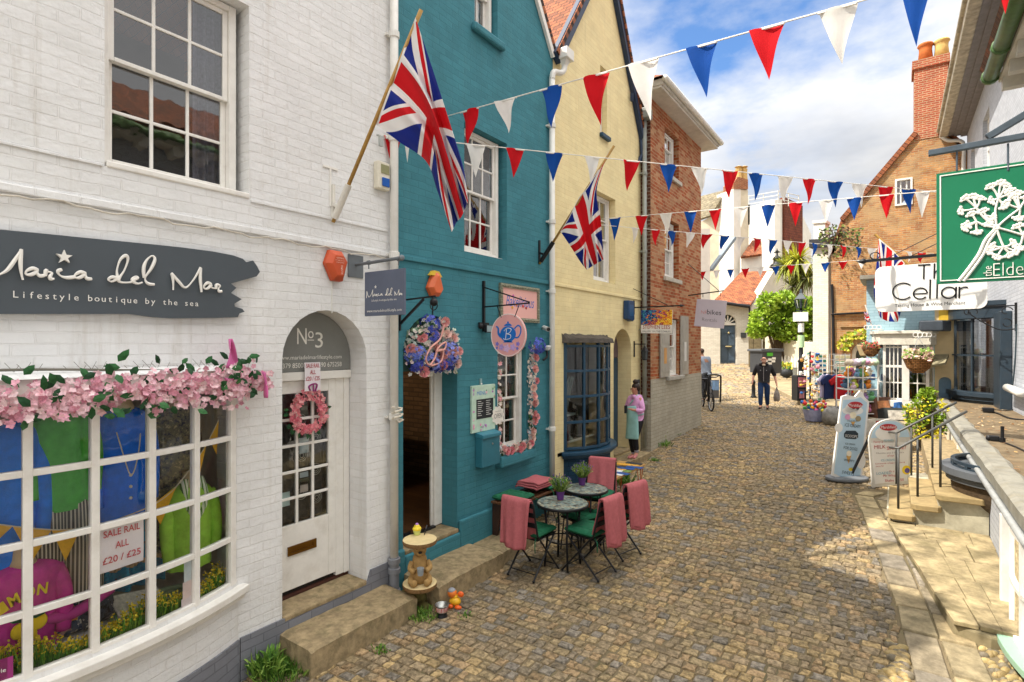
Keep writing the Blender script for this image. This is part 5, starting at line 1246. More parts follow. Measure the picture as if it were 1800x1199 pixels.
def feet(back,front):
 b=sum((onG(*q) for q in back),V((0,0,0)))/len(back);f_=sum((onG(*q) for q in front),V((0,0,0)))/len(front)
 c=(b+f_)/2;a=atan2(f_.y-b.y,f_.x-b.x);return T(c.x,c.y,ground(c.x,c.y)+.004) @ rotz(a),(f_-b).length
MA,la=feet([(897,1010),(940,1026)],[(978,1000),(934,984)]);MBc,lb_=feet([(1053.5,1024),(1079,1007)],[(990,1001),(1017.6,985)])
a_=atan2((MBc @ V((1,0,0))-MBc.translation).y,(MBc @ V((1,0,0))-MBc.translation).x)
fd=MBc.to_3x3() @ V((1,0,0));bc=onG(1111,980)+V((0,0,0));MC=T(*(bc+fd*.24)) @ rotz(a_-.1);MC=T(MC.translation.x,MC.translation.y,ground(MC.translation.x,MC.translation.y)+.004) @ rotz(a_-.1)
bd=onG(1058,812,.86);dd=(V((T2.x,T2.y,0))-V((bd.x,bd.y,0))).normalized();MD=T(bd.x+dd.x*.3,bd.y+dd.y*.3,ground(bd.x,bd.y)+.004) @ rotz(atan2(dd.y,dd.x))
LB=['left of the nearest table','right of the nearest table','farthest right, beside the farther table','behind the farther table']
for i,Mx in enumerate((MA,MBc,MC,MD)):
 if i ==0:
  for o_ in (ch0,cu0,bl0): o_.matrix_basis=Mx
  a,b,c=ch0,cu0,bl0
 else: a,b,c=copy_tree(ch0,Mx),copy_tree(cu0,Mx),copy_tree(bl0,Mx)
 a['label']='black metal folding chair '+LB[i];a['group']='folding chairs around the bistro tables'
 b['label']='green quilted cushion on the folding chair '+LB[i];b['group']='green chair cushions'
 c['label']='rose pink blanket over the folding chair '+LB[i];c['group']='rose blankets on chair backs'
for o_,l in ((ch0,0),(cu0,0),(bl0,0)): WM[o_]=MA.copy()
b_=copy_tree(cu0,T(MD.translation.x+.12,MD.translation.y-.62,ground(0,6)-.02) @ rotz(1.2));b_['label']='green cushion on a stool between the two mosaic tables';b_['group']='green chair cushions'
k=MB();Mq=T(MD.translation.x+.12,MD.translation.y-.62,ground(0,6)-.02) @ rotz(1.2);k.box((-.19,-.19,.43),(.19,.19,.45),Mq)
for sx in (-1,1):
 for sy in (-1,1): k.tube([Mq @ V((.16*sx,.16*sy,.43)),Mq @ V((.19*sx,.19*sy,.03))],.01,6)
solo('stool','black metal stool under a green cushion between the tables','stool',k,M_BLACK)
t=thing('bench','dark wooden bench with scrolled ends against the teal cafe wall','bench',(XF+.28,6.2,.24))
k=MB()
for i in range(4): k.box((XF+.07+i*.1,5.5,.66),(XF+.155+i*.1,6.95,.69))
obj('seat',k,mat('5b3a22',rough=.6,var=.3,scale=8,bump=.3),t,bevel=.006)
for y in (5.56,6.88):
 k=MB();k.prism([(XF+.06,.24),(XF+.14,.24),(XF+.17,.45),(XF+.36,.45),(XF+.4,.3),(XF+.48,.24),(XF+.44,.40),(XF+.47,.66),(XF+.06,.66)],-y-.02,-y+.02,frame((0,0,0),(1,0,0),(0,0,1)));
 k.v=[V((v.x,-v.y if False else v.y,v.z)) for v in k.v]
 obj('leg',k,mat('3a2419',rough=.7,var=.3),t,bevel=.01)
for i,(y,lab) in enumerate(((5.72,'green tufted cushion on the near end of the bench'),(6.55,'green tufted cushion on the far end of the bench'))):
 b_=copy_tree(cu0,T(XF+.27,y,.245) @ rotz(pi) @ Matrix.Diagonal((1,1.25 if i else 1.0,1,1)));b_['label']=lab;b_['group']='green chair cushions'
k=MB()
for j in range(3):
 e=.012*j
 k.grid(lambda u,v: V((lerp(XF+.1+e,XF+.45,u),lerp(6.0+e,6.42-e*.5,v),.79+.03*j-.022*(abs(2*u-1)**6)+.004*sin(u*7+v*5+j))),16,16)
solo('blanket','folded rose pink blanket lying on the bench','blanket',k,M_BLK,group='rose blankets on chair backs',smooth=True,solid=.022)
t=thing('print_bench','low wooden bench with orange hairpin legs outside the gallery window','bench',(-3.5,7.7,gy(7.7)));zt=.78
k=MB();k.box((-3.72,7.05,zt-.035),(-3.26,8.3,zt));obj('top',k,mat('b08a52',rough=.6,var=.25,scale=6),t,bevel=.005)
for x in (-3.66,-3.32):
 for y in (7.15,8.2):
  k=MB();g_=ground(x,y);s=.05 if y < 7.5 else -.05;k.tube([(x-.05,y,zt-.035),(x,y-s,g_),(x+.05,y,zt-.035)],.008,6);k.tube([(x,y+.05,zt-.035),(x,y-s,g_)],.008,6);obj('leg',k,mat('c05a24',rough=.4),t)
for i in range(14):
 x,y=rnd(-3.66,-3.42),7.12+i*.08;k=MB();c=random.choice(['2f6fb8','1f4f94','c23a3a','4a9ac9','2a2f3a','d8a03a','6a8a4a','e2e0da','274d7a']);M=T(x+.12,y+.04,zt+.004+.002*(i%3)) @ rotz(rnd(-.3,.3))
 k.box((-.13,-.06,0),(.13,.06,.003),M);k.box((-.09,-.035,.003),(.04,.03,.0035),M);o_=obj('art_print',k,mat(c,rough=.4,var=.5,scale=16),None,M);tag(o_,'small colourful art print laid out on the bench with orange legs','print','art prints on the bench')
c=onZ(738,1031,.275);t=thing('bear_table','carved seated bear holding a cup that carries a round log slice table top','side table',tuple(c));M=T(*c) @ rotz(radians(-42))
M_BEAR=mat('a5834f',rough=.75,var=.2,scale=22,bump=.6,bscale=60);M_LOG=mat('d9c492',rough=.7,var=.1,scale=14);M_BARK=mat('7a5c38',rough=.9,var=.35,scale=40,bump=1,bscale=50)
for z0 in (0,.435):
 k=MB();k.lathe([(.165,z0),(.172,z0+.02),(.168,z0+.04)],32,M,cap=False);obj('bark',k,M_BARK,t,smooth=True);k=MB();k.lathe([(.001,z0+.038),(.168,z0+.04)],32,M,cap=False);k.lathe([(.001,z0),(.165,z0)],32,M,cap=False);obj('log_slice',k,M_LOG,t)
k=MB();k.lathe([(.0,.04),(.085,.045),(.098,.09),(.092,.16),(.078,.23),(.066,.29),(.05,.315)],20,M @ T(-.03,0,0));k.ball((-.015,0,.365),(.068,.068,.07),16,10,M);k.ball((.042,0,.35),(.03,.036,.028),12,8,M)
for s in (-1,1):
 k.tube(smooth_path([M @ V(q) for q in ((-.02,.07*s,.085),(.05,.085*s,.075),(.11,.06*s,.07))],4),[.042,.044,.04,.038,.036,.034,.032,.031,.03],10);k.ball((.125,.058*s,.085),(.02,.028,.036),10,6,M)
 k.tube(smooth_path([M @ V(q) for q in ((-.01,.075*s,.25),(.03,.098*s,.2),(.085,.055*s,.185))],4),.027,9);k.ball((-.03,.062*s,.415),(.018,.022,.022),8,6,M)
obj('bear',k,M_BEAR,t,smooth=True)
k=MB();k.ball((.072,0,.365),(.012,.02,.013),8,6,M);k.ball((.04,.03,.39),.007,6,4,M);k.ball((.04,-.03,.39),.007,6,4,M);obj('nose',k,M_BLACK,t)
k=MB();k.lathe([(.026,.16),(.036,.23),(.03,.228)],14,M @ T(.115,0,0));obj('cup',k,mat('8f979c',rough=.4),t);k=MB();k.lathe([(.001,.226),(.033,.228)],14,M @ T(.115,0,0),cap=False);obj('cup_filling',k,mat('ead9b0',rough=.6),t)
cz=c.z+.475;q=onZ(733,940,cz);t=thing('cupcake_ornament','yellow iced cupcake ornament on the bear table','ornament',(q.x,q.y,cz));M=T(q.x,q.y,cz+.002)
k=MB();k.lathe([(.03,0),(.04,.05)],16,M);obj('case',k,mat('c6cf7a',rough=.6),t)
k=MB();k.ball((0,0,.06),(.046,.046,.028),14,8,M);k.ball((0,0,.085),(.03,.03,.02),12,6,M);obj('icing',k,mat('e8cf3a',rough=.5),t,smooth=True);k=MB();k.ball((0,0,.105),(.018,.018,.014),10,6,M);obj('topping',k,mat('b07fc0',rough=.5),t,smooth=True)
q=onZ(749,940,cz);M=T(q.x,q.y,cz+.045) @ rotz(radians(-50)) @ Matrix.Rotation(radians(75),4,'X');t=thing('heart_plaque','small pink lettered heart tag propped on the bear table','ornament',M=M);k=MB();k.prism([(0,-.045),(.04,.0),(.04,.03),(.02,.042),(0,.028),(-.02,.042),(-.04,.03),(-.04,0)],0,.008,M);obj('heart',k,mat('dcb6c0',rough=.5),t);k=MB();k.shape([[(0,-.05),(.046,.0),(.046,.032),(.022,.048),(0,.034),(-.022,.048),(-.046,.032),(-.046,0)],[(0,-.045),(.04,.0),(.04,.03),(.02,.042),(0,.028),(-.02,.042),(-.04,.03),(-.04,0)]],0,.01,M);obj('border',k,M_BLACK,t)
c=onG(777,1083);t=thing('dog_bowl','metal dog bowl with a red striped band on a black foot','bowl',tuple(c));M=T(*c)
k=MB();k.lathe([(.055,0),(.045,.03),(.05,.045)],18,M);obj('foot',k,M_BLACK,t);k=MB();k.lathe([(.05,.045),(.066,.11),(.07,.115),(.066,.117),(.06,.112),(.04,.07),(.0,.066)],24,M,cap=False);obj('bowl',k,mat('9a9c98',metal=.8,rough=.35),t,smooth=True)
k=MB()
for i in range(26): a0,a1=2*pi*i/26,2*pi*(i+.5)/26;k.add([M @ V((r*cos(a),r*sin(a),z)) for r,z in ((.0545,.055),(.066,.1)) for a in (a0,a1)],[(0,1,3,2)])
obj('striped_band',k,mat('b8302c',rough=.4),t,solid=.001);k=MB();k.lathe([(.0535,.054),(.0655,.101)],24,M,cap=False);obj('white_band',k,M_LET,t)
c=onG(800,1066);t=thing('duck_ornament','toy duck in orange and yellow with a grey cap beside the dog bowl','ornament',tuple(c));M=T(*c) @ rotz(radians(200))
k=MB();k.ball((0,0,.055),(.062,.045,.045),14,8,M);k.ball((.0,.0,.1),(.03,.03,.035),10,6,M);obj('body',k,mat('e5b22a',rough=.4),t,smooth=True);k=MB();k.ball((.03,0,.13),(.05,.045,.045),14,8,M);obj('head',k,mat('d9742a',rough=.4),t,smooth=True);k=MB();k.ball((.035,0,.155),(.042,.038,.03),12,6,M);obj('cap',k,mat('8d9096',rough=.4),t,smooth=True)
k=MB();k.ball((-.06,.0,.13),(.035,.02,.03),10,6,M);k.ball((-.05,.05,.02),(.04,.025,.02),10,6,M);k.ball((.03,.05,.02),(.03,.02,.02),10,6,M);obj('feet',k,mat('e0601f',rough=.4),t,smooth=True)
def weed(label,px,py,R,H,n,cols=('5f8a34','7aa044','4c7430','8aa84a'),broad=.009,base=None):
 p=base or onG(px,py);k=MB()
 for i in range(n):
  a=rnd(0,6.28);s=rnd(0,1);b=p+V((cos(a)*R*s,sin(a)*R*s,-.01));L=H*rnd(.4,1);c=srgb(random.choice(cols));d=V((cos(a)*.6*s+rnd(-.4,.4),sin(a)*.6*s+rnd(-.4,.4),1));leaf(k,b,d,V((sin(a),cos(a),.2)),L,broad*rnd(.7,1.6),c)
  if random.random() < .6: leaf(k,b+d.normalized()*L*.5,V((rnd(-1,1),rnd(-1,1),.5)),V((0,0,1)),L*.5,broad*1.5,c)
 solo('weed_clump',label,'weeds',k,M_LEAFC)
weed('leafy green weeds at the foot of the grey plinth left of the stone step',500,1176,.24,.15,620,broad=.007)
weed('tall young plant growing against the plinth left of the stone step',492,1150,.09,.24,90,broad=.016,base=V((XF+.12,2.42,.02)))
weed('grass tuft at the right front of the white house step',668,1143,.08,.06,60);weed('grass below the mossy boulder and dog bowl',745,1082,.16,.09,160);weed('small weeds between cobbles near the duck',818,1083,.07,.05,40);weed('bright weeds at the foot of the grey drainpipe',1145,775,.22,.3,140,cols=('8fb03a','a7c24a','6d9030'),broad=.02)
weed('grass clump by the painted base of the red brick house',1160,783,.25,.16,150);weed('grass along the foot of the brick house, mid wall',1180,765,.2,.12,110);weed('grass clump near the far corner of the brick house',1215,745,.25,.13,110);weed('weeds growing under the print bench',1095,850,.14,.26,70,broad=.02)
weed('small weeds beside the print bench',1150,810,.12,.08,60);weed('tiny green plant on the far platform corner',1722,925,.06,.1,50,cols=('a8b53a','8fa034'),base=V((.88,9.5,.25)))

def garment(label,y,x,z0,z1,wd,c,sleeves=True,neck=True,pat=None,depth=.11,flare=1.0,group='clothes on dress forms in the shop window'):
 t=thing('dress_form',label,'dress form',(x,y,z0));h=z1-z0
 wd *=.84;prof=[(0,.9*flare),(.25,.93),(.5,.9),(.7,1.0),(.86,1.05),(.95,.8),(1.0,.38)]
 k=MB();n=28;P=smooth_path([(a,b,0) for a,b in prof],5);vs=[];fs_=[]
 for q in P:
  for j in range(n):
   a=2*pi*j/n;f_=1+.05*sin(a*9+q.x*6)*(1-q.x)*.8+.16*noise.noise(V((cos(a)*2.4,sin(a)*2.4+y*5,q.x*2.2)))+.07*noise.noise(V((cos(a)*6,sin(a)*6+y*5,q.x*3.5)))
   vs.append((x+depth*q.y*cos(a)*f_,y+wd/2*q.y*sin(a)*f_,z0+h*q.x))
 for i in range(len(P)-1):
  for j in range(n): fs_.append((i*n+j,i*n+(j+1)%n,(i+1)*n+(j+1)%n,(i+1)*n+j))
 k.add(vs,fs_)
 if sleeves:
  for s in (-1,1): k.tube(smooth_path([(x,y+s*wd*.42,z0+h*.88),(x+.03,y+s*wd*.53,z0+h*.55),(x+.05,y+s*wd*.50,z0+h*.15)],5),[.045,.048,.05,.05,.048,.046,.045,.044,.042,.04,.04],10)
 obj('garment',k,pat or mat(c,rough=.9,var=.15,scale=16,bump=.5,bscale=120,spec=.15),t,smooth=True)
 if neck:
  k=MB();k.lathe([(.075,z1-.02-z0),(.055,z1+.03-z0),(.05,z1+.09-z0),(.055,z1+.10-z0)],16,T(x,y,z0));obj('neck',k,mat('c9b28c',rough=.7),t,smooth=True)
 return t
def stripes(c1,c2,sc):
 m=newmat('striped cloth');N=NT(m);uv=N.n('ShaderNodeTexCoord').outputs['Object'];s=N.n('ShaderNodeSeparateXYZ',{0: uv});f_=N.math('GREATER_THAN',N.math('SINE',N.math('MULTIPLY',s.outputs[1],sc)),.35)
 N.out(N.n('ShaderNodeBsdfPrincipled',{'Base Color': N.mix(f_,srgb(c1),srgb(c2)),'Roughness': .9}).outputs[0]);return m
def floral(c1,c2,c3,sc):
 m=newmat('floral cloth');N=NT(m);o_=N.n('ShaderNodeTexCoord').outputs['Object'];f_=N.noise(o_,sc,5,.7);N.out(N.n('ShaderNodeBsdfPrincipled',{'Base Color': N.ramp(f_,[(.40,srgb(c1)),(.47,srgb(c2)),(.58,srgb(c2)),(.62,srgb(c3))]),'Roughness': .9}).outputs[0]);return m
XI=XF-.27
garment('dress form in a blue top at the left edge of the shop window',.90,XI+.12,1.35,2.22,.42,'1f7ae0',neck=False)
garment('dress form in a bright green jumper hanging in the second window bay',1.19,XI+.1,1.62,2.27,.38,'4fae42')
k=MB()
for s in (-1,1): k.tube(smooth_path([(XI+.08,1.19+s*.06,1.68),(XI+.09,1.20+s*.10,1.3),(XI+.07,1.18+s*.11,.86)],5),[.10,.105,.11,.115,.12,.12,.12,.12,.12,.12,.115],16)
solo('trousers','grey and cream striped wide trousers below the green jumper','trousers',k,stripes('4c4a42','c9c3ae',330),smooth=True)
garment('dress form in a royal blue cardigan with a necklace in the third window bay',1.55,XI+.05,1.45,2.25,.40,'1e6fe0',sleeves=True)
k=MB();k.tube(smooth_path([(XI+.12,1.46,2.2),(XI+.19,1.5,1.95),(XI+.2,1.55,1.78),(XI+.19,1.6,1.95),(XI+.12,1.64,2.2)],5),.004,5);[k.ball((XI+.19,1.55,1.78-.08*i),.011,7,5) for i in range(3)];solo('necklace','long beaded necklace over the royal blue cardigan','necklace',k,mat('d8cfb0',rough=.3))
k=MB();k.grid(lambda u,v: V((XI-.02+.05*sin(u*26)*(.4+v*.6),lerp(1.30,1.84,u),lerp(1.48,.9,v))),60,6);solo('skirt','teal blue floral tiered skirt below the sale notice','skirt',k,floral('1f6f96','2f8fae','5a3a4a',22),smooth=True)
garment('dress form in a navy and cream leaf print dress in the fourth window bay',1.95,XI-.06,1.1,2.22,.42,'303a56',sleeves=False,pat=floral('232a44','6d6a58','b8ab86',34))
garment('low dress form in a lime green cardigan at the right end of the shop window',1.98,XI+.10,.98,1.62,.40,'9ed24a')
k=MB();[k.tube(smooth_path([(XI+.13,1.98+s*.055,1.66),(XI+.2,1.98+s*.07,1.5),(XI+.215,1.98,1.34)],4),[.03,.03,.028,.025,.022,.02,.016,.012,.008],8) for s in (-1,1)];solo('striped_collar','white and green striped shirt collar of the lime cardigan','collar',k,stripes('dfe6cf','5c8a3a',260),smooth=True)
t=garment('low dress form in a magenta jumper with yellow lettering and lemons at the lower left',.97,XI+.20,.80,1.36,.44,'c43592',neck=True)
k=MB()
for s_,yy,zz_,rot in (('L',-.13,.30,.5),('I',-.085,.345,.45),('M',-.035,.375,.3),('O',.03,.395,.1),('N',.085,.39,-.1),('C',-.09,.085,-.35),('E',-.03,.065,-.1),('L',.035,.075,.1),('L',.085,.095,.2)):
 x=XI+.20+.11*sqrt(max(.05,1-(yy/.21)**2))+.006;k.text(s_,wallM(x,.97+yy-.02,.80+zz_-.02) @ Matrix.Rotation(rot,4,'Z'),h=.068,w=.05,z1=.006,thin=.03)
obj('lettering',k,mat('e8cf2a',rough=.9),t)
for (yy,zz_) in ((-.035,.185),(.05,.21),(.0,.15)):
 k=MB();x=XI+.20+.11*sqrt(1-(yy/.21)**2);k.ball((x,.97+yy,.80+zz_),(.012,.045,.05),12,8);obj('lemon_motif',k,mat('e6c81f',rough=.9),t,smooth=True)
k=MB();[leaf(k,V((XI+.325,.97+yy,.80+.26)),V((0,d,.15)),V((1,0,0)),.10,.05,srgb('1f5a3c')) for yy,d in ((.0,-1),(.0,1))];obj('leaf_motif',k,M_LEAFC,t)
k=MB();k.tube(smooth_path([(XI+.24,1.02,1.0),(XI+.26,1.2,.97),(XI+.24,1.42,1.05)],5),.035,10);solo('pink_sleeve','magenta knitted sleeve stretched along the window shelf','sleeve',k,mat('b23a86',rough=.9),smooth=True)
def cushion_(label,y,z,w_,h_,rz,c1,c2):
 M=T(XI+.17,y,z) @ rotz(rz) @ Matrix.Rotation(radians(-18),4,'Y');k=MB()
 for s in (-1,1): k.grid(lambda u,v: M @ V((s*.05*sqrt(max(0,min(u,1-u,v,1-v)*4)),lerp(-w_/2,w_/2,u),lerp(-h_/2,h_/2,v))),14,14)
 solo('printed_cushion',label,'cushion',k,floral(c1,c2,'d8d5c8',14),smooth=True)
cushion_('navy and white printed cushion with a city name lying on the window shelf',1.15,.93,.30,.24,.1,'1c2c48','3a4d6a')
cushion_('dark patterned cushion behind the yellow grass',1.36,.93,.22,.22,.3,'15161c','3d4350')
k=MB();k.box((-.02,-.16,-.10),(0,.16,.10),T(XI+.2,1.6,.88) @ Matrix.Rotation(radians(-60),4,'Y') @ rotz(.2));solo('picture_frame','ornate cream picture frame lying flat on the window shelf','frame',k,mat('c9c4b4',rough=.5,var=.3,scale=40,bump=.6),bevel=.01)
k=MB();[k.tube([(XI+.2+.09*cos(i*pi/12),1.78+.14*sin(i*pi/12),.80+.03*j) for i in range(24)],.022,7,closed=True) for j in range(3)];solo('folded_belt','sage green bag with a coiled strap on the window shelf','bag',k,mat('6c7f62',rough=.8),smooth=True)
k=MB();[k.ball((XI+.12,1.4+.02*i,1.13+.012*sin(i*1.2)),.018,7,5) for i in range(20)];solo('shell_necklace','string of brown shells across the middle of the window','necklace',k,mat('9a7f5f',rough=.5,var=.4,scale=60))
a=ang(1.40);p=BW.p(a,1.40,-.04);M=frame(p,(-sin(a),cos(a),0),(0,0,1));paper('white sale notice with red print inside the curved shop window',M,.26,.29,[('SALE RAIL',.82),('ALL',.3),('£20 / £25',.85)],c='e4e0e2',tc='c04a55')
for (y,z,w_,h_,c,l) in ((1.86,1.06,.10,.14,'c8d4d6','pale blue contact card'),(1.86,.93,.12,.12,'e0cfca','cream card with a pink print'),(1.84,.83,.10,.09,'e0d5d5','small white card')):
 a=ang(y);p=BW.p(a,z,-.035);M=frame(p,(-sin(a),cos(a),0),(0,0,1));k=MB();k.box((-w_/2,-h_/2,0),(w_/2,h_/2,.002),M);k2=MB();o_=solo('window_card',l+' stuck inside the lower right pane','card',k,mat(c,rough=.6))
a=ang(.62);p=BW.p(a,.88,-.035);M=frame(p,(-sin(a),cos(a),0),(0,0,1));t=thing('window_poster','magenta window poster with white print at the lower left','poster',M=M);k=MB();k.box((-.16,-.07,0),(.24,.06,.002),M);obj('paper',k,mat('8f2a6c',rough=.6),t);k=MB();k.text('follow us on social media',M @ T(.05,.025,.003),w=.2,z1=.001);k.text('@mariadelmar.lifestyle',M @ T(.06,-.015,.003),w=.3,z1=.001);obj('lettering',k,M_LET,t)
t=thing('yellow_bunting','string of mustard yellow felt bunting inside the curved shop window','bunting',(XI,1.3,1.6));P=[(.55,1.78),(.95,1.60),(1.2,1.52),(1.45,1.52),(1.75,1.60),(2.0,1.86),(2.15,2.1)]
S_=smooth_path([(XF-.09+.10*(1-((y-1.1)/1.15)**2)*1.2,y,z) for y,z in P],8);k=MB();k.tube(S_,.004,5);obj('string',k,mat('cfc4a8',rough=.9),t)
for f_ in (2,7,12,20,29,37,44):
 i=min(len(S_)-6,f_);a_,b_=S_[i],S_[min(len(S_)-1,i+5)];m_=(a_+b_)/2;k=MB();k.add([a_,b_,V((m_.x,m_.y+rnd(-.03,.03),m_.z-.20))],[(0,1,2)]);obj('pennant',k,mat('d9a522',rough=.9,var=.1,scale=50),t,solid=.004)
k=MB()
for i in range(1500):
 y=rnd(.2,2.2);a=ang(y)
 if 1.86 < y < 1.94: continue
 p=BW.p(a,.772,-.06-rnd(0,.05));L=rnd(.07,.17)*(1.0+.35*sin(y*9));c=srgb(random.choice(['4f8a2a','6aa034','3f7224','86b03a']));d=V((rnd(-.25,.25),rnd(-.35,.35),1));leaf(k,p,d,V((1,0,0)),L,.008,c)
 if random.random() < .5:
  for q in range(3): leaf(k,p+d.normalized()*(L*rnd(.75,1.1)),V((rnd(-1,1),rnd(-1,1),rnd(0,1))),V((1,0,0)),.018,.012,srgb(random.choice(['d9c02a','e6d23a','c9b024'])))
o_=obj('sill_grass',k,M_LEAFC,None,T(*BW.p(0,.77,-.08)));tag(o_,'artificial yellow tipped grass along the shop window sill','grass',kind='stuff')
k=MB();[blossom(k,V((XI+.22,y,.92+dz)),V((1,-.3,.4)),.06,srgb(c),6,.25,srgb('8a6a1a')) for y,dz,c in ((1.12,.0,'e8b81f'),(1.2,.03,'e0954a'),(1.08,-.05,'e9a04a'),(1.16,-.03,'d9a5a0'))];solo('silk_flowers','orange and yellow silk flowers in front of the navy printed cushion','flowers',k,M_PETAL)

class Pl:
 """an upright plane through two plumb lines (photo column, distance ahead)"""
 def __init__(s,a,b):
  s.A=onD(a[0],HOR,a[1]);s.B=onD(b[0],HOR,b[1]);s.A.z=s.B.z=0
  s.d=(s.B-s.A).normalized();s.n=s.d.cross(V((0,0,1)));s.M=frame(s.A,s.d,(0,0,1))
 def pt(s,px,py):
  r=ray(px,py);t=(s.A-CAM).dot(s.n)/r.dot(s.n);return CAM+r*t
 def loc(s,px,py): q=s.pt(px,py)-s.A;return (q.dot(s.d),q.z)
 def poly(s,pts): return [s.loc(*p) for p in pts]
 def face(s,mb,pts,th=.2,z1=0.0,holes=()): return mb.shape([s.poly(pts)]+[s.poly(h) for h in holes],z1-th,z1,s.M)
M_GREYW=brick(('b9bdc4','adb1b9'),'9ea2aa',ms=.007,mott=.10,stain=.2,stainc=(.2,.2,.2),depth=.006,strength=.6,lump=.35)
M_WB=brick(('e2ddd0','d6d0c2'),'c6bfae',ms=.006,mott=.1,stain=.25,stainc=(.4,.33,.22),depth=.006,strength=.5)
M_REND=mat('d6ccb4',rough=.9,var=.12,scale=1.5,bump=.4,bscale=30,dirt=.35,dirtc=(.32,.27,.18))
M_RENDW=mat('e4e0d6',rough=.9,var=.06,scale=2,bump=.3,bscale=30,dirt=.2,dirtc=(.4,.36,.28))
M_ANTH=mat('2d3a45',rough=.4,var=.1,scale=8,dirt=.1)
M_ROOFF=mat('6f6049',rough=.95,var=.35,scale=5,bump=.8,bscale=60,dirt=.6,dirtc=(.16,.09,.04))
M_LEAD=mat('8a877c',rough=.6,var=.25,scale=7,bump=.5,bscale=25,metal=.1,dirt=.35,dirtc=(.3,.24,.12))
XR,ZR0,YFAR=.93,1.36,17.3

lo=thing('low_flat_roofed_shop','low pale grey brick shop with a lead edged flat roof on the right','shop',(XR,10,.2))
k=MB();M=frame((XR,0,0),(0,-1,0),(0,0,1))
k.shape([[(-YFAR,-.3),(-3,-.3),(-3,1.15),(-YFAR,1.15)],rect(-7.0,.22,-5.2,1.05)],-.25,0,M);obj('wall',k,M_GREYW,lo)
k=MB()
for i in range(30):
 y0,y1=3+i*(YFAR-3)/30,3+(i+1)*(YFAR-3)/30
k.grid(lambda u,v: V((lerp(XR-.02,2.1,u),lerp(3,YFAR,v),ZR0-.035+.02*noise.noise(V((u*3,v*14,1))))),8,80);obj('flat_roof',k,M_ROOFF,lo,smooth=True)
k=MB();n=70
def edge(v):
 y=lerp(3,YFAR,v);e=.012*noise.noise(V((y*2.2,0,3)))
 return [V((XR-.10+e,y,ZR0-.14)),V((XR-.105+e,y,ZR0-.02)),V((XR-.06,y,ZR0+.012+e)),V((XR+.10+e*2,y,ZR0+.006)),V((XR+.15+e*3,y,ZR0-.03))]
vs=[q for i in range(n+1) for q in edge(i/n)]
k.add(vs,[(5*i+j,5*i+j+1,5*i+6+j,5*i+5+j) for i in range(n) for j in range(4)]);obj('lead_edge',k,M_LEAD,lo)
k=MB();k.tube([(XR-.12,3,ZR0-.18),(XR-.12,YFAR,ZR0-.16)],.03,8);obj('gutter',k,mat('8f9190',rough=.45,dirt=.3),lo,smooth=True)
k=MB();k.box((XR-.09,3,1.06),(XR-.005,YFAR,ZR0-.13));obj('fascia',k,mat('83878a',rough=.6,dirt=.4),lo)
k=MB();k.box((XR+.001,10.2,.2),(XR-.012,16.9,1.06));obj('cream_panel',k,M_REND,lo)
B3=Bow(0,0,.62,.40)
BM=frame((XR,9.05,0),(-1,0,0),(0,-1,0))
def bowthing(parent,name,half,depth,yc,zs,zt,z_ap,m_sill,m_bar,m_ap,npan,rows,X=XR,thick=.09):
 b=Bow(0,0,half,depth);MM=Matrix.Translation((X,yc,0)) @ Matrix.Diagonal((-1,1,1,1))
 def mk(f):
  mb=MB();f(mb);mb.v=[MM @ v for v in mb.v];mb.f=[list(reversed(q)) for q in mb.f];mb.uv={i: list(reversed(u)) for i,u in mb.uv.items()};return mb
 def bars(mb):
  for i in range(npan+1):
   a=lerp(-b.A*.97,b.A*.97,i/npan);h=.02/b.R;b.band(mb,a-h,a+h,zs,zt,-.05,.0,2)
  for j in range(rows+1): z=lerp(zs,zt,j/rows);b.band(mb,-b.A*.98,b.A*.98,z-.018,z+.018,-.046,-.002,20)
 w=obj(name,mk(bars),m_bar,parent)
 obj('pane',mk(lambda mb: b.skin(mb,-b.A*.98,b.A*.98,zs,zt,-.024,20)),M_GLASSU,w,smooth=True)
 obj('sill',mk(lambda mb: (b.band(mb,-b.A-.05,b.A+.05,zs-thick,zs,-.2,.10,30),b.band(mb,-b.A-.02,b.A+.02,zs-thick*1.9,zs-thick,-.2,.05,30))),m_sill,w,bevel=.006)
 if z_ap is not None:
  def ap(mb):
   nn=24
   for r in range(8):
    t0,t1=r/8,(r+1)/8;f0,f1=sqrt(1-t0*t0*.98),sqrt(1-t1*t1*.98);vs=[]
    for (t,f_) in ((t0,f0),(t1,f1)):
     for i in range(nn+1):
      q=b.p(lerp(-b.A,b.A,i/nn),lerp(zs-thick*1.9,z_ap,t));vs.append((q.x*f_,q.y*f_,q.z))
    mb.add(vs,[(i,i+1,nn+2+i,nn+1+i) for i in range(nn)])
  obj('corbel',mk(ap),m_ap,w,smooth=True)
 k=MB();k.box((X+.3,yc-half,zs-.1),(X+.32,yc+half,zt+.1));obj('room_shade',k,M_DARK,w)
 return w
bowthing(lo,'bow_window',.60,.34,9.05,1.15,1.21,.48,mat('5b5f64',rough=.45,var=.1),M_ANTH,mat('4a3c2c',rough=.8,var=.4,scale=20,bump=.6),5,1)
M_SAGE=mat('8fb39b',rough=.4,var=.06,dirt=.12)
w3=bowthing(lo,'bay_window',.75,.13,6.12,.26,1.12,None,M_SAGE,M_WOODW,None,3,2,thick=.06)
k=MB();k.box((XR-.03,6.86,.05),(XR-.001,6.93,1.1));obj('corner_post',k,M_SAGE,lo);k=MB();k.box((XR-.13,6.72,.3),(XR-.02,6.79,1.12));obj('window_post',k,M_WOODW,lo,bevel=.008)
k=MB();k.box((.80,6.35,.02),(.95,6.6,.14));obj('pipe_foot',k,M_SAGE,lo,bevel=.03)
k=MB()
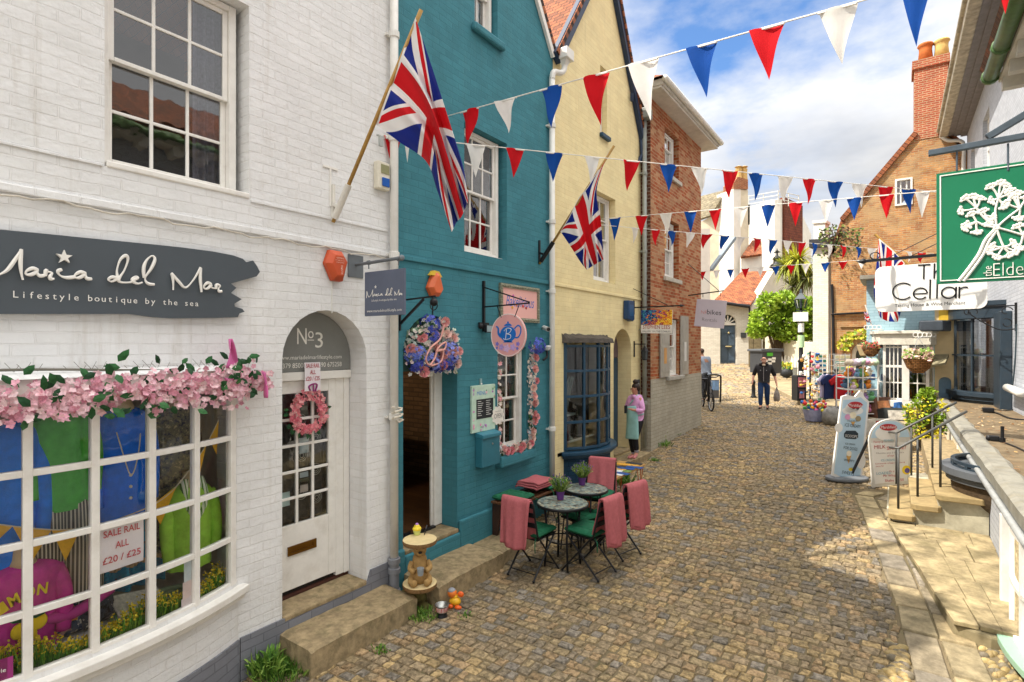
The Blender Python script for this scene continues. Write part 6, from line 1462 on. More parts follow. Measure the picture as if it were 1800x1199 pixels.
for (y,h) in ((10.5,.6),(11.4,.6),(12.4,.6),(13.6,.6)): k.box((XR-.03,y,.75),(XR-.012,y+.06,1.07))
obj('window_frame',k,M_WOODW,lo)
t=thing('cable','','cable',(1.3,8,ZR0))
def roofpt(px,py,lift=.0): return onZ(px,py,ZR0-.02+lift)
k=MB();k.tube(smooth_path([roofpt(1735,722),roofpt(1755,727),roofpt(1775,735),roofpt(1800,738),roofpt(1850,742)],5),.014,6);k.tube(smooth_path([roofpt(1740,718),roofpt(1765,722),roofpt(1790,720),roofpt(1850,726)],5),.012,6);obj('wire',k,M_BLACK,t)
k=MB();c=roofpt(1737,721,.04);k.box((c.x-.09,c.y-.06,c.z-.04),(c.x+.09,c.y+.06,c.z+.05));obj('socket',k,M_BLACK,t,bevel=.015);t['label']='black socket with twisted cables lying on the far part of the flat roof'
t=thing('aerial','short black aerial with its cable standing on the flat roof','aerial',tuple(roofpt(1762,777)));c=roofpt(1762,777)
k=MB();k.tube([c,c+V((0,0,.22))],.02,8);k.tube([c+V((0,0,.0)),c+V((0,0,.06))],.035,8);obj('mast',k,M_BLACK,t);k=MB();q=roofpt(1750,775);k.box((q.x-.06,q.y-.04,q.z),(q.x+.04,q.y+.04,q.z+.07));k.ball((q.x-.07,q.y,q.z+.035),.04,8,6);obj('base',k,M_BLACK,t,bevel=.01);k=MB();k.tube(smooth_path([c,roofpt(1785,785,.01),roofpt(1810,797,.01)],5),.01,5);obj('wire',k,M_BLACK,t)
k=MB()
for i in range(420):
 y=rnd(4.5,16);x=rnd(XR+.1,1.85);dn=noi(x,y*.6,1.1,2)
 if dn < .0 and random.random() < .8: continue
 leaf(k,V((x,y,ZR0-.015)),V((rnd(-1,1),rnd(-1,1),rnd(0,.25))),V((0,0,1)),rnd(.03,.08),rnd(.02,.04),srgb(random.choice(['8a6038','a87a48','6d4a2c','b99560','c9b08a'])))
o_=obj('dead_leaves',k,M_LEAFC,None,T(1.3,9,ZR0));tag(o_,'dry brown leaves scattered over the flat roof','leaves',kind='stuff')

k=MB()
for (x0,x1,zt) in ((-.12,.21,.52),(.16,.47,.68),(.42,.93,.84)):
 k.box((x0+.03,8.98,zt-.06-.2),(.93,10.9,zt-.062))
k2=MB()
st_=thing('stone_steps','stone steps with rough rendered side climbing from the raised pavement to the low shop','steps',(.4,9.8,.25))
k.box((-.03,8.58,-.2),(.92,10.3,.44));k.box((.19,8.581,.44),(.92,10.3,.60));k.box((.44,8.582,.60),(.92,10.3,.765));obj('core',k,mat('aaa48f',rough=.95,var=.35,scale=4,bump=1,bscale=18,dirt=.6,dirtc=(.16,.14,.09)),st_)
for (x0,x1,zt) in ((-.07,.215,.52),(.165,.475,.68),(.415,.90,.84)):
 k=MB();c=V(((x0+x1)/2,9.85,zt));k.prism([(x0,8.53),(x0+.05,8.49),(x1-.04,8.51),(x1,8.55),(x1,10.2),(x0,10.2)],zt-.075,zt);obj('tread',k,mat('97835c',rough=.9,var=.25,scale=6,bump=.7,bscale=25,dirt=.4,dirtc=(.16,.15,.07)),st_,bevel=.012)
k=MB();k.box((.425,10.21,.3),(.93,13.5,.835));obj('upper_path',k,M_STEP,st_)
def rail(label,posts,top0,top1):
 t=thing('handrail',label,'handrail',tuple(posts[0][0]));k=MB()
 tops=[p+V((0,0,h)) for p,h in posts]
 d=(tops[-1]-tops[0]).normalized();k.tube([tops[0]-V((.1,-.02,-.0)),tops[0],tops[0]+d*((tops[-1]-tops[0]).length+.35)],.017,8,None,None,False);obj('rail',k,mat('5a5a57',rough=.5,metal=.4,var=.2),t,smooth=True)
 for p,h in posts:
  k=MB();k.tube([p,p+V((0,0,h))],.014,8);obj('post',k,mat('4a4a48',rough=.5,metal=.4,var=.2),t,smooth=True)
def onZp(px,py,z): return onZ(px,py,z)
rail('near iron handrail along the front edge of the stone steps',[(onZ(1579,894,.52),.80),(onZ(1613,873,.68),.80),(onZ(1653,856,.84),.80)],None,None)
rail('far iron handrail on the back of the stone steps',[(onZ(1575.6,851,.52),.80),(onZ(1602,836,.68),.80),(onZ(1639,822,.84),.80)],None,None)

XT,ZTE=2.0,9.85
th=thing('tall_grey_house','tall pale grey painted brick house with deep dark eaves and a dark bow window','house',(XT,14,1.3))
k=MB();M=frame((XT,0,0),(0,-1,0),(0,0,1));k.shape([[(-23.9,-.3),(-9.45,-.3),(-9.45,ZTE),(-23.9,ZTE)],rect(-19.9,7.2,-18.6,8.9),rect(-22.8,7.2,-21.7,8.9)],-.3,0,M);k.box((XT+.3,9.46,-.3),(8,9.7,ZTE));k.box((XT+.3,23.6,-.3),(8,23.89,ZTE));obj('wall',k,M_GREYW,th)
k=MB();k.box((XT-.74,9.3,ZTE),(XT-.50,23.95,ZTE+.22));k.box((XT-.82,9.3,ZTE+.2),(XT-.54,23.95,ZTE+.30));obj('gutter',k,mat('b0a998',rough=.9,var=.35,scale=6,bump=.7),th,bevel=.03)
k=MB();k.box((XT-.5,9.32,ZTE+.02),(XT-.001,23.93,ZTE+.06));[k.box((XT-x,9.33,ZTE-.02-.05*i),(XT-.0015,23.92,ZTE+.02-.05*i)) for i,x in enumerate((.34,.17))];obj('eaves',k,mat('77767a',rough=.7,var=.2),th)
k=MB();k.add([(XT-.72,9.2,ZTE+.28),(XT-.72,23.95,ZTE+.28),(8,23.95,ZTE+5),(8,9.2,ZTE+5)],[(0,1,2,3)]);obj('roof',k,M_TILE,th,solid=.1)
def sashR(parent,y0,y1,z0,z1):
 W=MB();X=XT+.1
 for a,b,p,q in ((y0,y0+.07,z0,z1),(y1-.07,y1,z0,z1),(y0+.07,y1-.07,z1-.07,z1),(y0+.07,y1-.07,z0,z0+.08),(y0+.07,y1-.07,(z0+z1)/2-.025,(z0+z1)/2+.025)): W.box((X,a,p),(X+.08,b,q))
 for i in (1,2): y=lerp(y0+.07,y1-.07,i/3);W.box((X+.02,y-.012,z0+.08),(X+.06,y+.012,z1-.07))
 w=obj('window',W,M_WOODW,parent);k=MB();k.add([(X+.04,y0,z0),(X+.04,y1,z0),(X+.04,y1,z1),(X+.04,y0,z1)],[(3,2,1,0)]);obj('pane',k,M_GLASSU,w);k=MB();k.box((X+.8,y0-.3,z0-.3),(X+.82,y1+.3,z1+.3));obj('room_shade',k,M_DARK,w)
 k=MB();k.box((XT-.05,y0-.06,z0-.08),(XT+.1,y1+.06,z0-.002));obj('sill',k,M_WOODW,w)
sashR(th,18.6,19.9,7.2,8.9);sashR(th,21.7,22.8,7.2,8.9)
w=bowthing(th,'bow_window',1.3,.85,17.4,1.58,3.3,None,M_ANTH,M_ANTH,None,5,2,X=XT,thick=.1)
b5=Bow(0,0,1.3,.85);MM=Matrix.Translation((XT,17.4,0)) @ Matrix.Diagonal((-1,1,1,1));k=MB();b5.band(k,-b5.A-.08,b5.A+.08,3.3,3.58,-.4,.07,24);b5.band(k,-b5.A-.1,b5.A+.1,3.58,3.68,-.4,.13,24);k.v=[MM @ v for v in k.v];k.f=[list(reversed(q)) for q in k.f];obj('cornice',k,M_ANTH,w);k=MB();b5.skin(k,-b5.A,b5.A,1.0,1.5,0,24);k.v=[MM @ v for v in k.v];k.f=[list(reversed(q)) for q in k.f];obj('apron',k,M_ANTH,w)
k=MB();k.box((XT-.2,15.2,1.3),(XT-.002,16.1,3.4));obj('panel',k,M_ANTH,th,bevel=.02)
k=MB();k.tube(smooth_path([(XT-.7,23.85,ZTE+.05),(XT-.5,23.85,ZTE-.15),(XT-.12,23.8,ZTE-.3),(XT-.1,23.8,ZTE-1)],4)+[V((XT-.1,23.8,3))],.06,8);obj('drainpipe',k,M_PLASTW,th,smooth=True)
k=MB();c=onX(1775,682,XT-.1);k.tube([c+V((-.02,.15,.0)),c+V((0,-1.2,-.02))],.075,12);obj('waste_pipe',k,M_PLASTW,th,smooth=True);k=MB();k.tube(smooth_path([onX(1787,570,XT-.03),onX(1784,640,XT-.03),onX(1778,690,XT-.04)],5),.014,6);obj('cable',k,mat('3e4d55',rough=.6),th)
bk=thing('iron_bracket','empty black wrought iron scroll bracket on the tall grey wall','bracket',tuple(onX(1788,560,XT)));c=onX(1788,556,XT);Yb=c.y;k=MB()
zt_=onX(1788,537,XT).z;zb_=onX(1788,578,XT).z;e=onY(1700,541,Yb)
k.bar((XT-.02,Yb,zb_-.05),(XT-.02,Yb,zt_+.06),.035);k.tube([(XT-.02,Yb,zt_),(e.x,Yb,zt_)],.012,6);k.tube(smooth_path([(XT-.02,Yb,zb_),(XT-.3,Yb,zb_),(XT-.7,Yb,zt_-.17),(e.x+.02,Yb,zt_-.02)],5),.012,6)
def scroll(cx_,cz_,r,a0,a1): k.tube([V((cx_+r*(1-.55*i/18)*cos(lerp(a0,a1,i/18)),Yb,cz_+r*(1-.55*i/18)*sin(lerp(a0,a1,i/18)))) for i in range(19)],.010,5)
scroll(e.x,zt_+.07,.09,-1.5,3.6);scroll(e.x+.02,zt_-.11,.08,1.5,6.2);scroll(XT-.16,zt_-.11,.1,.2,5.0);scroll(XT-.16,zb_+.11,.1,2.0,-3.2);scroll(XT-.66,zt_-.12,.1,3.4,-.6)
obj('scrollwork',k,M_BLACK,bk)

nh=thing('near_grey_house','near grey house of which only the mossy green gutter and sunlit eaves show','house',(1.45,5,1.3))
k=MB();k.box((1.45,-3,-.3),(1.75,9.3,6.1));k.box((1.75,9.0,-.3),(7,9.3,6.1));k.box((1.75,-3,-.3),(7,-2.7,6.1));obj('wall',k,M_GREYW,nh)
k=MB()
for i in range(4):
 y0=9.42-i*3.1;k.tube([(1.02,y0,6.2),(1.02,y0-3.04,6.2)],.085,12)
 k.lathe([(.087,-.02),(.10,-.015),(.10,.05),(.087,.055)],12,T(1.02,y0-.9,6.2) @ Matrix.Rotation(pi/2,4,'X'));k.lathe([(.087,-.02),(.10,-.015),(.10,.05),(.087,.055)],12,T(1.02,y0-.02,6.2) @ Matrix.Rotation(pi/2,4,'X'))
obj('gutter',k,mat('4c6a3c',rough=.45,var=.3,scale=9,dirt=.4,dirtc=(.12,.1,.05)),nh,smooth=True)
k=MB();k.box((1.10,-3,6.1),(1.74,9.4,6.16));[k.box((1.12,9.2-.5*i,5.95),(1.44,9.32-.5*i,6.099)) for i in range(20)];obj('eaves',k,mat('cfcabd',rough=.6),nh)
k=MB();k.add([(.95,-3.2,6.3),(.95,9.5,6.3),(4.6,9.5,8.2),(4.6,-3.2,8.2)],[(0,1,2,3)]);obj('roof',k,brick(('8a5236','6d4530','4f3a2a'),'2b1f18',bw=.17,bh=.11,ms=.006,depth=.03,strength=1.0,mott=.35),nh,solid=.12)
k=MB()
for y in (1.0,4.0,7.0):
 for (a,b,p,q) in ((y,y+.08,2.8,4.4),(y+1.0,y+1.08,2.8,4.4),(y,y+1.08,4.4,4.48),(y,y+1.08,2.72,2.8),(y+.5,y+.55,2.8,4.4),(y+.08,y+1.0,3.55,3.62)): k.box((1.40,a,p),(1.449,b,q))
obj('window_frame',k,M_WOODW,nh)

GY=5.55
t,M,a,b=board('hanging_sign','big green hanging sign with a raised white elderflower and lettering','sign',[(1645,304),(1850,277.5),(1850,487),(1648,501)],GY,mat('0a6e4b',rough=.45,var=.06,scale=3,dirt=.08,dirtc=(.03,.2,.13)),th=.03)
M_SW=mat('e6e4dc',rough=.5,var=.02)
wd_,ht_=2*a,2*b;sx=wd_/205.0;sy=ht_/200.
def E(x,y):
 q=onY(1640+x/5.575,290+y/5.577,GY);L=M.inverted() @ q;return V((L.x,L.y,.008))
k=MB();k.shape([rect(-a+.02,-b+.02,a-.02,b-.02),rect(-a+.028,-b+.028,a-.028,b-.028)],0,.006,M)
k.tube(smooth_path([E(250,1140),(E(360,1000)),E(450,870),E(510,740),E(600,640)],6),.012,5,M);k.tube(smooth_path([E(300,1140),(E(400,1010)),E(490,880),E(545,760),E(620,650)],6),.010,5,M)
hub=E(620,615);k.tube([hub+V((.014*cos(i*pi/8),.014*sin(i*pi/8),0)) for i in range(16)],.009,5,M,closed=True)
def umbel(cx,cy,via,dirs,rr=.05):
 c=E(cx,cy);k.tube(smooth_path([hub]+[E(*v) for v in via]+[c],5),.0075,5,M)
 for (dx,dy) in dirs:
  j=E(dx,dy);k.tube(smooth_path([c,c.lerp(j,.6)+V((rnd(-.004,.004),rnd(-.004,.004),0)),j],3),.007,4,M);ax=(j-c).normalized()
  for an in (-1.15,-.55,0,.55,1.15):
   d=V((ax.x*cos(an)-ax.y*sin(an),ax.x*sin(an)+ax.y*cos(an),0));e_=j+d*rnd(.026,.036);k.tube([j,e_],.0055,4,M);k.ball(e_,(.0125,.0125,.008),8,5,M)
umbel(425,425,[(500,520)],[(330,340),(395,330),(300,450),(455,350)]);umbel(425,560,[(520,600)],[(390,500),(330,610),(430,640),(370,580)]);umbel(515,500,[(570,570)],[(500,470),(560,510),(530,560)])
umbel(640,330,[(610,450)],[(580,230),(660,200),(700,220),(600,345),(690,390),(720,300)]);umbel(850,430,[(740,510)],[(800,330),(760,270),(830,300),(740,390),(840,500),(900,350)]);umbel(880,690,[(750,650)],[(840,620),(850,790),(920,620),(940,740)])
umbel(690,805,[(650,710)],[(610,800),(580,840),(640,880),(740,860),(760,780),(790,840)])
tM=M @ T(0,0,.006)
q0,q1=E(590,1090),E(1155,1060);Mt=M @ T(q0.x,q0.y,.002) @ Matrix.Rotation(atan2(q1.y-q0.y,q1.x-q0.x),4,'Z');k.text('Elderflower',Mt,w=.50,h=.098,thin=-.022,align='L',z0=0,z1=.009)
q0=E(575,1090);k.text('the',M @ T(q0.x,q0.y,.002) @ Matrix.Rotation(pi/2,4,'Z'),w=.078,h=.05,thin=-.01,align='L',z0=0,z1=.009)
obj('relief',k,M_SW,t)
k=MB();zB=onY(1640,268,GY);bx0=onY(1632,270,GY);k.bar((bx0.x,GY,bx0.z),(1.45,GY,bx0.z+.03),.05,.045);k.bar((onY(1735,250,GY).x,GY,bx0.z+.05),(1.45,GY,bx0.z+.55),.05,.05)
for px_ in (1682,1772): q=onY(px_,275,GY);k.tube([(q.x,GY,bx0.z-.02),(q.x,GY,onY(px_,298,GY).z-.01)],.008,6)
obj('bracket',k,mat('44505a',rough=.6,var=.2,scale=12),t,bevel=.004)

CY=9.8
t,M,a,b=board('hanging_sign','white rounded hanging sign with thin black lettering on a long iron arm','sign',[(1538,468),(1736,457),(1735,540),(1539,551)],CY,mat('eceae6',rough=.5,var=.02),rad=.1)
def Cq(x,y): q=M.inverted() @ onY(1500+x/5.993,480+y/5.993,CY);return q
q0,q1=Cq(432,280),Cq(1165,262);ang_=atan2(q1.y-q0.y,q1.x-q0.x);Mt=M @ T(q0.x,q0.y,.001) @ Matrix.Rotation(ang_,4,'Z');hh=(Cq(540,110)-Cq(540,282)).length
k=MB();s_=hh
def arc(cx,cy,r,a0,a1,n=26,rx=None): return [V((cx+(rx or r)*cos(lerp(a0,a1,i/n)),cy+r*sin(lerp(a0,a1,i/n)),.002)) for i in range(n+1)]
W_=(q1-q0).length;u=W_;th_=.010
k.tube(arc(.125*u,s_*.5,s_*.5,.75,2*pi-.75),th_,4,Mt);r_=s_*.33
k.tube([V((.285*u,r_*.95,.002)),V((.285*u+r_*1.9,r_*1.0,.002))],th_*.8,4,Mt);k.tube(arc(.285*u+r_,r_,r_,0,2*pi-.65),th_,4,Mt)
k.tube([V((.525*u,0,.002)),V((.525*u,s_*1.15,.002))],th_,4,Mt);k.tube([V((.625*u,0,.002)),V((.625*u,s_*1.15,.002))],th_,4,Mt)
k.tube(arc(.69*u+r_,r_,r_,0,2*pi),th_,4,Mt);k.tube([V((.69*u+2*r_,0,.002)),V((.69*u+2*r_,2*r_,.002))],th_,4,Mt)
k.tube([V((.935*u,0,.002)),V((.935*u,2*r_,.002))],th_,4,Mt);k.tube(arc(.935*u+r_*.75,r_*1.1,r_*.8,1.1,2.9),th_,4,Mt)
k.tube([V((.43*u,s_*1.2,.002)),V((.43*u,s_*2.05,.002))],th_,4,Mt);k.tube([V((.34*u,s_*2.05,.002)),V((.52*u,s_*2.05,.002))],th_,4,Mt);k.tube([V((.58*u,s_*1.2,.002)),V((.58*u,s_*2.1,.002))],th_,4,Mt);k.tube(arc(.58*u+r_*.7,s_*1.45,r_*.7,pi,0),th_,4,Mt);k.tube([V((.58*u+r_*1.4,s_*1.2,.002)),V((.58*u+r_*1.4,s_*1.45,.002))],th_,4,Mt)
q2,q3=Cq(436,372),Cq(1180,342);k.text('Tasting House & Wine Merchant',M @ T(q2.x,q2.y,.001) @ Matrix.Rotation(atan2(q3.y-q2.y,q3.x-q2.x),4,'Z'),w=(q3-q2).length,h=hh*.26,align='L',z1=.001)
obj('lettering',k,M_BLACK,t)
q=onY(1522,459,CY);k=MB();k.bar((q.x,CY,q.z),(XT,CY,q.z+.03),.035,.04);k.lathe([(.0,-.13),(.045,-.03),(.03,0)],8,T(q.x,CY,q.z) @ Matrix.Rotation(pi/2,4,'Y'))
for px_ in (1560,1600): e=onY(px_,456,CY);k.tube([(e.x,CY,q.z+.02),(XT,CY+.1,q.z+.95+(1600-px_)*.004)],.006,5)
for px_ in (1547,1715): e=onY(px_,460,CY);k.tube([(e.x,CY,q.z),(e.x,CY,q.z-.1)],.008,5)
k.tube([V((onY(1538,455,CY).x+.06*cos(i*pi/8),CY,q.z+.07+.05*sin(i*pi/8))) for i in range(16)],.008,5,closed=True)
obj('arm',k,M_BLACK,t)

YB=17.3
bs=thing('pale_blue_shop','low pale blue brick shop with a white bay window full of bottles','shop',(.4,YB,.8));M_BLUEP=brick(('a9cbd8','9fc2d0'),'8fb2c0',ms=.006,mott=.08,depth=.005,strength=.5)
MBf=frame((0,YB,0),(1,0,0),(0,0,1))
k=MB();k.shape([[(-.62,.2),(.82,.2),(.82,4.45),(-.62,4.45)],rect(-.30,1.35,.62,3.0)],-.25,0,MBf);k.box((-.62,YB+.25,.2),(-.40,YB+1.5,4.45));obj('wall',k,M_BLUEP,bs)
k=MB();k.shape([[(.82,.2),(1.22,.2),(1.22,4.3),(.82,4.3)],arch(.9,1.15,.2,1.75)],-.25,-.01,MBf);obj('cream_wall',k,mat('d9c49a',rough=.9,var=.12,scale=3,bump=.3,dirt=.2,dirtc=(.4,.32,.2)),bs)
k=MB();k.box((.9,YB+.1,.2),(1.16,YB+.16,2.1));obj('door',k,mat('6f8fa8',rough=.5),bs)
k=MB();k.box((.9,YB-.02,3.3),(1.15,YB+.01,3.9));obj('yellow_panel',k,mat('d9b23a',rough=.5),bs)
k=MB();k.box((-.75,YB-.5,4.4),(.9,YB+1.6,4.5));obj('roof',k,M_LEAD,bs)
BZ0,BZ1=1.28,2.98;bx0_,bx1_,byF=-.22,.66,YB-.42
k=MB()
def post(x,y,w_=.05,m=k,z0=BZ0,z1=BZ1): m.box((x-w_/2,y-w_/2,z0),(x+w_/2,y+w_/2,z1))
cor=[(-.34,YB-.03),(-.22,byF),(.22,byF-.03),(.66,byF),(.78,YB-.03)]
post(-.22,byF,.06);post(.22,byF-.03,.15);post(.66,byF,.07);post(-.34,YB-.03,.05);post(.78,YB-.03,.05)
for (x0,x1) in ((-.19,.145),(.295,.625)):
 n=4 if x0 < 0 else 2
 for i in range(1,n): x=lerp(x0,x1,i/n);k.box((x-.012,byF-.02,BZ0),(x+.012,byF+.02,2.66))
 for z in (BZ0+.03,1.72,2.12,2.15,2.62): k.box((x0,byF-.022,z-.016),(x1,byF+.022,z+.016))
for s,(xa,ya),(xb,yb) in ((-1,cor[0],cor[1]),(1,cor[4],cor[3])):
 for z in (BZ0+.03,1.72,2.13,2.62): k.bar((xa,ya,z),(xb,yb,z),.035)
 for i in (1,2): k.box((lerp(xa,xb,i/3)-.012,lerp(ya,yb,i/3)-.012,BZ0),(lerp(xa,xb,i/3)+.012,lerp(ya,yb,i/3)+.012,2.66))
bay=obj('bay_window',k,M_WOODW,bs,bevel=.004)
k=MB();P=[(-.36,YB),(-.24,byF),(.68,byF),(.8,YB)]
for i in range(3): (xa,ya),(xb,yb)=P[i],P[i+1];k.add([(xa,ya,BZ0),(xb,yb,BZ0),(xb,yb,BZ1),(xa,ya,BZ1)],[(0,1,2,3)])
obj('pane',k,M_GLASS,bay)
k=MB();k.prism([(-.42,YB-.002),(-.28,byF-.1),(.70,byF-.1),(.86,YB-.002)],BZ0-.17,BZ0-.0);k.prism([(-.40,YB-.002),(-.1,byF+.1),(.5,byF+.1),(.84,YB-.002)],BZ0-.42,BZ0-.171);obj('sill',k,M_WOODW,bay,bevel=.01)
k=MB();k.prism([(-.55,YB-.002),(-.36,byF-.18),(.74,byF-.18),(.9,YB-.002)],BZ1-.02,BZ1+.06);k.prism([(-.50,YB-.002),(-.32,byF-.12),(.72,byF-.12),(.86,YB-.002)],BZ1-.3,BZ1-.021);obj('cornice',k,mat('d9d4c6',rough=.6,dirt=.3),bay,bevel=.01)
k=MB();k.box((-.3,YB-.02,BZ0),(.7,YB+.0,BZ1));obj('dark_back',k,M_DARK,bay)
k=MB()
for i in range(30):
 x,z=rnd(-.18,.62),random.choice([1.30,1.72,2.13]);c=srgb(random.choice(['d9a53a','c4912f','3f6f8f','b9c4c9','8a3a2a','7fa0a8','e0d3b0','3a3a3a']));k.lathe([(.028,0),(.03,.14),(.012,.19),(.012,.25)],8,T(x,byF+rnd(.08,.3),z),c)
obj('bottles',k,colmat(rough=.25,bump=0),bay)
k=MB();
for z in (1.27,1.7,2.11): k.box((-.25,byF+.03,z),(.68,YB-.03,z+.02))
obj('shelf',k,M_WOODW,bay)
k=MB();t_=[('PUSSER',0)]
for i,(z,h) in enumerate(((2.62,.13),(1.75,.16))): k=MB();k.box((-.57,YB-.006,z),(-.43,YB-.002,z+h));obj('shop_plate',k,mat('27426e',rough=.5),bs)
k=MB();k.add([(.62,YB-.5,2.13),(1.0,YB-.5,2.22),(1.1,YB,2.42),(.62,YB,2.4)],[(0,1,2,3)]);obj('door_hood',k,mat('8f876c',rough=.8,var=.3,scale=8),bs,solid=.07)
k=MB();k.prism([(.5,YB-.003),(.5,byF-.2),(.95,byF-.25),(1.15,YB-.003)],3.02,3.28);obj('lead_canopy',k,mat('3a424b',rough=.6,var=.2),bs,bevel=.03)

YG=24.0
def G_(px,py): q=onY(px,py,YG);return (q.x,q.z)
MG=frame((0,YG,0),(1,0,0),(0,0,1))
gh=thing('brick_gable_house','old orange brick gabled house with a tall chimney and small attic window','house',(onY(1550,600,YG).x,YG,1.2));M_OLD=brick(('c08c56','ad7348','8f583c'),'b39c78',bw=.23,bh=.075,ms=.01,mott=.45,depth=.008,strength=.9,stain=.45,stainc=(.30,.26,.19),blotch='b0926a',name='old orange brick',wob=.012)
wd_=[(1573,316),(1604,316),(1604,359),(1573,359)]
k=MB();k.shape([[G_(*p) for p in ((1461,720),(1461,446),(1482,388),(1612,236),(1668,236),(1850,400),(1850,720))],[G_(*p) for p in wd_],arch(G_(1497,0)[0],G_(1548,0)[0],1.0,G_(1500,622)[1])],-.35,0,MG);obj('wall',k,M_OLD,gh)
k=MB();k.add([onY(1461,446,YG),onY(1482,388,YG),onY(1482,388,YG)+V((0,9,0)),onY(1461,446,YG)+V((0,9,0))],[(0,1,2,3)]);k.add([onY(1480,386,YG)+V((0,-.1,0)),onY(1610,234,YG)+V((0,-.1,0)),onY(1610,234,YG)+V((0,9,0)),onY(1480,386,YG)+V((0,9,0))],[(0,1,2,3)]);k.add([onY(1610,234,YG),onY(1668,234,YG),onY(1668,234,YG)+V((0,9,0)),onY(1610,234,YG)+V((0,9,0))],[(0,1,2,3)]);k.add([onY(1668,234,YG),onY(1850,398,YG),onY(1850,398,YG)+V((0,9,0)),onY(1668,234,YG)+V((0,9,0))],[(0,1,2,3)]);obj('roof',k,M_TILE,gh,solid=.16)
c0,c1=onY(1607,240,YG),onY(1666,240,YG);zt_=onY(1630,118,YG).z
k=MB();k.box((c0.x,YG-.02,c0.z-.15),(c1.x,YG+1.0,zt_));k.box((c0.x-.06,YG-.08,zt_),(c1.x+.06,YG+1.06,zt_+.3));ch=obj('chimney',k,brick(('a5533a','8f4530','b56a42'),'b59a7a',bw=.23,bh=.075,ms=.012,mott=.3,depth=.008),gh)
for px_,m_ in ((1628,'b9682f'),(1657,'c9b06a')):
 q=onY(px_,108,YG);k=MB();k.lathe([(.24,0),(.19,.5),(.20,.62),(.25,.68),(.22,.74)],14,T(q.x,YG+.5,zt_+.3));obj('chimney_pot',k,mat(m_,rough=.8,var=.2),ch,smooth=True)
k=MB();pp_=[G_(*p) for p in wd_];x0,z1=pp_[0];x1,z0=pp_[2];k.shape([rect(x0,z0,x1,z1),rect(x0+.06,z0+.06,x1-.06,z1-.06)],-.1,.04,MG)
for i in (1,2): x=lerp(x0,x1,i/3);k.box((x-.02,z0,-.08),(x+.02,z1,-.04),MG)
k.box((x0,(z0+z1)/2-.02,-.08),(x1,(z0+z1)/2+.02,-.04),MG);w=obj('attic_window',k,M_WOODW,gh);k=MB();k.add([(x0,z0,-.06),(x1,z0,-.06),(x1,z1,-.06),(x0,z1,-.06)],[(0,1,2,3)],MG);obj('pane',k,M_GLASSU,w)
k=MB();r=(G_(1548,0)[0]-G_(1497,0)[0])/2;cx_=(G_(1548,0)[0]+G_(1497,0)[0])/2;zs_=G_(1500,622)[1]
k.shape([arch(cx_-r,cx_+r,1.0,zs_),arch(cx_-r*.72,cx_+r*.72,.9,zs_-.05)],-.2,-.08,MG);w=obj('arched_window',k,M_WOODW,gh);k=MB();k.box((cx_-r,1.0,-.25),(cx_+r,zs_+r,-.22),MG);obj('pane',k,mat('4d5450',rough=.1),w)
k=MB();k.shape([[(cx_+(r+.28)*cos(pi*i/20),zs_+(r+.28)*sin(pi*i/20)) for i in range(21)]+[(cx_+(r+.02)*cos(pi*(20-i)/20),zs_+(r+.02)*sin(pi*(20-i)/20)) for i in range(21)]],.0,.05,MG);obj('brick_arch',k,M_OLD,gh)
k=MB();a_,b_=G_(1461,556),G_(1620,554);k.box((a_[0],a_[1],.001),(b_[0],a_[1]+.12,.08),MG);k.box((a_[0]+.3,a_[1]-.42,.001),(b_[0]-.5,a_[1]-.32,.06),MG);obj('string_course',k,M_OLD,gh)
k=MB();k.prism([(-.22,.0),(.22,.0),(.12,-.42),(-.1,-.42)],0,.3,MG @ T(G_(1518,606)[0],G_(1518,606)[1],0));obj('corbel',k,mat('9b8a6a',rough=.9),gh,bevel=.04)
k=MB()
for i in range(260):
 a=rnd(.2,2.9);rr=r+rnd(.15,.5);p_=MG @ V((cx_+rr*cos(a),zs_+rr*sin(a),rnd(.05,.2)));leaf(k,p_,V((rnd(-1,1),-.6,rnd(-1,1))),V((0,-1,0)),.14,.09,srgb(random.choice(['c9c23a','a8b03a','7f9a34','d9cf5a'])))
solo('climbing_plant','yellow green climber over the arched window of the brick gable','plant',k,M_LEAFC)
k=MB();k.tube(smooth_path([onY(1462,500,YG-.05),onY(1464,545,YG-.05),onY(1466,690,YG-.05)],3),.05,6);k.tube([onY(1461,553,YG-.1),onY(1530,549,YG-.1)],.04,5);obj('drainpipe',k,M_BLACK,gh)
k=MB();kt=MB();base=onY(1466,432,YG)
for i in range(330):
 c=base+V((rnd(-.5,.9),rnd(-.6,.3),0));c.z +=rnd(-.5,.75)*(1-abs(c.x-base.x)*.35);leaf(k,c,V((rnd(-1,1),rnd(-1,.3),rnd(-.4,1))),V((0,-1,0)),rnd(.08,.16),rnd(.05,.08),srgb(random.choice(['55703a','7f8f4a','3a4a2c','6d5a44','96a45a','4a3f34'])))
for i in range(14): kt.tube(smooth_path([base,base+V((rnd(-.3,.5),rnd(-.3,.2),rnd(.2,.6))),base+V((rnd(-.5,.9),rnd(-.5,.3),rnd(.2,.9)))],3),[.03,.025,.02,.015,.012,.01,.008],5)
t=thing('roof_shrub','straggly shrub growing from the corner of the brick gable roof','shrub',tuple(base));obj('foliage',k,M_LEAFC,t);obj('branches',kt,mat('4f4334',rough=.9),t)

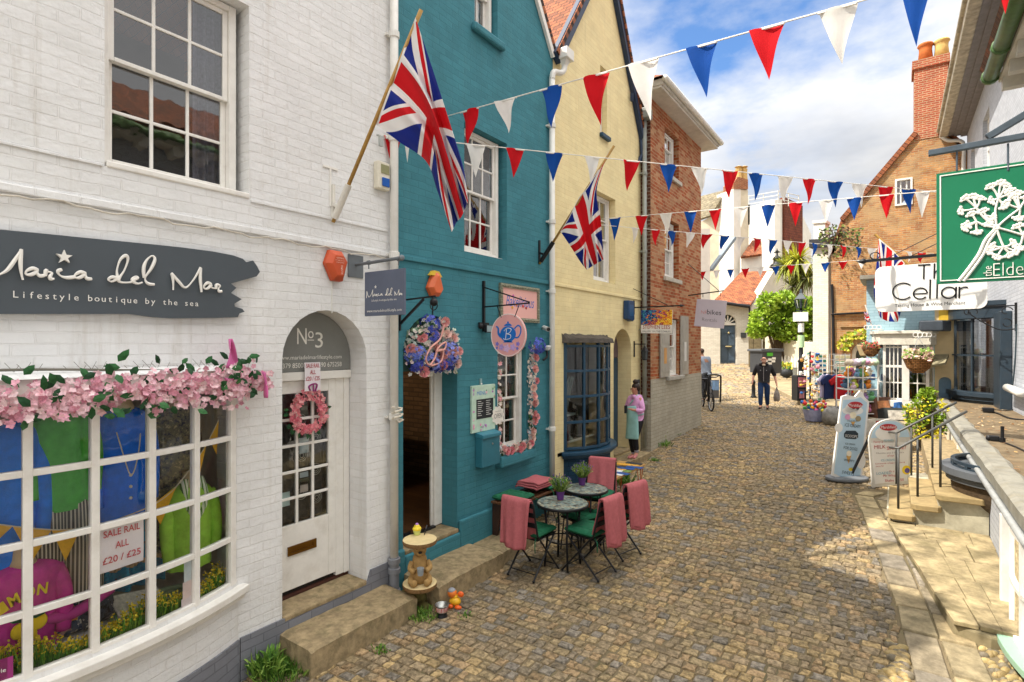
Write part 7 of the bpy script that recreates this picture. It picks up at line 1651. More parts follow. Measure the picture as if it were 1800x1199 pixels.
def box_thing(name,label,cat,px0,px1,pyt,pyb,D,m,depth=1.0):
 P=Pl((px0,D),(px1,D));k=MB();P.face(k,[(px0,pyt),(px1,pyt),(px1,pyb),(px0,pyb)],th=depth);return solo(name,label,cat,k,m,bevel=.01),P
t=thing('white_pier','tall white brick pier with a dark lead cap beside the brick gable','pier',tuple(onD(1445,690,21.6)))
P=Pl((1429,21.6),(1458,21.2));k=MB();P.face(k,[(1429,434),(1456,434),(1456,700),(1429,700)],th=1.2);obj('shaft',k,M_WB,t);k=MB();P.face(k,[(1424,422),(1463,420),(1463,434),(1424,436)],th=1.5,z1=.15);obj('cap',k,mat('2f2f33',rough=.7),t);k=MB();P.face(k,[(1428,390),(1448,388),(1448,420),(1428,421)],th=.6,z1=-.2);P.face(k,[(1426,387),(1450,385),(1450,390),(1426,392)],th=.7,z1=-.15);obj('chimney',k,M_RENDW,t)

ct=thing('tiled_cottage','white cottage with a clay tiled roof, panelled blue grey door and fanlight','cottage',tuple(onD(1282,640,30.5)))
P=Pl((1232,30.5),(1321,30.0));k=MB();P.face(k,[(1226,690),(1226,528),(1321,530),(1321,690)],th=.4,holes=[[(1266,640),(1294.5,640),(1294.5,570)]+[(1280.2+14.3*cos(pi*i/14),570-17*sin(pi*i/14)) for i in range(15)]+[(1266,570)]]);obj('wall',k,M_WB,ct)
k=MB();P.face(k,[(1267,638),(1293.5,638),(1293.5,571),(1267,571)],th=.06,z1=-.2)
for x0,x1 in ((1269,1279),(1282,1292)):
 for y0,y1 in ((575,585),(588,607),(612,634)): P.face(k,[(x0,y1),(x1,y1),(x1,y0),(x0,y0)],th=.03,z1=-.17)
d=obj('door',k,mat('4a5a6a',rough=.45),ct,bevel=.01);k=MB();q=P.pt(1280,609);k.box((q.x-.15,q.y-.0,q.z-.03),(q.x+.15,q.y+.22,q.z+.03));k.ball((P.pt(1280,585)+V((0,.12,0))),.06);obj('letterbox',k,mat('c9b98a',metal=.6,rough=.4),d)
k=MB();fc=P.poly([(1280.2,569.5)])[0];rr=P.poly([(1294,569.5)])[0][0]-fc[0]
for i in range(7): a=pi*i/6;k.tube([P.M @ V((fc[0],fc[1],-.15)),P.M @ V((fc[0]+rr*cos(a),fc[1]+rr*1.15*sin(a),-.15))],.035,5)
P.face(k,[(1266.5,571.5),(1294,571.5),(1294,568),(1266.5,568)],th=.1,z1=-.12);w=obj('fanlight',k,M_WOODW,ct);k=MB();P.face(k,[(1266,571)]+[(1280.2-14*cos(pi*i/14),570-17*sin(pi*i/14)) for i in range(15)]+[(1294,571)],th=.04,z1=-.22);obj('pane',k,mat('3f4245',rough=.15),w)
k=MB();k.add([P.pt(1256,532)+V((0,-.3,0)),P.pt(1321,538)+V((0,-.3,0)),onD(1360,477,34),onD(1302,480,34)],[(0,1,2,3)]);obj('roof',k,brick(('b06a42','96553a','6f4530'),'4a3026',bw=.2,bh=.16,ms=.008,depth=.03,strength=1,mott=.45,stain=.4,stainc=(.16,.13,.08)),ct,solid=.14)
k=MB();k.tube([P.pt(1258,531)+V((0,-.4,0)),P.pt(1321,540)+V((0,-.4,0))],.09,7);k.tube([P.pt(1319,540)+V((0,-.2,0)),P.pt(1319,590)+V((0,-.2,0))],.05,6);obj('gutter',k,M_BLACK,ct)
P2=Pl((1321,30.1),(1436,36));k=MB();P2.face(k,[(1321,690),(1321,541),(1360,476),(1436,476),(1436,690)],th=.4);obj('gable_wall',k,mat('cfcaba',rough=.9,var=.12,scale=.8,dirt=.4,dirtc=(.4,.4,.3)),ct)
k=MB();x0,z0=P2.loc(1385,526);x1,z1=P2.loc(1395,512);k.shape([rect(x0,z0,x1,z1),rect(x0+.1,z0+.1,(x0+x1)/2-.05,z1-.1),rect((x0+x1)/2+.05,z0+.1,x1-.1,z1-.1)],0,.08,P2.M);w=obj('window',k,M_WOODW,ct);k=MB();k.box((x0,z0,.01),(x1,z1,.02),P2.M);obj('pane',k,mat('33383c',rough=.1),w)
k=MB();P.face(k,[(1302,585),(1311,585),(1311,594),(1302,594)],th=.05,z1=.06);obj('name_plate',k,mat('3b3d40',rough=.5),ct)

a_=thing('tall_white_house','tall cream rendered house with a stone slate roof and white chimney behind the cottage','house',tuple(onD(1275,600,37)))
P=Pl((1228,37),(1317,36));k=MB();P.face(k,[(1228,640),(1228,392),(1249,381),(1286,336),(1316,362),(1316,640)],th=.4);obj('gable_wall',k,M_REND,a_)
k=MB();k.add([onD(1225,388,37.2),onD(1249,380,36.4),onD(1281,334,36.2),onD(1225,348,40)],[(0,1,2,3)]);obj('roof',k,brick(('8d826a','756c58'),'4f493c',bw=.3,bh=.2,ms=.01,depth=.02,mott=.3),a_,solid=.15)
P=Pl((1288,35.2),(1316,35.6));k=MB();P.face(k,[(1290,600),(1290,380),(1289,332),(1302,332),(1302,600)],th=1.6);c_=obj('chimney',k,M_RENDW,a_);k=MB();P.face(k,[(1302.2,600),(1302.2,333),(1315,334),(1315,600)],th=1.6,z1=-.01);obj('chimney_shaded_side',k,M_REND,c_);k=MB();P.face(k,[(1289,332),(1289,322),(1296,311),(1314,316),(1314,333)],th=1.0,z1=.05);obj('brick_stack',k,brick(('a8633f','8f4f35'),'b59a7a'),c_)  # right half of the white stack: darker render stands in for its shaded face
for px_,pz_ in ((1295,300),(1305,303)):
 q=P.pt(px_,313);k=MB();k.lathe([(.22,0),(.19,.5),(.22,.7)],10,T(q.x,q.y+.5,q.z));k.lathe([(.0,.95),(.25,.85),(.05,.7)],10,T(q.x,q.y+.5,q.z));obj('chimney_pot',k,mat('c9a86a',rough=.8),c_)
k=MB();k.bar(onD(1249,475,33.5),onD(1291,418,34.5),.28,.18);obj('roof_edge',k,mat('7b8790',rough=.6),a_)

b_=thing('flat_roofed_white_house','white rendered house with a roof railing and tile hung side far up the hill','house',tuple(onD(1370,600,44)))
P=Pl((1314,45),(1362,41));k=MB();P.face(k,[(1314,620),(1314,364),(1362,352),(1362,620)],th=.4);obj('wall',k,M_RENDW,b_)
P3=Pl((1362,41),(1380,44));k=MB();P3.face(k,[(1362,620),(1362,352),(1380,350),(1380,620)],th=.4);obj('side_wall',k,M_RENDW,b_)
P4=Pl((1379,43),(1411,44.5));k=MB();P4.face(k,[(1379,620),(1379,346),(1411,362),(1411,620)],th=.4);obj('tile_hung_wall',k,brick(('7f4430','6a3626'),'3a201a',bw=.25,bh=.2,ms=.01,depth=.02,mott=.25),b_)
P5=Pl((1411,44.5),(1432,47));k=MB();P5.face(k,[(1411,620),(1411,380),(1426,412),(1426,620)],th=.4);obj('end_wall',k,M_RENDW,b_)
k=MB()
for z in (336,343,350): k.tube([onD(1316,z+9,45),onD(1368,z,41),onD(1404,z+8,44)],.035,5)
for px_,D in ((1316,45),(1342,43),(1368,41),(1386,42.5),(1404,44)): dz=9*(1368-px_)/52 if px_ < 1368 else 8*(px_-1368)/36;k.tube([onD(px_,360+dz*.6,D),onD(px_,335+dz,D)],.035,5)
obj('railing',k,mat('c9c6bd',rough=.5),b_)
k=MB();k.tube([onD(1316.5,360,36),onD(1316.5,395,36)],.06,6);obj('drainpipe',k,M_BLACK,b_)
pr=thing('tiled_porch','small tiled porch roof between the cottage and the white houses','porch',tuple(onD(1322,470,35)));k=MB();k.add([onD(1302,453,34.6),onD(1339,448,34.6),onD(1338,426,36),onD(1322,424,36)],[(0,1,2,3)]);obj('roof',k,M_TILE,pr,solid=.15);P=Pl((1303,34.9),(1340,34.9));k=MB();P.face(k,[(1303,500),(1303,452),(1340,448),(1340,500)],th=.2);obj('wall',k,M_RENDW,pr)
P=Pl((1228,33),(1249,33.2));k=MB();P.face(k,[(1224,640),(1224,402),(1248,402),(1248,640)],th=.8);solo('white_chimney_breast','bright white rendered wall strip just beyond the red brick house','wall',k,M_RENDW)
c=onD(1366,470,33.6);t=thing('roof_cowl','black ornate iron roof cowl with a finial on the cottage ridge','cowl',tuple(c));k=MB();s=33.6/950;k.lathe([(7*s,-2*s),(7*s,6*s),(13*s,9*s),(11*s,13*s),(6.5*s,16*s),(6*s,22*s),(8*s,23*s),(5*s,27*s),(2*s,29*s),(1.2*s,33*s),(3*s,36*s),(1.2*s,39*s),(.3*s,42*s)],12,T(c.x,c.y,c.z-.3));k.bar((c.x-5*s,c.y,c.z-.3+35*s),(c.x+5*s,c.y,c.z-.3+35*s),.06);obj('crown',k,M_BLACK,t,smooth=True)
k=MB();k.tube([(c.x,c.y,c.z-1.2),(c.x,c.y,c.z-.3)],.2,8);obj('column',k,M_BLACK,t)

gw=thing('garden_wall','cream garden wall with a white picket front below the hedge','wall',tuple(onD(1380,660,26)));P=Pl((1352,26.5),(1432,23.5));k=MB();P.face(k,[(1345,680),(1345,592),(1432,604),(1432,680)],th=.3);obj('wall',k,M_REND,gw)
k=MB()
for i in range(9): px_=1378+i*6;P.face(k,[(px_,668),(px_,636),(px_+2.2,626),(px_+4.4,636),(px_+4.4,668)],th=.04,z1=.2)
obj('pickets',k,M_RENDW,gw)
P=Pl((1316,28),(1350,27.5));k=MB();P.face(k,[(1316,675),(1316,592),(1324,590),(1324,675)],th=.3,z1=.02);P.face(k,[(1324.2,675),(1324.2,586),(1338,590),(1338,675)],th=.15);P.face(k,[(1339,675),(1339,592),(1349,592),(1349,675)],th=.15,z1=-.3);solo('timber_gate','weathered timber gate and dark gap beside the cottage','gate',k,mat('6d6148',rough=.9,var=.35,scale=7,bump=.5,dirt=.4))
def crown(label,name,blobs,n,L,cols,trunk=None,cat='shrub'):
 k=MB();c0=blobs[0][0];t=thing(name,label,cat,(c0.x,c0.y,ground(c0.x,c0.y)))
 for i in range(n):
  c,R=random.choice(blobs);d=V((rnd(-1,1),rnd(-1,1),rnd(-1,1))).normalized();rr=rnd(.45,1.05)**.6;p=c+V((d.x*R[0]*rr,d.y*R[1]*rr,d.z*R[2]*rr))
  h=.5+.5*noise.noise(p*1.3);leaf(k,p,V((d.x+rnd(-.7,.7),d.y+rnd(-.7,.7),d.z*.6+rnd(-.5,.5))),nrand(d,.5),L*rnd(.6,1.2),L*.5,srgb(cols[min(len(cols)-1,int(h*len(cols)))]))
 obj('foliage',k,M_LEAFC,t)
 k=MB();
 for (c,R) in blobs: k.tube([V((c0.x,c0.y,ground(c0.x,c0.y))),V((lerp(c0.x,c.x,.5),lerp(c0.y,c.y,.5),c.z-R[2]*.7)),c],[.09,.06,.02],6)
 obj('branches',k,mat('4f4030',rough=.9),t);return t
bl=[(onD(px,py,25.5),(R*25.5/950,.9,R2*25.5/950)) for px,py,R,R2 in ((1372,570,26,26),(1345,565,22,24),(1400,560,24,26),(1422,572,14,24),(1352,535,16,18),(1378,530,18,14),(1420,545,14,20),(1332,580,12,12),(1395,590,26,12))]
crown('big bright green laurel hedge billowing over the garden wall','laurel_hedge',bl,5200,.24,['3a5a1c','6d8a2a','8fae34','a9c244','567a22'])
c=onD(1402,472,27.5);t=thing('cabbage_palm','tall cabbage palm with yellow green spiky heads behind the hedge','palm',(c.x,c.y,ground(c.x,c.y)));k=MB();k.tube([(c.x,c.y,ground(c.x,c.y)),(c.x+.1,c.y,c.z-.6),(c.x,c.y,c.z)],[.2,.16,.12],9);obj('trunk',k,mat('6b5a42',rough=.95,bump=1,bscale=20),t);k=MB()
for (ox,oz,R,m_,cs) in ((0,.4,1.15,260,('c9c84a','a9b03c','8a9636')),(-.5,.1,.9,160,('b5ba44','8f9a3a')),(.45,-.5,1.0,180,('7f8a4a','9a9a52','6a7340')),(-.2,-.9,1.0,130,('8a8a52','6d7442'))):
 o0=c+V((ox,0,oz))
 for i in range(m_):
  d=V((rnd(-1,1),rnd(-1,1),rnd(-.7,1))).normalized();L=R*rnd(.6,1.1);s=d.cross(V((0,0,1))).normalized()*.035;mid=o0+d*L*.55;tip=o0+d*L+V((0,0,-.35*L*(1-max(0,d.z))));k.add([o0-s*.6,o0+s*.6,mid+s,tip,mid-s],[(0,1,2,4),(4,2,3)],None,srgb(random.choice(cs)))
obj('leaves',k,M_LEAFC,t)
P=Pl((1338,21.5),(1377,21.8));q=P.pt(1357,655);t=thing('litter_bin','large black square litter bin with green openings and posters','bin',tuple(q));k=MB();P.face(k,[(1340,656),(1340,618),(1364,618),(1364,657)],th=.7);P.face(k,[(1364.2,657),(1364.2,618),(1375,617),(1375,655)],th=.7,z1=-.03);obj('body',k,mat('3d3f42',rough=.5),t);k=MB();P.face(k,[(1337,618),(1337,614),(1377,613),(1377,618)],th=.8,z1=.04);obj('lid',k,mat('55585c',rough=.5),t,bevel=.02);k=MB();P.face(k,[(1348,626),(1348,620),(1358,620),(1358,626)],th=.02,z1=.02);obj('green_opening',k,mat('4fae2f',rough=.5),t)
k=MB();[P.face(k,[(x,y+4),(x,y),(x+6,y),(x+6,y+4)],th=.02,z1=.02) for x,y in ((1343,632),(1350,630),(1356,633),(1350,637),(1346,638),(1357,628))];obj('stickers',k,M_LET,t)
for px_,py_,r_,h_,l in ((1384,654,6,14,'grey metal planter bucket nearest the litter bin'),(1396,658,5.5,18,'tall pale zinc bucket beside the dark planter'),):
 q=onG(px_,py_+6);s=(q-CAM).dot(V((-SI,CO,0)))/950;k=MB();k.lathe([(r_*s*.75,0),(r_*s,h_*s),(r_*s*1.05,h_*s),(r_*s*.9,h_*s-.03)],14,T(*q));solo('bucket',l,'bucket',k,mat('a3a7a5',metal=.5,rough=.45))
q=onG(1382,664);k=MB();k.ball((q.x,q.y,q.z+.22),(.25,.2,.22),10,6,rough=.2);t=thing('planter','dark round planter with yellow flowers beside the litter bin','planter',tuple(q));obj('pot',k,mat('2b2d30',rough=.6),t,smooth=True);k=MB();[leaf(k,q+V((rnd(-.22,.22),rnd(-.18,.18),rnd(.35,.6))),V((rnd(-1,1),rnd(-1,1),1)),V((0,-1,0)),.12,.07,srgb(random.choice(['c9c03a','5f8a3a','e0d24a']))) for i in range(70)];obj('flowers',k,M_LEAFC,t)

q=onG(1408,702);q.z=ground(q.x,q.y);s=(q-CAM).dot(V((-SI,CO,0)))/950;t=thing('street_lamp','old black iron street lamp with a glass lantern and notices on its column','street lamp',tuple(q));H=160*s
k=MB();k.lathe([(.13,0),(.13,.5),(.09,.6),(.08,1.2),(.11,1.25),(.07,1.3),(.05,H*.78),(.09,H*.80),(.045,H*.82),(.045,H)],12,T(*q));obj('column',k,M_BLACK,t,smooth=True);L=T(q.x,q.y,q.z+H)
k=MB();k.lathe([(6*s,0),(10*s,16*s)],4,L @ rotz(pi/4));obj('lantern_glass',k,glass(tint=(.8,.85,.82)),t)
k=MB();k.lathe([(12.5*s,16*s),(5*s,24*s),(3*s,27*s),(3*s,29*s),(2*s,33*s),(0,34*s)],4,L @ rotz(pi/4));[k.tube([L @ V((6*s*cos(a),6*s*sin(a),0)),L @ V((10*s*cos(a),10*s*sin(a),16*s))],.02,4) for a in (0,pi/2,pi,-pi/2)];k.bar(L @ V((-8*s,0,-4*s)),L @ V((8*s,0,-4*s)),.03);obj('lantern_frame',k,mat('39434a',rough=.5),t)
k=MB();k.lathe([(.10,1.7),(.10,2.1)],12,T(*q));obj('notice',k,mat('b9d9a8',rough=.6),t);k=MB();k.lathe([(.09,2.2),(.09,2.5)],10,T(*q));k.box((q.x-.22,q.y-.12,q.z+2.55),(q.x+.22,q.y-.10,q.z+2.85));obj('sign_plate',k,M_LET,t)
q=onG(1324.5,699);s=(q-CAM).dot(V((-SI,CO,0)))/950;k=MB();k.lathe([(5*s,0),(5*s,2*s),(3.4*s,4*s),(2.8*s,24*s),(3.4*s,25*s),(3.4*s,28*s),(1.5*s,31*s)],12,T(*q));solo('bollard','black iron bollard just behind the walking man','bollard',k,M_BLACK,smooth=True)

def cloth_tri(c,name):
 return mat(c,rough=.8,var=.06,scale=9,bump=.2,bscale=140,spec=.15,name=name)
M_BR,M_BW,M_BB=cloth_tri('c8161f','red cloth'),cloth_tri('e6e2dc','white cloth'),cloth_tri('164a9a','blue cloth')
for m_ in (M_BR,M_BW,M_BB):
 nt=m_.node_tree;p=[n for n in nt.nodes if n.type =='BSDF_PRINCIPLED'][0];out_=[n for n in nt.nodes if n.type =='OUTPUT_MATERIAL'][0]
 tr=nt.nodes.new('ShaderNodeBsdfTranslucent');nt.links.new(p.inputs['Base Color'].links[0].from_socket,tr.inputs[0]);mx=nt.nodes.new('ShaderNodeMixShader');mx.inputs[0].default_value=.35
 nt.links.new(p.outputs[0],mx.inputs[1]);nt.links.new(tr.outputs[0],mx.inputs[2]);nt.links.new(mx.outputs[0],out_.inputs[0])
BCOL={'r': M_BR,'w': M_BW,'b': M_BB}
def bunting(label,a,b,flags,ext=(0,0),th=.0055,ds=(1,1)):
 """a, b: (px, py, distance) of two points of the cord; flags: (colour, left px, right px, tip dx, drop in metres)"""
 A,B=onD(*a),onD(*b);t=thing('bunting',label,'bunting',M=T(*A),group='bunting strings across the street')
 d=B-A
 def at_px(px):
  k=(px-PX0)/FO;r=V((CO,SI,0));f_=V((-SI,CO,0));n=r-f_*k
  return A+d*((-(A-CAM).dot(n))/d.dot(n))
 k=MB();k.tube([A-d*ext[0],A,B,B+d*ext[1]],th,6);obj('cord',k,mat('e2ded6',rough=.8),t)
 for i_,(c,x0,x1,dx,drop) in enumerate(flags):
  drop *=lerp(ds[0],ds[1],i_/(len(flags)-1))
  p,q=at_px(x0),at_px(x1);w_=(q-p);L=w_.length;n=w_.cross(V((0,0,1))).normalized();tip=(p+q)/2+w_*dx+V((0,0,-drop))+n*rnd(-.04,.04);k=MB();ph=rnd(0,6)
  def fn(u,v):
   top=p.lerp(q,u);e=top.lerp(tip,v);return e+n*(.03*L/.2*sin(v*4+ph)*v*(1-v*.5)+.02*L/.2*sin(u*5+ph+v*2)*(1-v))
  k.grid(fn,6,10);fl=obj('pennant',k,BCOL[c],t,smooth=True);fl['label']={'r':'red','w':'white','b':'blue'}[c]+' triangular pennant'
  k=MB();k.tube([p+V((0,0,-.006)),q+V((0,0,-.006))],th*1.35,6);obj('hem',k,mat('e2ded6',rough=.8),fl)
 return t
bunting('nearest bunting string of large red white and blue pennants, highest over the street',(790,203,6.3),(1472,13,3.05),[('r',809,841,.1,.40),('w',873,908,.1,.34),('b',949,987,.2,.39),('r',1025,1068,.15,.42),('w',1106,1156,.1,.44),('b',1208,1260,.12,.36),('r',1319,1379,.05,.33),('w',1438,1506,.06,.31),('b',1582,1637,.02,.31),('r',1742,1790,.0,.24)],(.14,.5),.006)
bunting('second bunting string sloping down from the white house towards the wine sign',(665,237,5.55),(1640,337,8.6),[('r',675,705,0,.36),('w',709,721,.1,.26),('b',752,765,0,.3),('w',818,853,.0,.36),('r',889,922,-.1,.33),('b',960,990,-.1,.34),('w',1027,1055,-.15,.33),('r',1094,1124,-.1,.36),('b',1162,1191,-.1,.36),('w',1217,1245,.0,.35),('r',1268,1295,.0,.37),('b',1317,1343,.05,.36),('w',1367,1392,.05,.36),('r',1413,1436,-.1,.36),('b',1457,1481,-.05,.38),('w',1500,1524,-.05,.36),('r',1545,1568,.0,.44),('b',1588,1610,.1,.38)],(.0,.32))
bunting('third bunting string from the yellow house rising to the right',(1058,385,9.6),(1650,335,7.2),[('b',1071,1092,-.1,.40),('r',1117,1138,-.05,.33),('w',1160,1182,.05,.34),('b',1203,1225,0,.35),('r',1246,1268,.0,.33),('w',1290,1315,.0,.32),('b',1338,1363,-.05,.34),('r',1386,1411,.0,.36),('w',1439,1465,.0,.34),('b',1488,1515,.0,.33),('r',1545,1572,.0,.33),('w',1608,1635,.0,.34)],(.0,.22))
bunting('fourth bunting string of small pennants drooping to the far right',(1050,395,9.25),(1640,446,15.6),[('w',1110,1123,.0,.36),('r',1144,1159,-.05,.38),('b',1173,1190,-.05,.36),('w',1203,1222,-.2,.36),('r',1234,1251,-.35,.36),('b',1265,1281,-.3,.37),('w',1295,1309,-.05,.34),('r',1323,1338,-.1,.35),('b',1350,1365,-.1,.36),('w',1378,1391,-.1,.35),('r',1402,1415,-.05,.38),('b',1426,1438,-.05,.35),('w',1452,1464,.0,.36),('r',1475,1488,.0,.34),('b',1503,1515,.0,.32),('w',1527,1541,.1,.3),('w',1592,1604,.1,.3),('r',1611,1625,.0,.3)],(.0,.22),ds=(.76,1))
bunting('lowest bunting string beyond the bike hire sign',(1224,478,14.3),(1600,451,12.4),[('r',1228,1241,.0,.32),('w',1254,1266,-.1,.3),('b',1278,1290,.0,.31),('r',1303,1317,.0,.32),('w',1330,1343,.0,.32),('b',1357,1371,.0,.31),('r',1383,1398,.0,.31),('w',1409,1424,.0,.31),('b',1443,1459,-.05,.30),('r',1473,1490,.0,.26),('w',1507,1522,-.05,.28)],(.0,.37),ds=(.75,.8))
c=onX(662,237,XF);t=thing('wall_hook','small metal hook and clip holding the bunting by the white drainpipe','hook',M=T(*c));k=MB();k.tube([c,onD(668,238,5.55)],.01,6);k.box((c.x+.05,c.y-.02,c.z-.13),(c.x+.08,c.y+.02,c.z-.03));obj('clip',k,mat('b0b4b0',metal=.5,rough=.5),t)
def flag2(label,base,tip,rows,Yp,butt=.018,amp=.07,pc='a8823f'):
 b,t_=onY(base[0],base[1],Yp),onY(tip[0],tip[1],Yp);t=thing('flag_pole',label,'flag',M=T(*b));k=MB();k.tube([b,t_],butt,8);obj('pole',k,mat(pc,rough=.5),t)
 def fn(u,v): q=net(rows,u,v);A=amp*(.15+u);return onY(q.x,q.y,Yp-.04-abs(A)*.3+A*sin(v*13+u*2.5))
 k=MB();k.grid(fn,40,40,uv=True);obj('cloth',k,M_FLAG,t,smooth=True)
flag2('union flag on a wooden pole rising behind the white wine sign',(1600,468),(1538,412),[[(1590,462),(1588,500),(1585,540),(1578,566)],[(1572,442),(1570,490),(1566,535),(1562,565)],[(1556,428),(1552,480),(1548,525),(1550,560)],[(1545,419),(1540,470),(1536,515),(1546,556)]],YB-.6,.03)
flag2('little union flag on a white stick by the pale blue shop',(1532,572),(1521,536),[[(1531,566),(1526,567),(1520,562)],[(1528,557),(1523,558),(1519,553)],[(1525,549),(1522,550),(1518,546)]],YB-.3,.015,.03,'e6e2da')

def skinbody(name,joints,bones,parent,m,sub=2):
 """one continuous figure grown over a skeleton: joints {name: (pos, radius)}"""
 names=list(joints);idx={n: i for i,n in enumerate(names)}
 me=bpy.data.meshes.new(name);me.from_pydata([tuple(joints[n][0]) for n in names],[(idx[a],idx[b]) for a,b in bones],[])
 o=bpy.data.objects.new(name,me);link(o,None,I4)
 sk=o.modifiers.new('skin','SKIN')
 if not me.skin_vertices: me.skin_vertices.new()
 for i,n in enumerate(names):
  r=joints[n][1];r=r if isinstance(r,tuple) else (r,r);me.skin_vertices[0].data[i].radius=r;me.skin_vertices[0].data[i].use_root=(i ==0)
 sb=o.modifiers.new('sub','SUBSURF');sb.levels=sub;sb.render_levels=sub
 bpy.context.view_layer.update()
 ev=o.evaluated_get(bpy.context.evaluated_depsgraph_get());m2=bpy.data.meshes.new_from_object(ev);k=MB();k.mesh('',m2)
 del WM[o];bpy.data.objects.remove(o);bpy.data.meshes.remove(me)
 return obj(name,k,m,parent,smooth=True)
def person(label,base,face,H,P,skin,top,leg,shoe,hair=None,extra=None,short=True):
 """P: joint positions in units of height; x forward, y left, z up"""
 t=thing('person',label,'person',M=T(*base));M=T(*base) @ rotz(face) @ Matrix.Diagonal((H,H,H,1))
 g={n: M @ V(q) for n,q in P.items()}
 R=lambda r: r*H
 J={'pelvis': (g['pelvis'],(R(.082),R(.062))),'waist': (g['waist'],(R(.073),R(.058))),'chest': (g['chest'],(R(.088),R(.066))),'neckb': (g['neckb'],R(.042)),'neck': (g['neck'],R(.032)),'jaw': (g['jaw'],(R(.040),R(.043))),'head': (g['head'],(R(.046),R(.054))),'crown': (g['crown'],(R(.030),R(.034)))}
 bones=[('pelvis','waist'),('waist','chest'),('chest','neckb'),('neckb','neck'),('neck','jaw'),('jaw','head'),('head','crown')]
 for s in 'LR':
  J.update({'sh'+s: (g['sh'+s],R(.036)),'el'+s: (g['el'+s],R(.026)),'wr'+s: (g['wr'+s],R(.017)),'pa'+s: (g['pa'+s],(R(.022),R(.012))),'hip'+s: (g['hip'+s],R(.058)),'kn'+s: (g['kn'+s],R(.038)),'an'+s: (g['an'+s],R(.023)),'to'+s: (g['to'+s],R(.020))})
  bones +=[('chest','sh'+s),('sh'+s,'el'+s),('el'+s,'wr'+s),('wr'+s,'pa'+s),('pelvis','hip'+s),('hip'+s,'kn'+s),('kn'+s,'an'+s),('an'+s,'to'+s)]
  hd=(g['pa'+s]-g['wr'+s]).normalized();sd=hd.cross(M.to_3x3() @ V((1,0,0))).normalized();fw=(M.to_3x3() @ V((1,0,0))).normalized()
  for i in range(4):
   b0=g['pa'+s]+sd*R(.006)*(i-1.5)*.0+fw*R(.0085)*(i-1.5);f1=b0+hd*R(.026-.003*abs(i-1.3));f2=f1+hd*R(.014)+(-sd if s =='L' else sd)*R(.008)
   J['f%d%s' % (i,s)]=(f1,R(.0052));J['g%d%s' % (i,s)]=(f2,R(.0045));bones +=[('pa'+s,'f%d%s' % (i,s)),('f%d%s' % (i,s),'g%d%s' % (i,s))]
  th1=g['pa'+s].lerp(g['wr'+s],.6)+fw*R(.022)+hd*R(.012);J['t'+s]=(th1,R(.006));bones.append(('pa'+s,'t'+s))
 body=skinbody('body',J,bones,t,mat(skin,rough=.55,var=.08,scale=30))
 k=MB();fx=(M.to_3x3() @ V((1,0,0))).normalized();ly=(M.to_3x3() @ V((0,1,0))).normalized();hd_=P.get('look',(1,0,0));fw=(M.to_3x3() @ V(hd_)).normalized();up=V((0,0,1));sd=up.cross(fw).normalized();hc=g['head']
 k.ball(hc+fw*R(.052)-up*R(.010),R(.012),8,6);k.ball(hc+fw*R(.050)-up*R(.006),R(.008),8,6)
 for s in (-1,1): k.ball(hc+sd*R(.050)*s-up*R(.006),(R(.010),R(.010),R(.017)),8,6)
 obj('face',k,mat(skin,rough=.55,var=.08,scale=30),body,smooth=True)
 k=MB();[k.ball(hc+fw*R(.049)+sd*R(.019)*s+up*R(.004),R(.006),6,4) for s in (-1,1)];obj('eyes',k,mat('26201c',rough=.3),body)
 k=MB();k.ball(hc+fw*R(.047)-up*R(.032),(R(.010),R(.014),R(.004)),8,4);obj('mouth',k,mat('9a5048',rough=.5),body)
 Jt={'pelvis': (g['pelvis'],(R(.112),R(.088))),'waist': (g['pelvis'].lerp(g['waist'],.6),(R(.104),R(.084)))};bt=[('pelvis','waist')]
 for s in 'LR':
  Jt.update({'hip'+s: (g['hip'+s],R(.068)),'kn'+s: (g['kn'+s],R(.048)),'an'+s: (g['kn'+s].lerp(g['an'+s],.93),R(.036))});bt +=[('pelvis','hip'+s),('hip'+s,'kn'+s),('kn'+s,'an'+s)]
 skinbody('trousers',Jt,bt,t,leg)
 Js={'waist': (g['waist'],(R(.108),R(.088))),'hem': (g['pelvis'].lerp(g['waist'],-.25),(R(.124),R(.100))),'chest': (g['chest'],(R(.102),R(.080))),'neckb': (g['neckb']-up*R(.006),R(.056))};bs_=[('waist','hem'),('waist','chest'),('chest','neckb')]
 for s in 'LR':
  Js['sh'+s]=(g['sh'+s],R(.050));Js['el'+s]=(g['el'+s],R(.038));bs_ +=[('chest','sh'+s),('sh'+s,'el'+s)]
  if not short: Js['wr'+s]=(g['el'+s].lerp(g['wr'+s],.85),R(.028));bs_.append(('el'+s,'wr'+s))
  else: Js['wr'+s]=(g['el'+s].lerp(g['wr'+s],.18),R(.034));bs_.append(('el'+s,'wr'+s))
 skinbody('jacket',Js,bs_,t,top)
 for s in 'LR':
  skinbody('shoe',{'h': (g['an'+s]-up*R(.012)-(g['to'+s]-g['an'+s]).normalized()*R(.012),R(.026)),'m': (g['an'+s].lerp(g['to'+s],.5)-up*R(.008),R(.027)),'t': (g['to'+s]+(g['to'+s]-g['an'+s]).normalized()*R(.02),R(.02))},[('h','m'),('m','t')],t,shoe,1)
 return t,g,M,fw,sd
def M2(a): return a
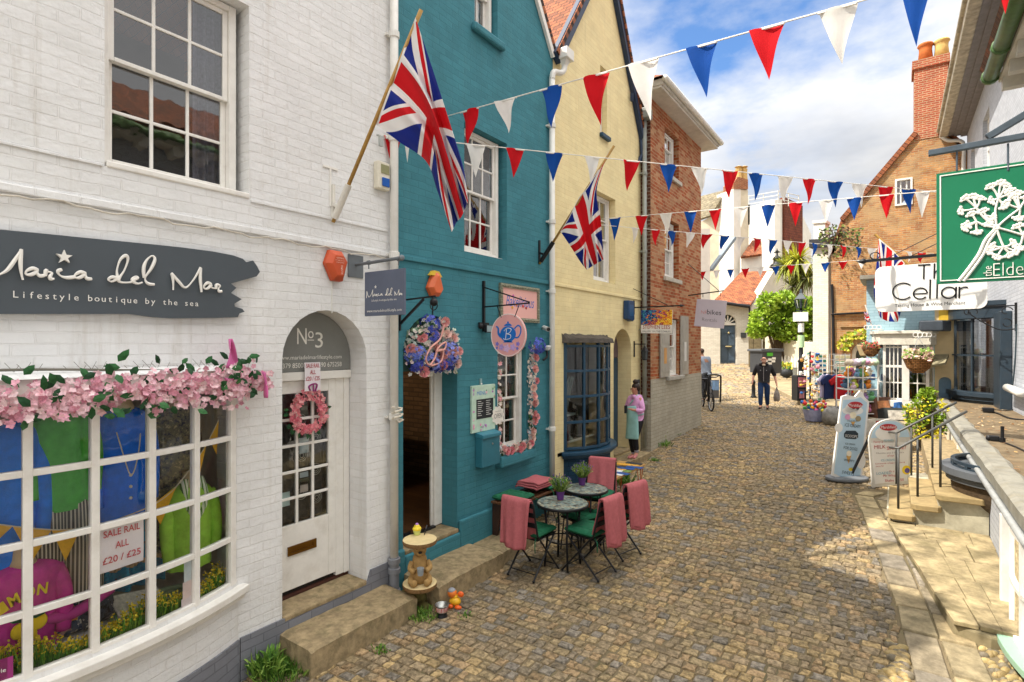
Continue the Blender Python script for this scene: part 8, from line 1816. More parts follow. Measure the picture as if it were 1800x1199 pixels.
STAND=dict(pelvis=(0,0,.52),waist=(0,0,.60),chest=(0,0,.74),neckb=(0,0,.825),neck=(.005,0,.85),jaw=(.016,0,.885),head=(.012,0,.93),crown=(.004,0,.972),
 shL=(0,.105,.80),elL=(-.03,.15,.63),wrL=(.03,.165,.49),paL=(.045,.165,.455),shR=(0,-.105,.80),elR=(-.02,-.15,.63),wrR=(.02,-.17,.49),paR=(.03,-.172,.455),
 hipL=(0,.05,.48),knL=(.01,.055,.27),anL=(-.02,.055,.045),toL=(.07,.065,.018),hipR=(0,-.05,.48),knR=(.01,-.055,.27),anR=(-.02,-.055,.045),toR=(.07,-.065,.018))
q=onG(1343,720);H=95*((q-CAM).dot(V((-SI,CO,0))))/950*1.0
P=dict(STAND);P.update(hipR=(.0,-.05,.48),knR=(.09,-.05,.29),anR=(.10,-.05,.06),toR=(.19,-.06,.045),knL=(-.01,.05,.27),anL=(-.10,.05,.06),toL=(-.02,.055,.02),elL=(-.06,.17,.64),wrL=(.0,.205,.50),paL=(.01,.212,.465),elR=(-.03,-.175,.64),wrR=(.05,-.19,.52),paR=(.065,-.19,.485),shL=(0,.115,.80),shR=(0,-.115,.80))
fc=atan2((CAM-q).y,(CAM-q).x)
M_JK=mat('2a282b',rough=.8,var=.15);M_JEAN=mat('1f3a63',rough=.85,var=.25,scale=12,bump=.3)
t,g,M,fw,sd=person('bald man in a dark zip jacket and jeans walking downhill with a carrier bag',q,fc-.08,H,P,'d39a80',M_JK,M_JEAN,mat('2b1d16',rough=.5))
k=MB();up=V((0,0,1));hc=g['head']
for s in (-1,1): k.tube([hc+fw*H*.056+sd*H*(.019*s+.014*cos(i*pi/6))+up*H*(.004+.011*sin(i*pi/6)) for i in range(12)],H*.0016,4,closed=True);k.tube([hc+fw*H*.055+sd*H*.034*s+up*H*.006,hc+sd*H*.05*s+up*H*.006],H*.0015,4)
k.tube([hc+fw*H*.058-sd*H*.006+up*H*.004,hc+fw*H*.058+sd*H*.006+up*H*.004],H*.0015,4);obj('glasses',k,M_BLACK,t)
k=MB();k.ball(hc+fw*H*.030-up*H*.042,(H*.034,H*.038,H*.028),10,6);obj('beard',k,mat('b48a76',rough=.9),t,smooth=True)
k=MB();k.bar(g['pelvis'].lerp(g['waist'],.1)+fw*H*.096,g['neckb']+fw*H*.075-up*H*.03,H*.008);[k.ball(g['chest']+fw*H*.10+sd*H*.05*s-up*H*.01,H*.008,6,4) for s in (-1,1)];obj('zip',k,mat('a8a6a8',rough=.4,metal=.5),t)
k=MB();k.tube([V(p_) for p_ in (g['neckb']+fw*H*.055+sd*H*.06+up*H*.01,g['neckb']-fw*H*.06+up*H*.03,g['neckb']+fw*H*.055-sd*H*.06+up*H*.01)],H*.026,8);obj('hood',k,M_JK,t,smooth=True)
k=MB();k.ball(g['neckb']+fw*H*.05+up*H*.0,(H*.03,H*.03,H*.02),8,5);obj('shirt',k,mat('c9b8a0',rough=.8),t,smooth=True)
hand=g['paL'] if (g['paL']-CAM).dot(V((CO,SI,0))) > (g['paR']-CAM).dot(V((CO,SI,0))) else g['paR'];c=hand-up*H*.04
t=thing('carrier_bag','crumpled translucent carrier bag hanging from the walking man\'s hand','bag',M=T(c.x,c.y,c.z-H*.27));k=MB();n=14
prof=[(.01,0),(.012,-.02),(.03,-.07),(.05,-.12),(.055,-.19),(.05,-.245),(.03,-.26)]
vs=[]
for r,z in prof:
 for j in range(n): a=2*pi*j/n;e=1+.25*noise.noise(V((cos(a)*2,sin(a)*2,z*20)));vs.append(c+V((r*H*cos(a)*e,r*H*sin(a)*e,z*H)))
k.add(vs,[(i*n+j,i*n+(j+1)%n,(i+1)*n+(j+1)%n,(i+1)*n+j) for i in range(len(prof)-1) for j in range(n)]);obj('bag',k,mat('9a8f86',rough=.5,var=.5,scale=10),t,smooth=True)
q=onZ(1117,806,.56);q.z=.56;H=133*((q-CAM).dot(V((-SI,CO,0))))/950
P=dict(STAND);P.update(pelvis=(-.02,0,.52),waist=(-.01,0,.60),chest=(.0,0,.73),shL=(.02,.09,.79),shR=(-.01,-.09,.79),elL=(.02,.13,.64),wrL=(.15,.07,.66),paL=(.185,.055,.672),elR=(.0,-.14,.64),wrR=(.14,-.05,.65),paR=(.175,-.035,.668),hipR=(-.02,-.045,.48),knR=(.02,-.05,.27),anR=(-.03,-.05,.045),toR=(.06,-.06,.018),hipL=(-.02,.045,.48),knL=(.09,.05,.29),anL=(.06,.06,.10),toL=(.12,.06,.04),look=(.75,-.65,-.15))
M_PK=mat('d9a0cf',rough=.85,var=.18,scale=18);M_LEGG=mat('17161a',rough=.8)
fc=atan2(-SI,CO)+pi+ -.55+pi/2
left=V((-CO,-SI,0));fc=atan2(left.y,left.x)+.75
t,g,M,fw,sd=person('girl in a pink hoodie and mint apron leaning at the gallery door',q,fc,H,P,'b9826a',M_PK,M_LEGG,mat('d98a8f',rough=.6),short=False)
hc=g['head'];k=MB();k.ball(hc-fw*H*.014+up*H*.016,(H*.056,H*.054,H*.052),14,9,rough=.03);k.ball(hc-fw*H*.008+up*H*.082,H*.036,10,7,rough=.1);k.ball(hc-fw*H*.042-up*H*.012,(H*.03,H*.04,H*.04),10,6);obj('hair',k,mat('2a1c17',rough=.6,var=.3,scale=40),t,smooth=True)
k=MB()
def ap(u,v):
 w_=lerp(.09,.16,v)*H if v > .28 else lerp(.06,.10,v/.28)*H;c=g['chest'].lerp(g['pelvis'],min(1,v*1.9))+up*H*(-.02 if v < .5 else 0);z=lerp(g['chest'].z-.02*H,g['knR'].z+.02*H,v);an=(u-.5)*3.0;r_=.122*H*(1+.2*max(0,v-.4));return V((c.x,c.y,z))+fw*(cos(an)*r_)+sd*(sin(an)*w_*1.25)+fw*H*.012*sin(u*14)*v
k.grid(ap,22,22);k.tube([g['waist']+fw*H*.1*cos(a)+sd*H*.1*sin(a)-up*H*.02 for a in [i*pi/12 for i in range(24)]],H*.007,5,closed=True);k.tube([g['chest']+fw*H*.09+sd*H*.045,g['neckb']+sd*H*.045+up*H*.01,g['neckb']-fw*H*.045+up*H*.01,g['neckb']-sd*H*.045+up*H*.01,g['chest']+fw*H*.09-sd*H*.045],H*.007,5)
obj('apron',k,mat('8fbcb8',rough=.8,var=.12,scale=8),t,smooth=True,solid=.006)
k=MB();k.tube([g['neckb']+fw*H*.05+sd*H*.05,g['neckb']-fw*H*.065-up*H*.02,g['neckb']+fw*H*.05-sd*H*.05],H*.03,8);obj('hood',k,M_PK,t,smooth=True)
for s in 'LR':
 k=MB();k.tube([g['kn'+s].lerp(g['an'+s],.75),g['an'+s]],H*.03,8);obj('sock',k,mat('a8a2b0',rough=.9),t,smooth=True)
k=MB();m_=(g['paL']+g['paR'])/2+fw*H*.03;k.cbox((m_.x,m_.y,m_.z),(.03,.09,.14));
tag(obj('phone',k,M_BLACK,None,T(*m_),bevel=.006),'dark phone held in both hands by the girl in the apron','phone')
q=onG(1241,706);H=96*((q-CAM).dot(V((-SI,CO,0))))/950;P=dict(STAND);P.update(chest=(.05,0,.73),neckb=(.09,0,.81),neck=(.11,0,.835),jaw=(.13,0,.87),head=(.13,0,.91),crown=(.125,0,.95),shL=(.06,.105,.79),shR=(.06,-.105,.79),elL=(.10,.14,.63),wrL=(.2,.12,.56),paL=(.23,.11,.54),elR=(.10,-.14,.63),wrR=(.2,-.12,.56),paR=(.23,-.11,.54))
t,g,M,fw,sd=person('man in a grey fleece half hidden beyond the brick house corner',q,TH+pi/2+.35,H,P,'7a5644',mat('6d7683',rough=.95,var=.12,scale=14),mat('1d1f24',rough=.8),M_BLACK,short=False)
k=MB();k.ball(g['head']-fw*H*.008+up*H*.018,(H*.052,H*.052,H*.048),12,8);obj('hair',k,mat('3a2c26',rough=.8),t,smooth=True)
q=onG(1250,722);t=thing('bicycle','black folding bicycle parked at the far corner of the brick house','bicycle',tuple(q));Mb=T(q.x,q.y,ground(q.x,q.y)+.0) @ rotz(TH+pi/2+.12+pi)
Mb=T(q.x,q.y,ground(q.x,q.y)) @ rotz(atan2((CAM-q).y,(CAM-q).x)+.28);r=.27
for x,nm in ((0,'wheel'),(-1.0,'wheel')):
 k=MB();k.tube([Mb @ V((x+r*cos(i*pi/16),0,r+r*sin(i*pi/16))) for i in range(32)],.024,7,closed=True);wl=obj('wheel',k,mat('17171a',rough=.8),t,smooth=True);k=MB();k.tube([Mb @ V((x+(r-.03)*cos(i*pi/16),0,r+(r-.03)*sin(i*pi/16))) for i in range(32)],.010,5,closed=True);[k.tube([Mb @ V((x,0,r)),Mb @ V((x+(r-.03)*cos(i*pi/9),0,r+(r-.03)*sin(i*pi/9)))],.003,3) for i in range(18)];obj('rim',k,mat('9a9c9e',metal=.7,rough=.35),wl)
k=MB();[k.tube([Mb @ V(a) for a in pl],.02,7) for pl in ([(0,.05,r),(-.06,.05,.62),(-.09,0,.66)],[(0,-.05,r),(-.06,-.05,.62),(-.09,0,.66)],[(-.09,0,.62),(-.13,0,.98)],[(-.11,0,.72),(-.55,0,.32),(-1.0,0,r)],[(-.55,0,.32),(-.68,0,.85)],[(-.68,0,.62),(-1.0,.05,r)])];obj('frame',k,M_BLACK,t,smooth=True)
k=MB();k.tube(smooth_path([Mb @ V(a) for a in ((-.2,-.30,1.06),(-.13,-.2,1.0),(-.12,0,.99),(-.13,.2,1.0),(-.2,.30,1.06))],4),.015,7);obj('handlebar',k,M_BLACK,t,smooth=True);k=MB();k.ball(Mb @ V((-.70,0,.9)),(.12,.09,.04),10,6);obj('saddle',k,M_BLACK,t,smooth=True)
k=MB();k.tube([Mb @ V((.12*cos(a)-.04,.0+.0,.78+.11*sin(a))) for a in [i*pi/10 for i in range(20)]],.012,5,closed=True);k.bar(Mb @ V((.06,-.02,.45)),Mb @ V((.0,-.02,.72)),.035);obj('front_light',k,mat('8d9094',rough=.4,metal=.5),t)
P=Pl((1249,16.4),(1268,17.2));t=thing('poster_stand','black tubular pavement stand with a blue poster behind the bicycle','sign',tuple(P.pt(1258,710)));k=MB();k.tube(smooth_path([P.pt(1245,706),P.pt(1246,665),P.pt(1250,659),P.pt(1264,660),P.pt(1267,666),P.pt(1266,708)],4),.03,8);obj('frame',k,M_BLACK,t,smooth=True);k=MB();P.face(k,[(1248,700),(1248,668),(1264,668),(1264,700)],th=.03);obj('panel',k,mat('3a4250',rough=.5),t);k=MB();P.face(k,[(1249,686),(1249,669),(1263,669),(1263,686)],th=.01,z1=.012);obj('poster',k,mat('6d9ac9',rough=.5,var=.5,scale=4),t)

M_SKYB=mat('b5cfe0',rough=.45,var=.04);M_WHT=mat('e6e4df',rough=.5,var=.03);M_INK=mat('26333c',rough=.6);M_RED=mat('b02a30',rough=.5)
p0,p1=onG(1466,846),onG(1514,850);d0=(p0-CAM).dot(V((-SI,CO,0)));P=Pl((1463,d0-.02),(1528,d0+.12));base=(p0+p1)/2
t=thing('pavement_sign','tall wavy pale blue ice cream pavement sign leaning on a grey base','sign',tuple(base))
out=[(1463,836),(1480,697),(1490,694),(1503,698),(1512,687),(1516,689),(1520,698),(1528,706),(1514,852),(1490,848)]
k=MB();P.face(k,out,th=.03);obj('board',k,M_WHT,t)
k=MB();P.face(k,[(1466,832),(1482,703),(1502,702),(1512,698),(1524,708),(1511,846),(1488,843)],th=.002,z1=.004);obj('blue_print',k,M_SKYB,t)
k=MB();[P.face(k,[(cx_+rx*cos(i*pi/12),cy_+ry*sin(i*pi/12)) for i in range(24)],th=.001,z1=.006) for cx_,cy_,rx,ry in ((1497,718,12,9),(1490,722,10,6),(1505,722,12,7),(1474,752,7,8),(1513,810,8,14))];obj('cloud_print',k,M_WHT,t)
def ptxt(mb,Pq,body,px0,py0,px1,py1,h,z=.008,**kw):
 a_,b_=Pq.loc(px0,py0),Pq.loc(px1,py1);L=hypot(b_[0]-a_[0],b_[1]-a_[1]);mb.text(body,Pq.M @ T(a_[0],a_[1],z) @ Matrix.Rotation(atan2(b_[1]-a_[1],b_[0]-a_[0]),4,'Z'),w=L,h=h,align='L',z1=.001,res=2,**kw)
k=MB();P.face(k,[(1503+13*cos(i*pi/12)*(1+.05*cos(i*pi/2)),712+6*sin(i*pi/12)) for i in range(24)],th=.002,z1=.008);obj('red_badge',k,M_RED,t);k=MB();ptxt(k,P,'Marshfield',1491,714,1515,716,.045,.0095);obj('white_lettering',k,M_WHT,t)
k=MB()
[P.face(k,[(cx_+r_*cos(i*pi/8),cy_+r_*.9*sin(i*pi/8)) for i in range(16)],th=.001,z1=.0075) for cx_,cy_,r_ in ((1500,716.5,3),(1507,717.5,3))]
ptxt(k,P,'DELICIOUS',1489,741,1506,742,.03);ptxt(k,P,'ICE CREAM',1484,749.5,1511,752.5,.055);ptxt(k,P,'ICE CREAM',1485,781,1502,783,.03);ptxt(k,P,'FOR DOGS',1482,789,1506,792.5,.05);ptxt(k,P,'WHIPPY',1482,810,1501,813,.04);ptxt(k,P,'SWEETS',1479,832,1500,836,.05)
obj('lettering',k,M_INK,t)
k=MB();P.face(k,[(1483,762),(1487,757),(1503,757),(1508,762),(1508,769),(1503,772),(1487,771),(1483,768)],th=.001,z1=.007);ob=obj('dark_badge',k,M_INK,t);k=MB();ptxt(k,P,'SCOOPS',1485,768,1506,770,.045,.009);obj('white_lettering',k,M_WHT,ob)
for c,cx_,cy_,rx,ry in (('d79ac0',1489.5,733,5,5),('ece2c4',1499,730,6,6),('9a8a68',1508,736,5,5),('efe6d0',1492,797,4.5,5),('e0c23a',1495,825,4,3)):
 k=MB();P.face(k,[(cx_+rx*cos(i*pi/8),cy_+ry*sin(i*pi/8)) for i in range(16)],th=.001,z1=.0068);obj('printed_scoop',k,mat(c,rough=.5),t)
k=MB();P.face(k,[(1487,801),(1496,801),(1491,815)],th=.001,z1=.0066);P.face(k,[(1495,741),(1503,741),(1499,749)],th=.001,z1=.0066);obj('printed_cone',k,mat('d3a35a',rough=.5),t)
k=MB();nn=24;cB=(P.pt(1463,838)+P.pt(1514,852))/2;cB.z=ground(cB.x,cB.y);k.prism([(.34*cos(2*pi*i/nn),.20*sin(2*pi*i/nn)) for i in range(nn)],0,.06,T(*cB) @ rotz(TH));obj('base',k,mat('6d7176',rough=.6),t,bevel=.02)
q0=onG(1532,858);d0=(q0-CAM).dot(V((-SI,CO,0)));P=Pl((1527,d0),(1603,d0+.10));t=thing('pavement_sign','white round topped milkshake pavement sign with red lettering beside the steps','sign',tuple(q0))
arcp=[(1565+37.5*cos(i*pi/16),775-38*sin(i*pi/16)) for i in range(17)]
k=MB();P.face(k,[(1534,857),(1598,850)]+arcp,th=.025);obj('board',k,mat('d3d0c8',rough=.45),t)
k=MB();P.face(k,[(1538,851),(1594,845),(1599,777),(1531,779)],th=.002,z1=.004);obj('white_panel',k,M_WHT,t);k=MB();P.face(k,[(1531,770),(1599,768)]+[(1565+34*cos(i*pi/16),773-33*sin(i*pi/16)) for i in range(1,16)],th=.002,z1=.004);obj('blue_panel',k,M_SKYB,t)
k=MB();P.face(k,[(1560+22*cos(i*pi/10),762+13*sin(i*pi/10)) for i in range(20)],th=.001,z1=.006);obj('cloud_print',k,M_WHT,t);k=MB();P.face(k,[(1561+15*cos(i*pi/10),751+6*sin(i*pi/10)) for i in range(20)],th=.001,z1=.008);rb=obj('red_badge',k,M_RED,t);k=MB();ptxt(k,P,'Marshfield',1548,753.5,1574,753,.045,.0095);obj('white_lettering',k,M_WHT,rb)
k=MB()
ptxt(k,P,'Fancy a',1535,779.5,1551,779,.04);ptxt(k,P,'MILK',1536,789,1556,788,.055);ptxt(k,P,'SHAKE?',1558,791,1592,789,.055);ptxt(k,P,'of our',1559,802.5,1571,802,.03);ptxt(k,P,'homemade whipped cream &',1538,817,1590,814,.026);ptxt(k,P,'sauce for',1539,821,1553,820,.026);ptxt(k,P,'Or a',1562,830,1571,829.5,.03);ptxt(k,P,'Mr Whippy',1552,839.5,1580,838,.045);ptxt(k,P,'Shake £4.50',1555,847,1588,845,.04)
obj('red_lettering',k,M_RED,t);k=MB();ptxt(k,P,'Choose any 3 flavours',1539,798.5,1588,797,.03);obj('grey_lettering',k,mat('8d7f80',rough=.6),t)
k=MB();ptxt(k,P,'FEMMES',1553,776,1570,775.5,.03);ptxt(k,P,'ICE CREAMS',1548,811,1572,810,.035);ptxt(k,P,'LOADED',1540,834.5,1566,833,.04);obj('blue_lettering',k,mat('6fa9bd',rough=.6),t)
k=MB();P.face(k,[(1593+8*cos(i*pi/10),826+8*sin(i*pi/10)) for i in range(20)],th=.001,z1=.007);ys_=obj('round_sticker',k,mat('e3c62a',rough=.5),t);k=MB();P.face(k,[(1594+4.5*cos(i*pi/8),827+4.5*sin(i*pi/8)) for i in range(16)],th=.001,z1=.009);obj('sticker_print',k,mat('5a4a8a',rough=.5),ys_)
k=MB();bq=P.M.to_3x3() @ V((0,0,-1));a_=P.pt(1531,775);
for px_ in (1536,1596): a_=P.pt(px_,760);e=P.pt(px_,852)+bq*.5;e.z=ground(e.x,e.y);k.bar(a_+bq*.04,e,.03)
obj('rear_leg',k,M_BLACK,t)
FZ=.13;k=MB();pl=[onG(1393,704),onG(1422,722),onG(1474,744),onG(1545,752)];pl=[(p.x,p.y) for p in pl]+[(1.0,15.6),(1.6,23.9),(-4.6,23.9)]
k.prism(pl,.3,gy(18)+FZ-.0);k.v=[V((v.x,v.y,v.z if v.z < .31 else ground(v.x,v.y)+FZ)) for v in k.v];struct('forecourt',k,mat('9a8a6c',rough=.9,var=.25,scale=3,bump=.6,bscale=20,dirt=.4),bevel=.02)
def gp(px,py): p=onG(px,py,FZ);p.z=ground(p.x,p.y)+FZ;return p
def sc_(p): return (p-CAM).dot(V((-SI,CO,0)))/950
VIEW=TH
def rackthing(name,label,cat,px0,px1,pyt,pyb,rows,cols,item,ilabel,icat,group,colors,m_frame,th=.25):
 b=gp((px0+px1)/2,pyb);s=sc_(b);w_=(px1-px0)*s;h=(pyb-pyt)*s;Mx=T(*b) @ rotz(TH);t=thing(name,label,cat,M=T(*b))
 k=MB()
 for x in (-w_/2,w_/2): k.bar(Mx @ V((x,.0,0)),Mx @ V((x,.0,h)),.02);k.bar(Mx @ V((x,th,0)),Mx @ V((x,th,h)),.02)
 obj('frame',k,m_frame,t)
 k=MB()
 for r in range(rows+1): z=h*(.06+.94*r/rows)-.01;k.box((-w_/2,-.01,z-.008),(w_/2,th,z),Mx)
 obj('shelf',k,m_frame,t)
 for r in range(rows):
  for c in range(cols):
   z=h*(.06+.94*r/rows);x=lerp(-w_/2,w_/2,(c+.5)/cols);hh=h*.94/rows*.82;ww=w_/cols*.86;k=MB();k.box((x-ww/2,-.03,z),(x+ww/2,-.022,z+hh),Mx);k.box((x-ww/2*.9,-.034,z+hh*.25),(x+ww/2*.9,-.0305,z+hh*.85),Mx,None,1)
   o_=obj(item,k,[M_WHT,mat(random.choice(colors),rough=.4,var=.5,scale=9)],None,Mx @ T(x,-.03,z));tag(o_,ilabel,icat,group)
 return t
M_CHR=mat('b9bcbc',rough=.4,metal=.5)
rackthing('postcard_rack','tall rack of blue seaside postcards against the white pier','rack',1431,1452,622,690,8,3,'postcard','blue and green seaside postcard in the rack by the white pier','postcard','postcards in the rack by the white pier',['2a6fa8','3a8fb0','1f4f7a','5aa0a8','c9b07a','2f7f6a'],M_CHR)
rackthing('postcard_rack','rack of pale green and cream greetings cards by the brick gable','rack',1466,1494,622,696,7,3,'greetings_card','cream greetings card in the rack by the brick gable','card','greetings cards in the rack by the brick gable',['b9c49a','d3c9a0','8fae7a','e0d6b8','7fa8a0','c9a08a'],M_CHR)
rackthing('book_rack','low white rack of white and green booklets in front of the white pier','rack',1436,1452,683,706,3,2,'booklet','white and green booklet in the low rack by the pier','booklet','booklets in the low rack',['6f9a7a','9ab89a','3f5f4a'],M_WHT)
b=gp(1405,704);s=sc_(b);Mx=T(*b) @ rotz(TH);t=thing('display_cabinet','black display cabinet with a red picture panel at the corner of the forecourt','cabinet',M=T(*b));k=MB();k.box((-8*s,-.15,0),(8*s,.2,44*s),Mx);obj('case',k,M_BLACK,t,bevel=.015);k=MB();k.box((-6.5*s,-.157,24*s),(6.5*s,-.152,41*s),Mx);obj('picture',k,mat('a8616a',rough=.5,var=.6,scale=6),t);k=MB();k.box((-5*s,-.157,4*s),(5*s,-.152,20*s),Mx);obj('lower_picture',k,mat('5a3a3f',rough=.4,var=.7,scale=8),t);k=MB();[k.box((-4*s+3*i*s,-.16,5*s),(-2.4*s+3*i*s,-.158,14*s),Mx) for i in range(3)];obj('bottle_print',k,mat('d08a8f',rough=.5),t)
b=gp(1424,706);s=sc_(b);t=thing('ornament_stand','spinning stand crowded with shells, windmills and small ornaments','stand',M=T(*b));k=MB();k.tube([b,b+V((0,0,88*s))],.025,8);k.lathe([(.28,0),(.26,.04),(.04,.06)],16,T(*b));obj('pole',k,M_BLACK,t)
for i in range(60):
 a=rnd(0,6.28);z=rnd(.12,.97)*88*s;R_=rnd(.12,.34)*(1.1-.35*z/(88*s));p=b+V((R_*cos(a),R_*sin(a),z));k=MB();r_=rnd(.035,.065);k.ball(p,(r_,r_,r_*rnd(.6,1.3)),7,5,rough=.3);k.tube([b+V((0,0,z+.08)),p],.005,3)
 o_=obj('small_ornament',k,mat(random.choice(['e6e0d2','d9c9a8','b9863a','c23a3a','2f5f9a','e0b03a','8a6a4a','f0ede6','4a8a7a','d98a9a']),rough=.5),None,T(*p));tag(o_,'small colourful shell or windmill ornament on the spinning stand','ornament','ornaments on the spinning stand')
b=gp(1470,716);s=sc_(b);t=thing('clothes_rail','black clothes rail stand on the forecourt','stand',M=T(*b));k=MB();k.tube([b,b+V((0,0,64*s))],.025,8);k.tube([b+V((-.35*CO,-.35*SI,60*s)),b+V((.35*CO,.35*SI,60*s))],.016,6);[k.tube([b,b+V((.3*cos(a),.3*sin(a),.0))],.02,6) for a in (0,2.1,4.2)];k.ball(b+V((0,0,65*s)),.06,8,6);obj('rail',k,M_BLACK,t)
def shirt(label,off,z0,c,yaw,sc=1.0,fwd=0.0):
 p=b+V((CO*off,SI*off,z0))+V((SI,-CO,0))*fwd;Mx=T(*p) @ rotz(TH+yaw) @ Matrix.Diagonal((sc,sc,sc,1));k=MB();o_=[(-.26,-.62),(.26,-.62),(.24,-.18),(.33,-.24),(.40,-.10),(.20,.06),(.10,.09),(0,.05),(-.10,.09),(-.20,.06),(-.40,-.10),(-.33,-.24),(-.24,-.18)]
 k.prism(o_,-.035,.035,Mx @ Matrix.Rotation(pi/2,4,'X'));return solo('t_shirt',label,'t-shirt',k,mat(c,rough=.9,var=.12,scale=8,bump=.3),bevel=.03),Mx
o_,Mx=shirt('bright red t-shirt with a small print hanging at the front of the rail',.10,.86,'c01f26',-.15,1.0,.18)
k=MB();k.text('Lymington',Mx @ Matrix.Rotation(pi/2,4,'X') @ T(0,-.12,.04),w=.22,h=.06,z1=.001);k.text('HAMPSHIRE',Mx @ Matrix.Rotation(pi/2,4,'X') @ T(0,-.20,.04),w=.18,z1=.001);obj('shirt_print',k,mat('e8c0c0',rough=.6),o_)
shirt('navy blue t-shirt hanging behind the red one',-.16,.86,'232f5c',.25,1.0,.05);shirt('pale lilac t-shirt at the left end of the rail',-.30,.86,'c0b4cf',.5,.95,-.02);shirt('teal printed shirt hung over the top of the red one',.22,1.05,'4f8f9f',.1,.55,.26)
p=gp(1487,700);s=sc_(p);k=MB();k.tube(smooth_path([p+V((0,0,14*s)),p+V((.05,0,26*s)),p+V((.0,0,40*s)),p+V((.10*CO,.1*SI,52*s)),p+V((.2*CO,.2*SI,53*s))],5),[.10,.11,.12,.115,.10,.09,.085,.08,.075,.07,.07,.065,.065,.06,.07,.08,.08,.07,.06,.05,.04],9);k.tube([p+V((.1*CO,.1*SI,20*s)),p+V((.22*CO,.22*SI,10*s))],[.06,.05],7);k.tube([p+V((-.1*CO,-.1*SI,20*s)),p+V((-.2*CO,-.2*SI,12*s))],[.06,.05],7);solo('inflatable_toy','yellow and green long necked inflatable toy beside the toy cage','toy',k,floral('b9c42a','d9c93a','e0962a',9),smooth=True)
b=gp(1517,735);s=sc_(b);Mx=T(*b) @ rotz(TH);w_,h_=52*s,96*s;t=thing('wire_cage','tall white wire display cage of soft toys against the brick gable','stand',M=T(*b));k=MB()
for x in (-w_/2,0,w_/2):
 for y in (0,.5): k.tube([Mx @ V((x,y,0)),Mx @ V((x,y,h_))],.014,6)
for z in (.08,.3,.52,.74,1.0):
 for y in (0,.5): k.tube([Mx @ V((-w_/2,y,z*h_)),Mx @ V((w_/2,y,z*h_))],.012,5)
 for x in (-w_/2,w_/2): k.tube([Mx @ V((x,0,z*h_)),Mx @ V((x,.5,z*h_))],.012,5)
obj('wire_frame',k,M_WHT,t);k=MB()
for z in (.08,.3,.52,.74): k.box((-w_/2,0,z*h_-.02),(w_/2,.5,z*h_-.012),Mx)
obj('shelf',k,M_CHR,t)
TOY=['d98ab0','e6dfd6','6fae7a','d9b23a','c9566a','7fa8c9','b79ad0','f0c9d6','e08a3a','8f6a4a','5a7a9a','c9d65a']
for zi in (.08,.3,.52,.74):
 for i in range(9):
  x=lerp(-w_/2+.08,w_/2-.08,(i+.5)/9)+rnd(-.02,.02);r_=rnd(.07,.10);p=Mx @ V((x,rnd(.06,.3),zi*h_+r_));k=MB();k.ball(p,(r_,r_,r_*.9),9,6,rough=.12);k.ball(p+V((rnd(-.03,.03),-.02,r_*1.2)),r_*.6,8,5);[k.ball(p+V((rnd(-1,1)*r_,-.04,rnd(-.6,.9)*r_)),r_*.35,6,4) for _ in range(3)]
  o_=obj('soft_toy',k,mat(random.choice(TOY),rough=.95,var=.3,scale=14),None,T(*p),smooth=True);tag(o_,'small round pastel soft toy on a shelf of the white wire cage','toy','soft toys in the wire cage')
for i in range(7):
 p=Mx @ V((lerp(-w_/2,w_/2,(i+.5)/7),.05,h_+rnd(.0,.05)));k=MB();k.ball(p,(.11,.11,.09),8,6,rough=.3);o_=obj('soft_toy',k,mat(random.choice(['d9c9d6','b9d0b0','e6d6c0','d9a0c0']),rough=.9,var=.3,scale=12),None,T(*p),smooth=True);tag(o_,'fluffy pastel toy piled on top of the white wire cage','toy','toys on top of the wire cage')
p=gp(1431,732);p.z=ground(p.x,p.y)+.02;s=sc_(p);t=thing('toy_bucket','clear tub overflowing with bright plastic spades and balls on the street edge','tub',tuple(p));k=MB();k.lathe([(.2,0),(.26,.3),(.27,.3),(.21,.0)],16,T(*p));obj('tub',k,mat('8f93b0',rough=.3,var=.3),t)
for i in range(34): k=MB();q=p+V((rnd(-.27,.27),rnd(-.22,.22),rnd(.26,.5)));k.ball(q,rnd(.035,.06),7,5);o_=obj('plastic_toy',k,mat(random.choice(['d92f2f','e6a02a','e0d23a','d94f8f','3a9a4a','2f6fc0','e06a2a']),rough=.35),None,T(*q),smooth=True);tag(o_,'bright plastic ball or spade heaped in the clear tub','toy','plastic toys in the clear tub')
p=gp(1462,738);p.z=ground(p.x,p.y)+.02;k=MB();k.ball((p.x,p.y,p.z+.2),(.24,.2,.24),12,8,rough=.25);solo('carrier_bag','grey bulging bag of goods beside the clear toy tub','bag',k,mat('7f7d78',rough=.5,var=.5,scale=7),smooth=True)
k=MB();q=p+V((.5*CO,.5*SI,0));k.box((-.25,-.2,0),(.25,.2,.42),T(*q) @ rotz(TH+.2));solo('goods_crate','dark crate with a yellow print beneath the red t-shirt','crate',k,mat('3f3f42',rough=.7,var=.4,scale=6),bevel=.02)
for i,(px_,py_,w_,h_,c,l,rz) in enumerate(((1548,742,.5,.62,'6d4a3a','brown and orange picture book box propped below the bay window',.2),(1572,748,.55,.42,'3a3f3f','black open crate of nets below the bay window',-.2),(1588,742,.5,.5,'2f5f9a','blue box with a yellow star below the bay window',.3),(1602,738,.34,.66,'4a3f3a','tall dark leather case leaning below the bay window',.1),(1545,765,.42,.36,'b9b4aa','cream box with red label behind the milkshake sign',0))):
 p=onG(px_,py_);k=MB();Mx=T(p.x,p.y,ground(p.x,p.y)) @ rotz(TH+rz) @ Matrix.Rotation(radians(-12),4,'X');k.box((-w_/2,-.18,0),(w_/2,.18,h_),Mx);o_=solo('goods_box',l,'box',k,mat(c,rough=.6,var=.45,scale=5),bevel=.015)
 k=MB();k.box((-w_*.35,-.186,h_*.3),(w_*.35,-.182,h_*.85),Mx);obj('printed_panel',k,mat(['d08a5a','c9c4ba','e0c23a','3a322e','b03a3a'][i],rough=.5,var=.5,scale=8),o_)
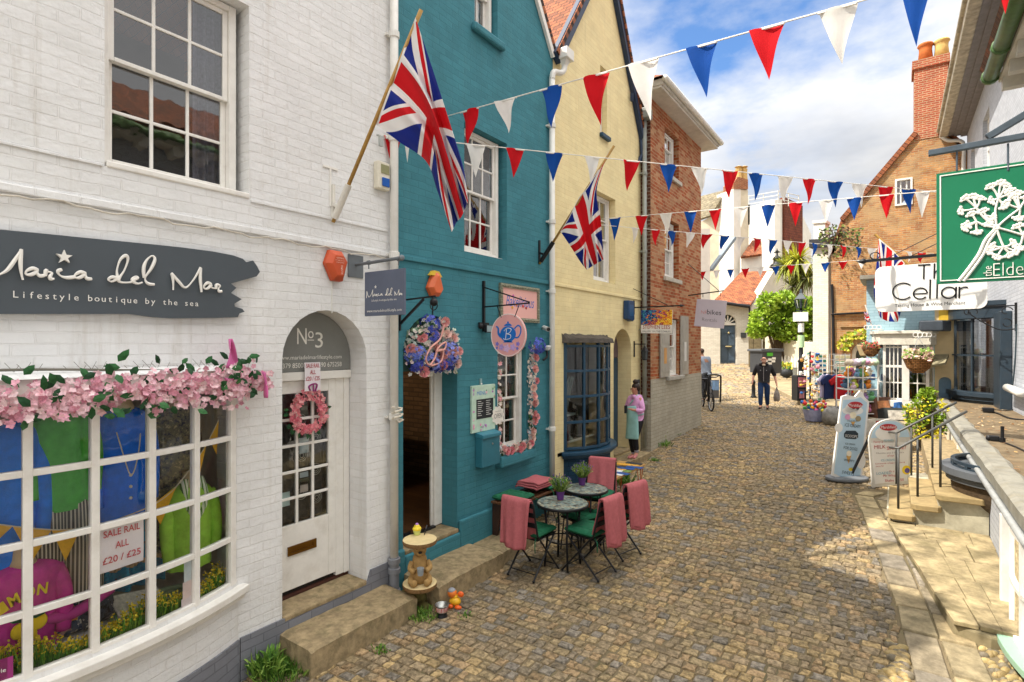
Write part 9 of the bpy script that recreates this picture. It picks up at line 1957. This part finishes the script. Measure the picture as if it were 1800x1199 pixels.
c=onG(1626,788);bl=[(c+V((ox*CO,ox*SI,oz)),(r_,r_,r_)) for ox,oz,r_ in ((0,.45,.28),(-.15,.7,.22),(.15,.75,.24),(.0,.95,.18),(.2,.5,.22),(-.2,.35,.2),(0.05,1.1,.12))]
crown('golden yellow leaved shrub behind the stone steps','golden_shrub',bl,1700,.075,['a8b02a','d9c92a','e6d93a','7f9a2a','c9be2a'])
def basket(label,c,R,cols,chain,bm='9a6a3a'):
 t=thing('hanging_basket',label,'hanging basket',M=T(*c));k=MB();k.lathe([(R*.35,-R*1.05),(R*.75,-R*.65),(R,0),(R*1.05,.03),(R*.95,.02)],20,T(*c));obj('basket',k,brick((bm,'7d5230','b98a52'),'4a3018',bw=.09,bh=.04,ms=.006,depth=.01),t);k=MB()
 for i in range(190): d=V((rnd(-1,1),rnd(-1,1),rnd(0,1)));leaf(k,V(c)+V((d.x*R*.9,d.y*R*.9,d.z*R*.75)),V((rnd(-1,1),rnd(-1,1),rnd(-.2,1))),V((0,-.6,.8)),R*.35,R*.24,srgb(random.choice(cols)))
 obj('plants',k,M_LEAFC,t);k=MB();[k.tube([V(c)+V((R*cos(a),R*sin(a),0)),V(c)+V((0,0,chain))],.006,4) for a in (0,2.1,4.2)];obj('chain',k,M_CHR,t)
 return t
c=onY(1614,633,YB-.9);basket('wicker hanging basket of pale pink and green plants in front of the white bay window',c,.30,['d9c9a0','8fae5a','c9b48a','6d8a3a','e0b8b0'],.55);k=MB();e=c+V((0,0,.55));k.tube([e,V((e.x+.35,YB-.45,e.z+.02))],.015,6);[k.tube([V((e.x-.05+.09*j+.05*cos(i*pi/6),e.y+.1*j,e.z+.06+.05*sin(i*pi/6))) for i in range(12)],.009,5,closed=True) for j in range(5)];solo('basket_bracket','white scrolled iron bracket holding the wicker basket','bracket',k,M_WHT)
c=onY(1531,613,YB-.35);basket('hanging basket with red flowers at the left edge of the pale blue shop',c,.2,['c22f3a','5a7a3a','3f5f2a','d95a5a','8fae5a'],.5,'5a3f2a');k=MB();e=c+V((0,0,.5));k.tube([e,V((e.x+.25,YB,e.z))],.014,6);[k.tube([V((e.x-.1+.09*j+.05*cos(i*pi/6),e.y,e.z+.06+.05*sin(i*pi/6))) for i in range(12)],.009,5,closed=True) for j in range(4)];solo('basket_bracket','white scrolled bracket above the red flowered basket','bracket',k,M_WHT)
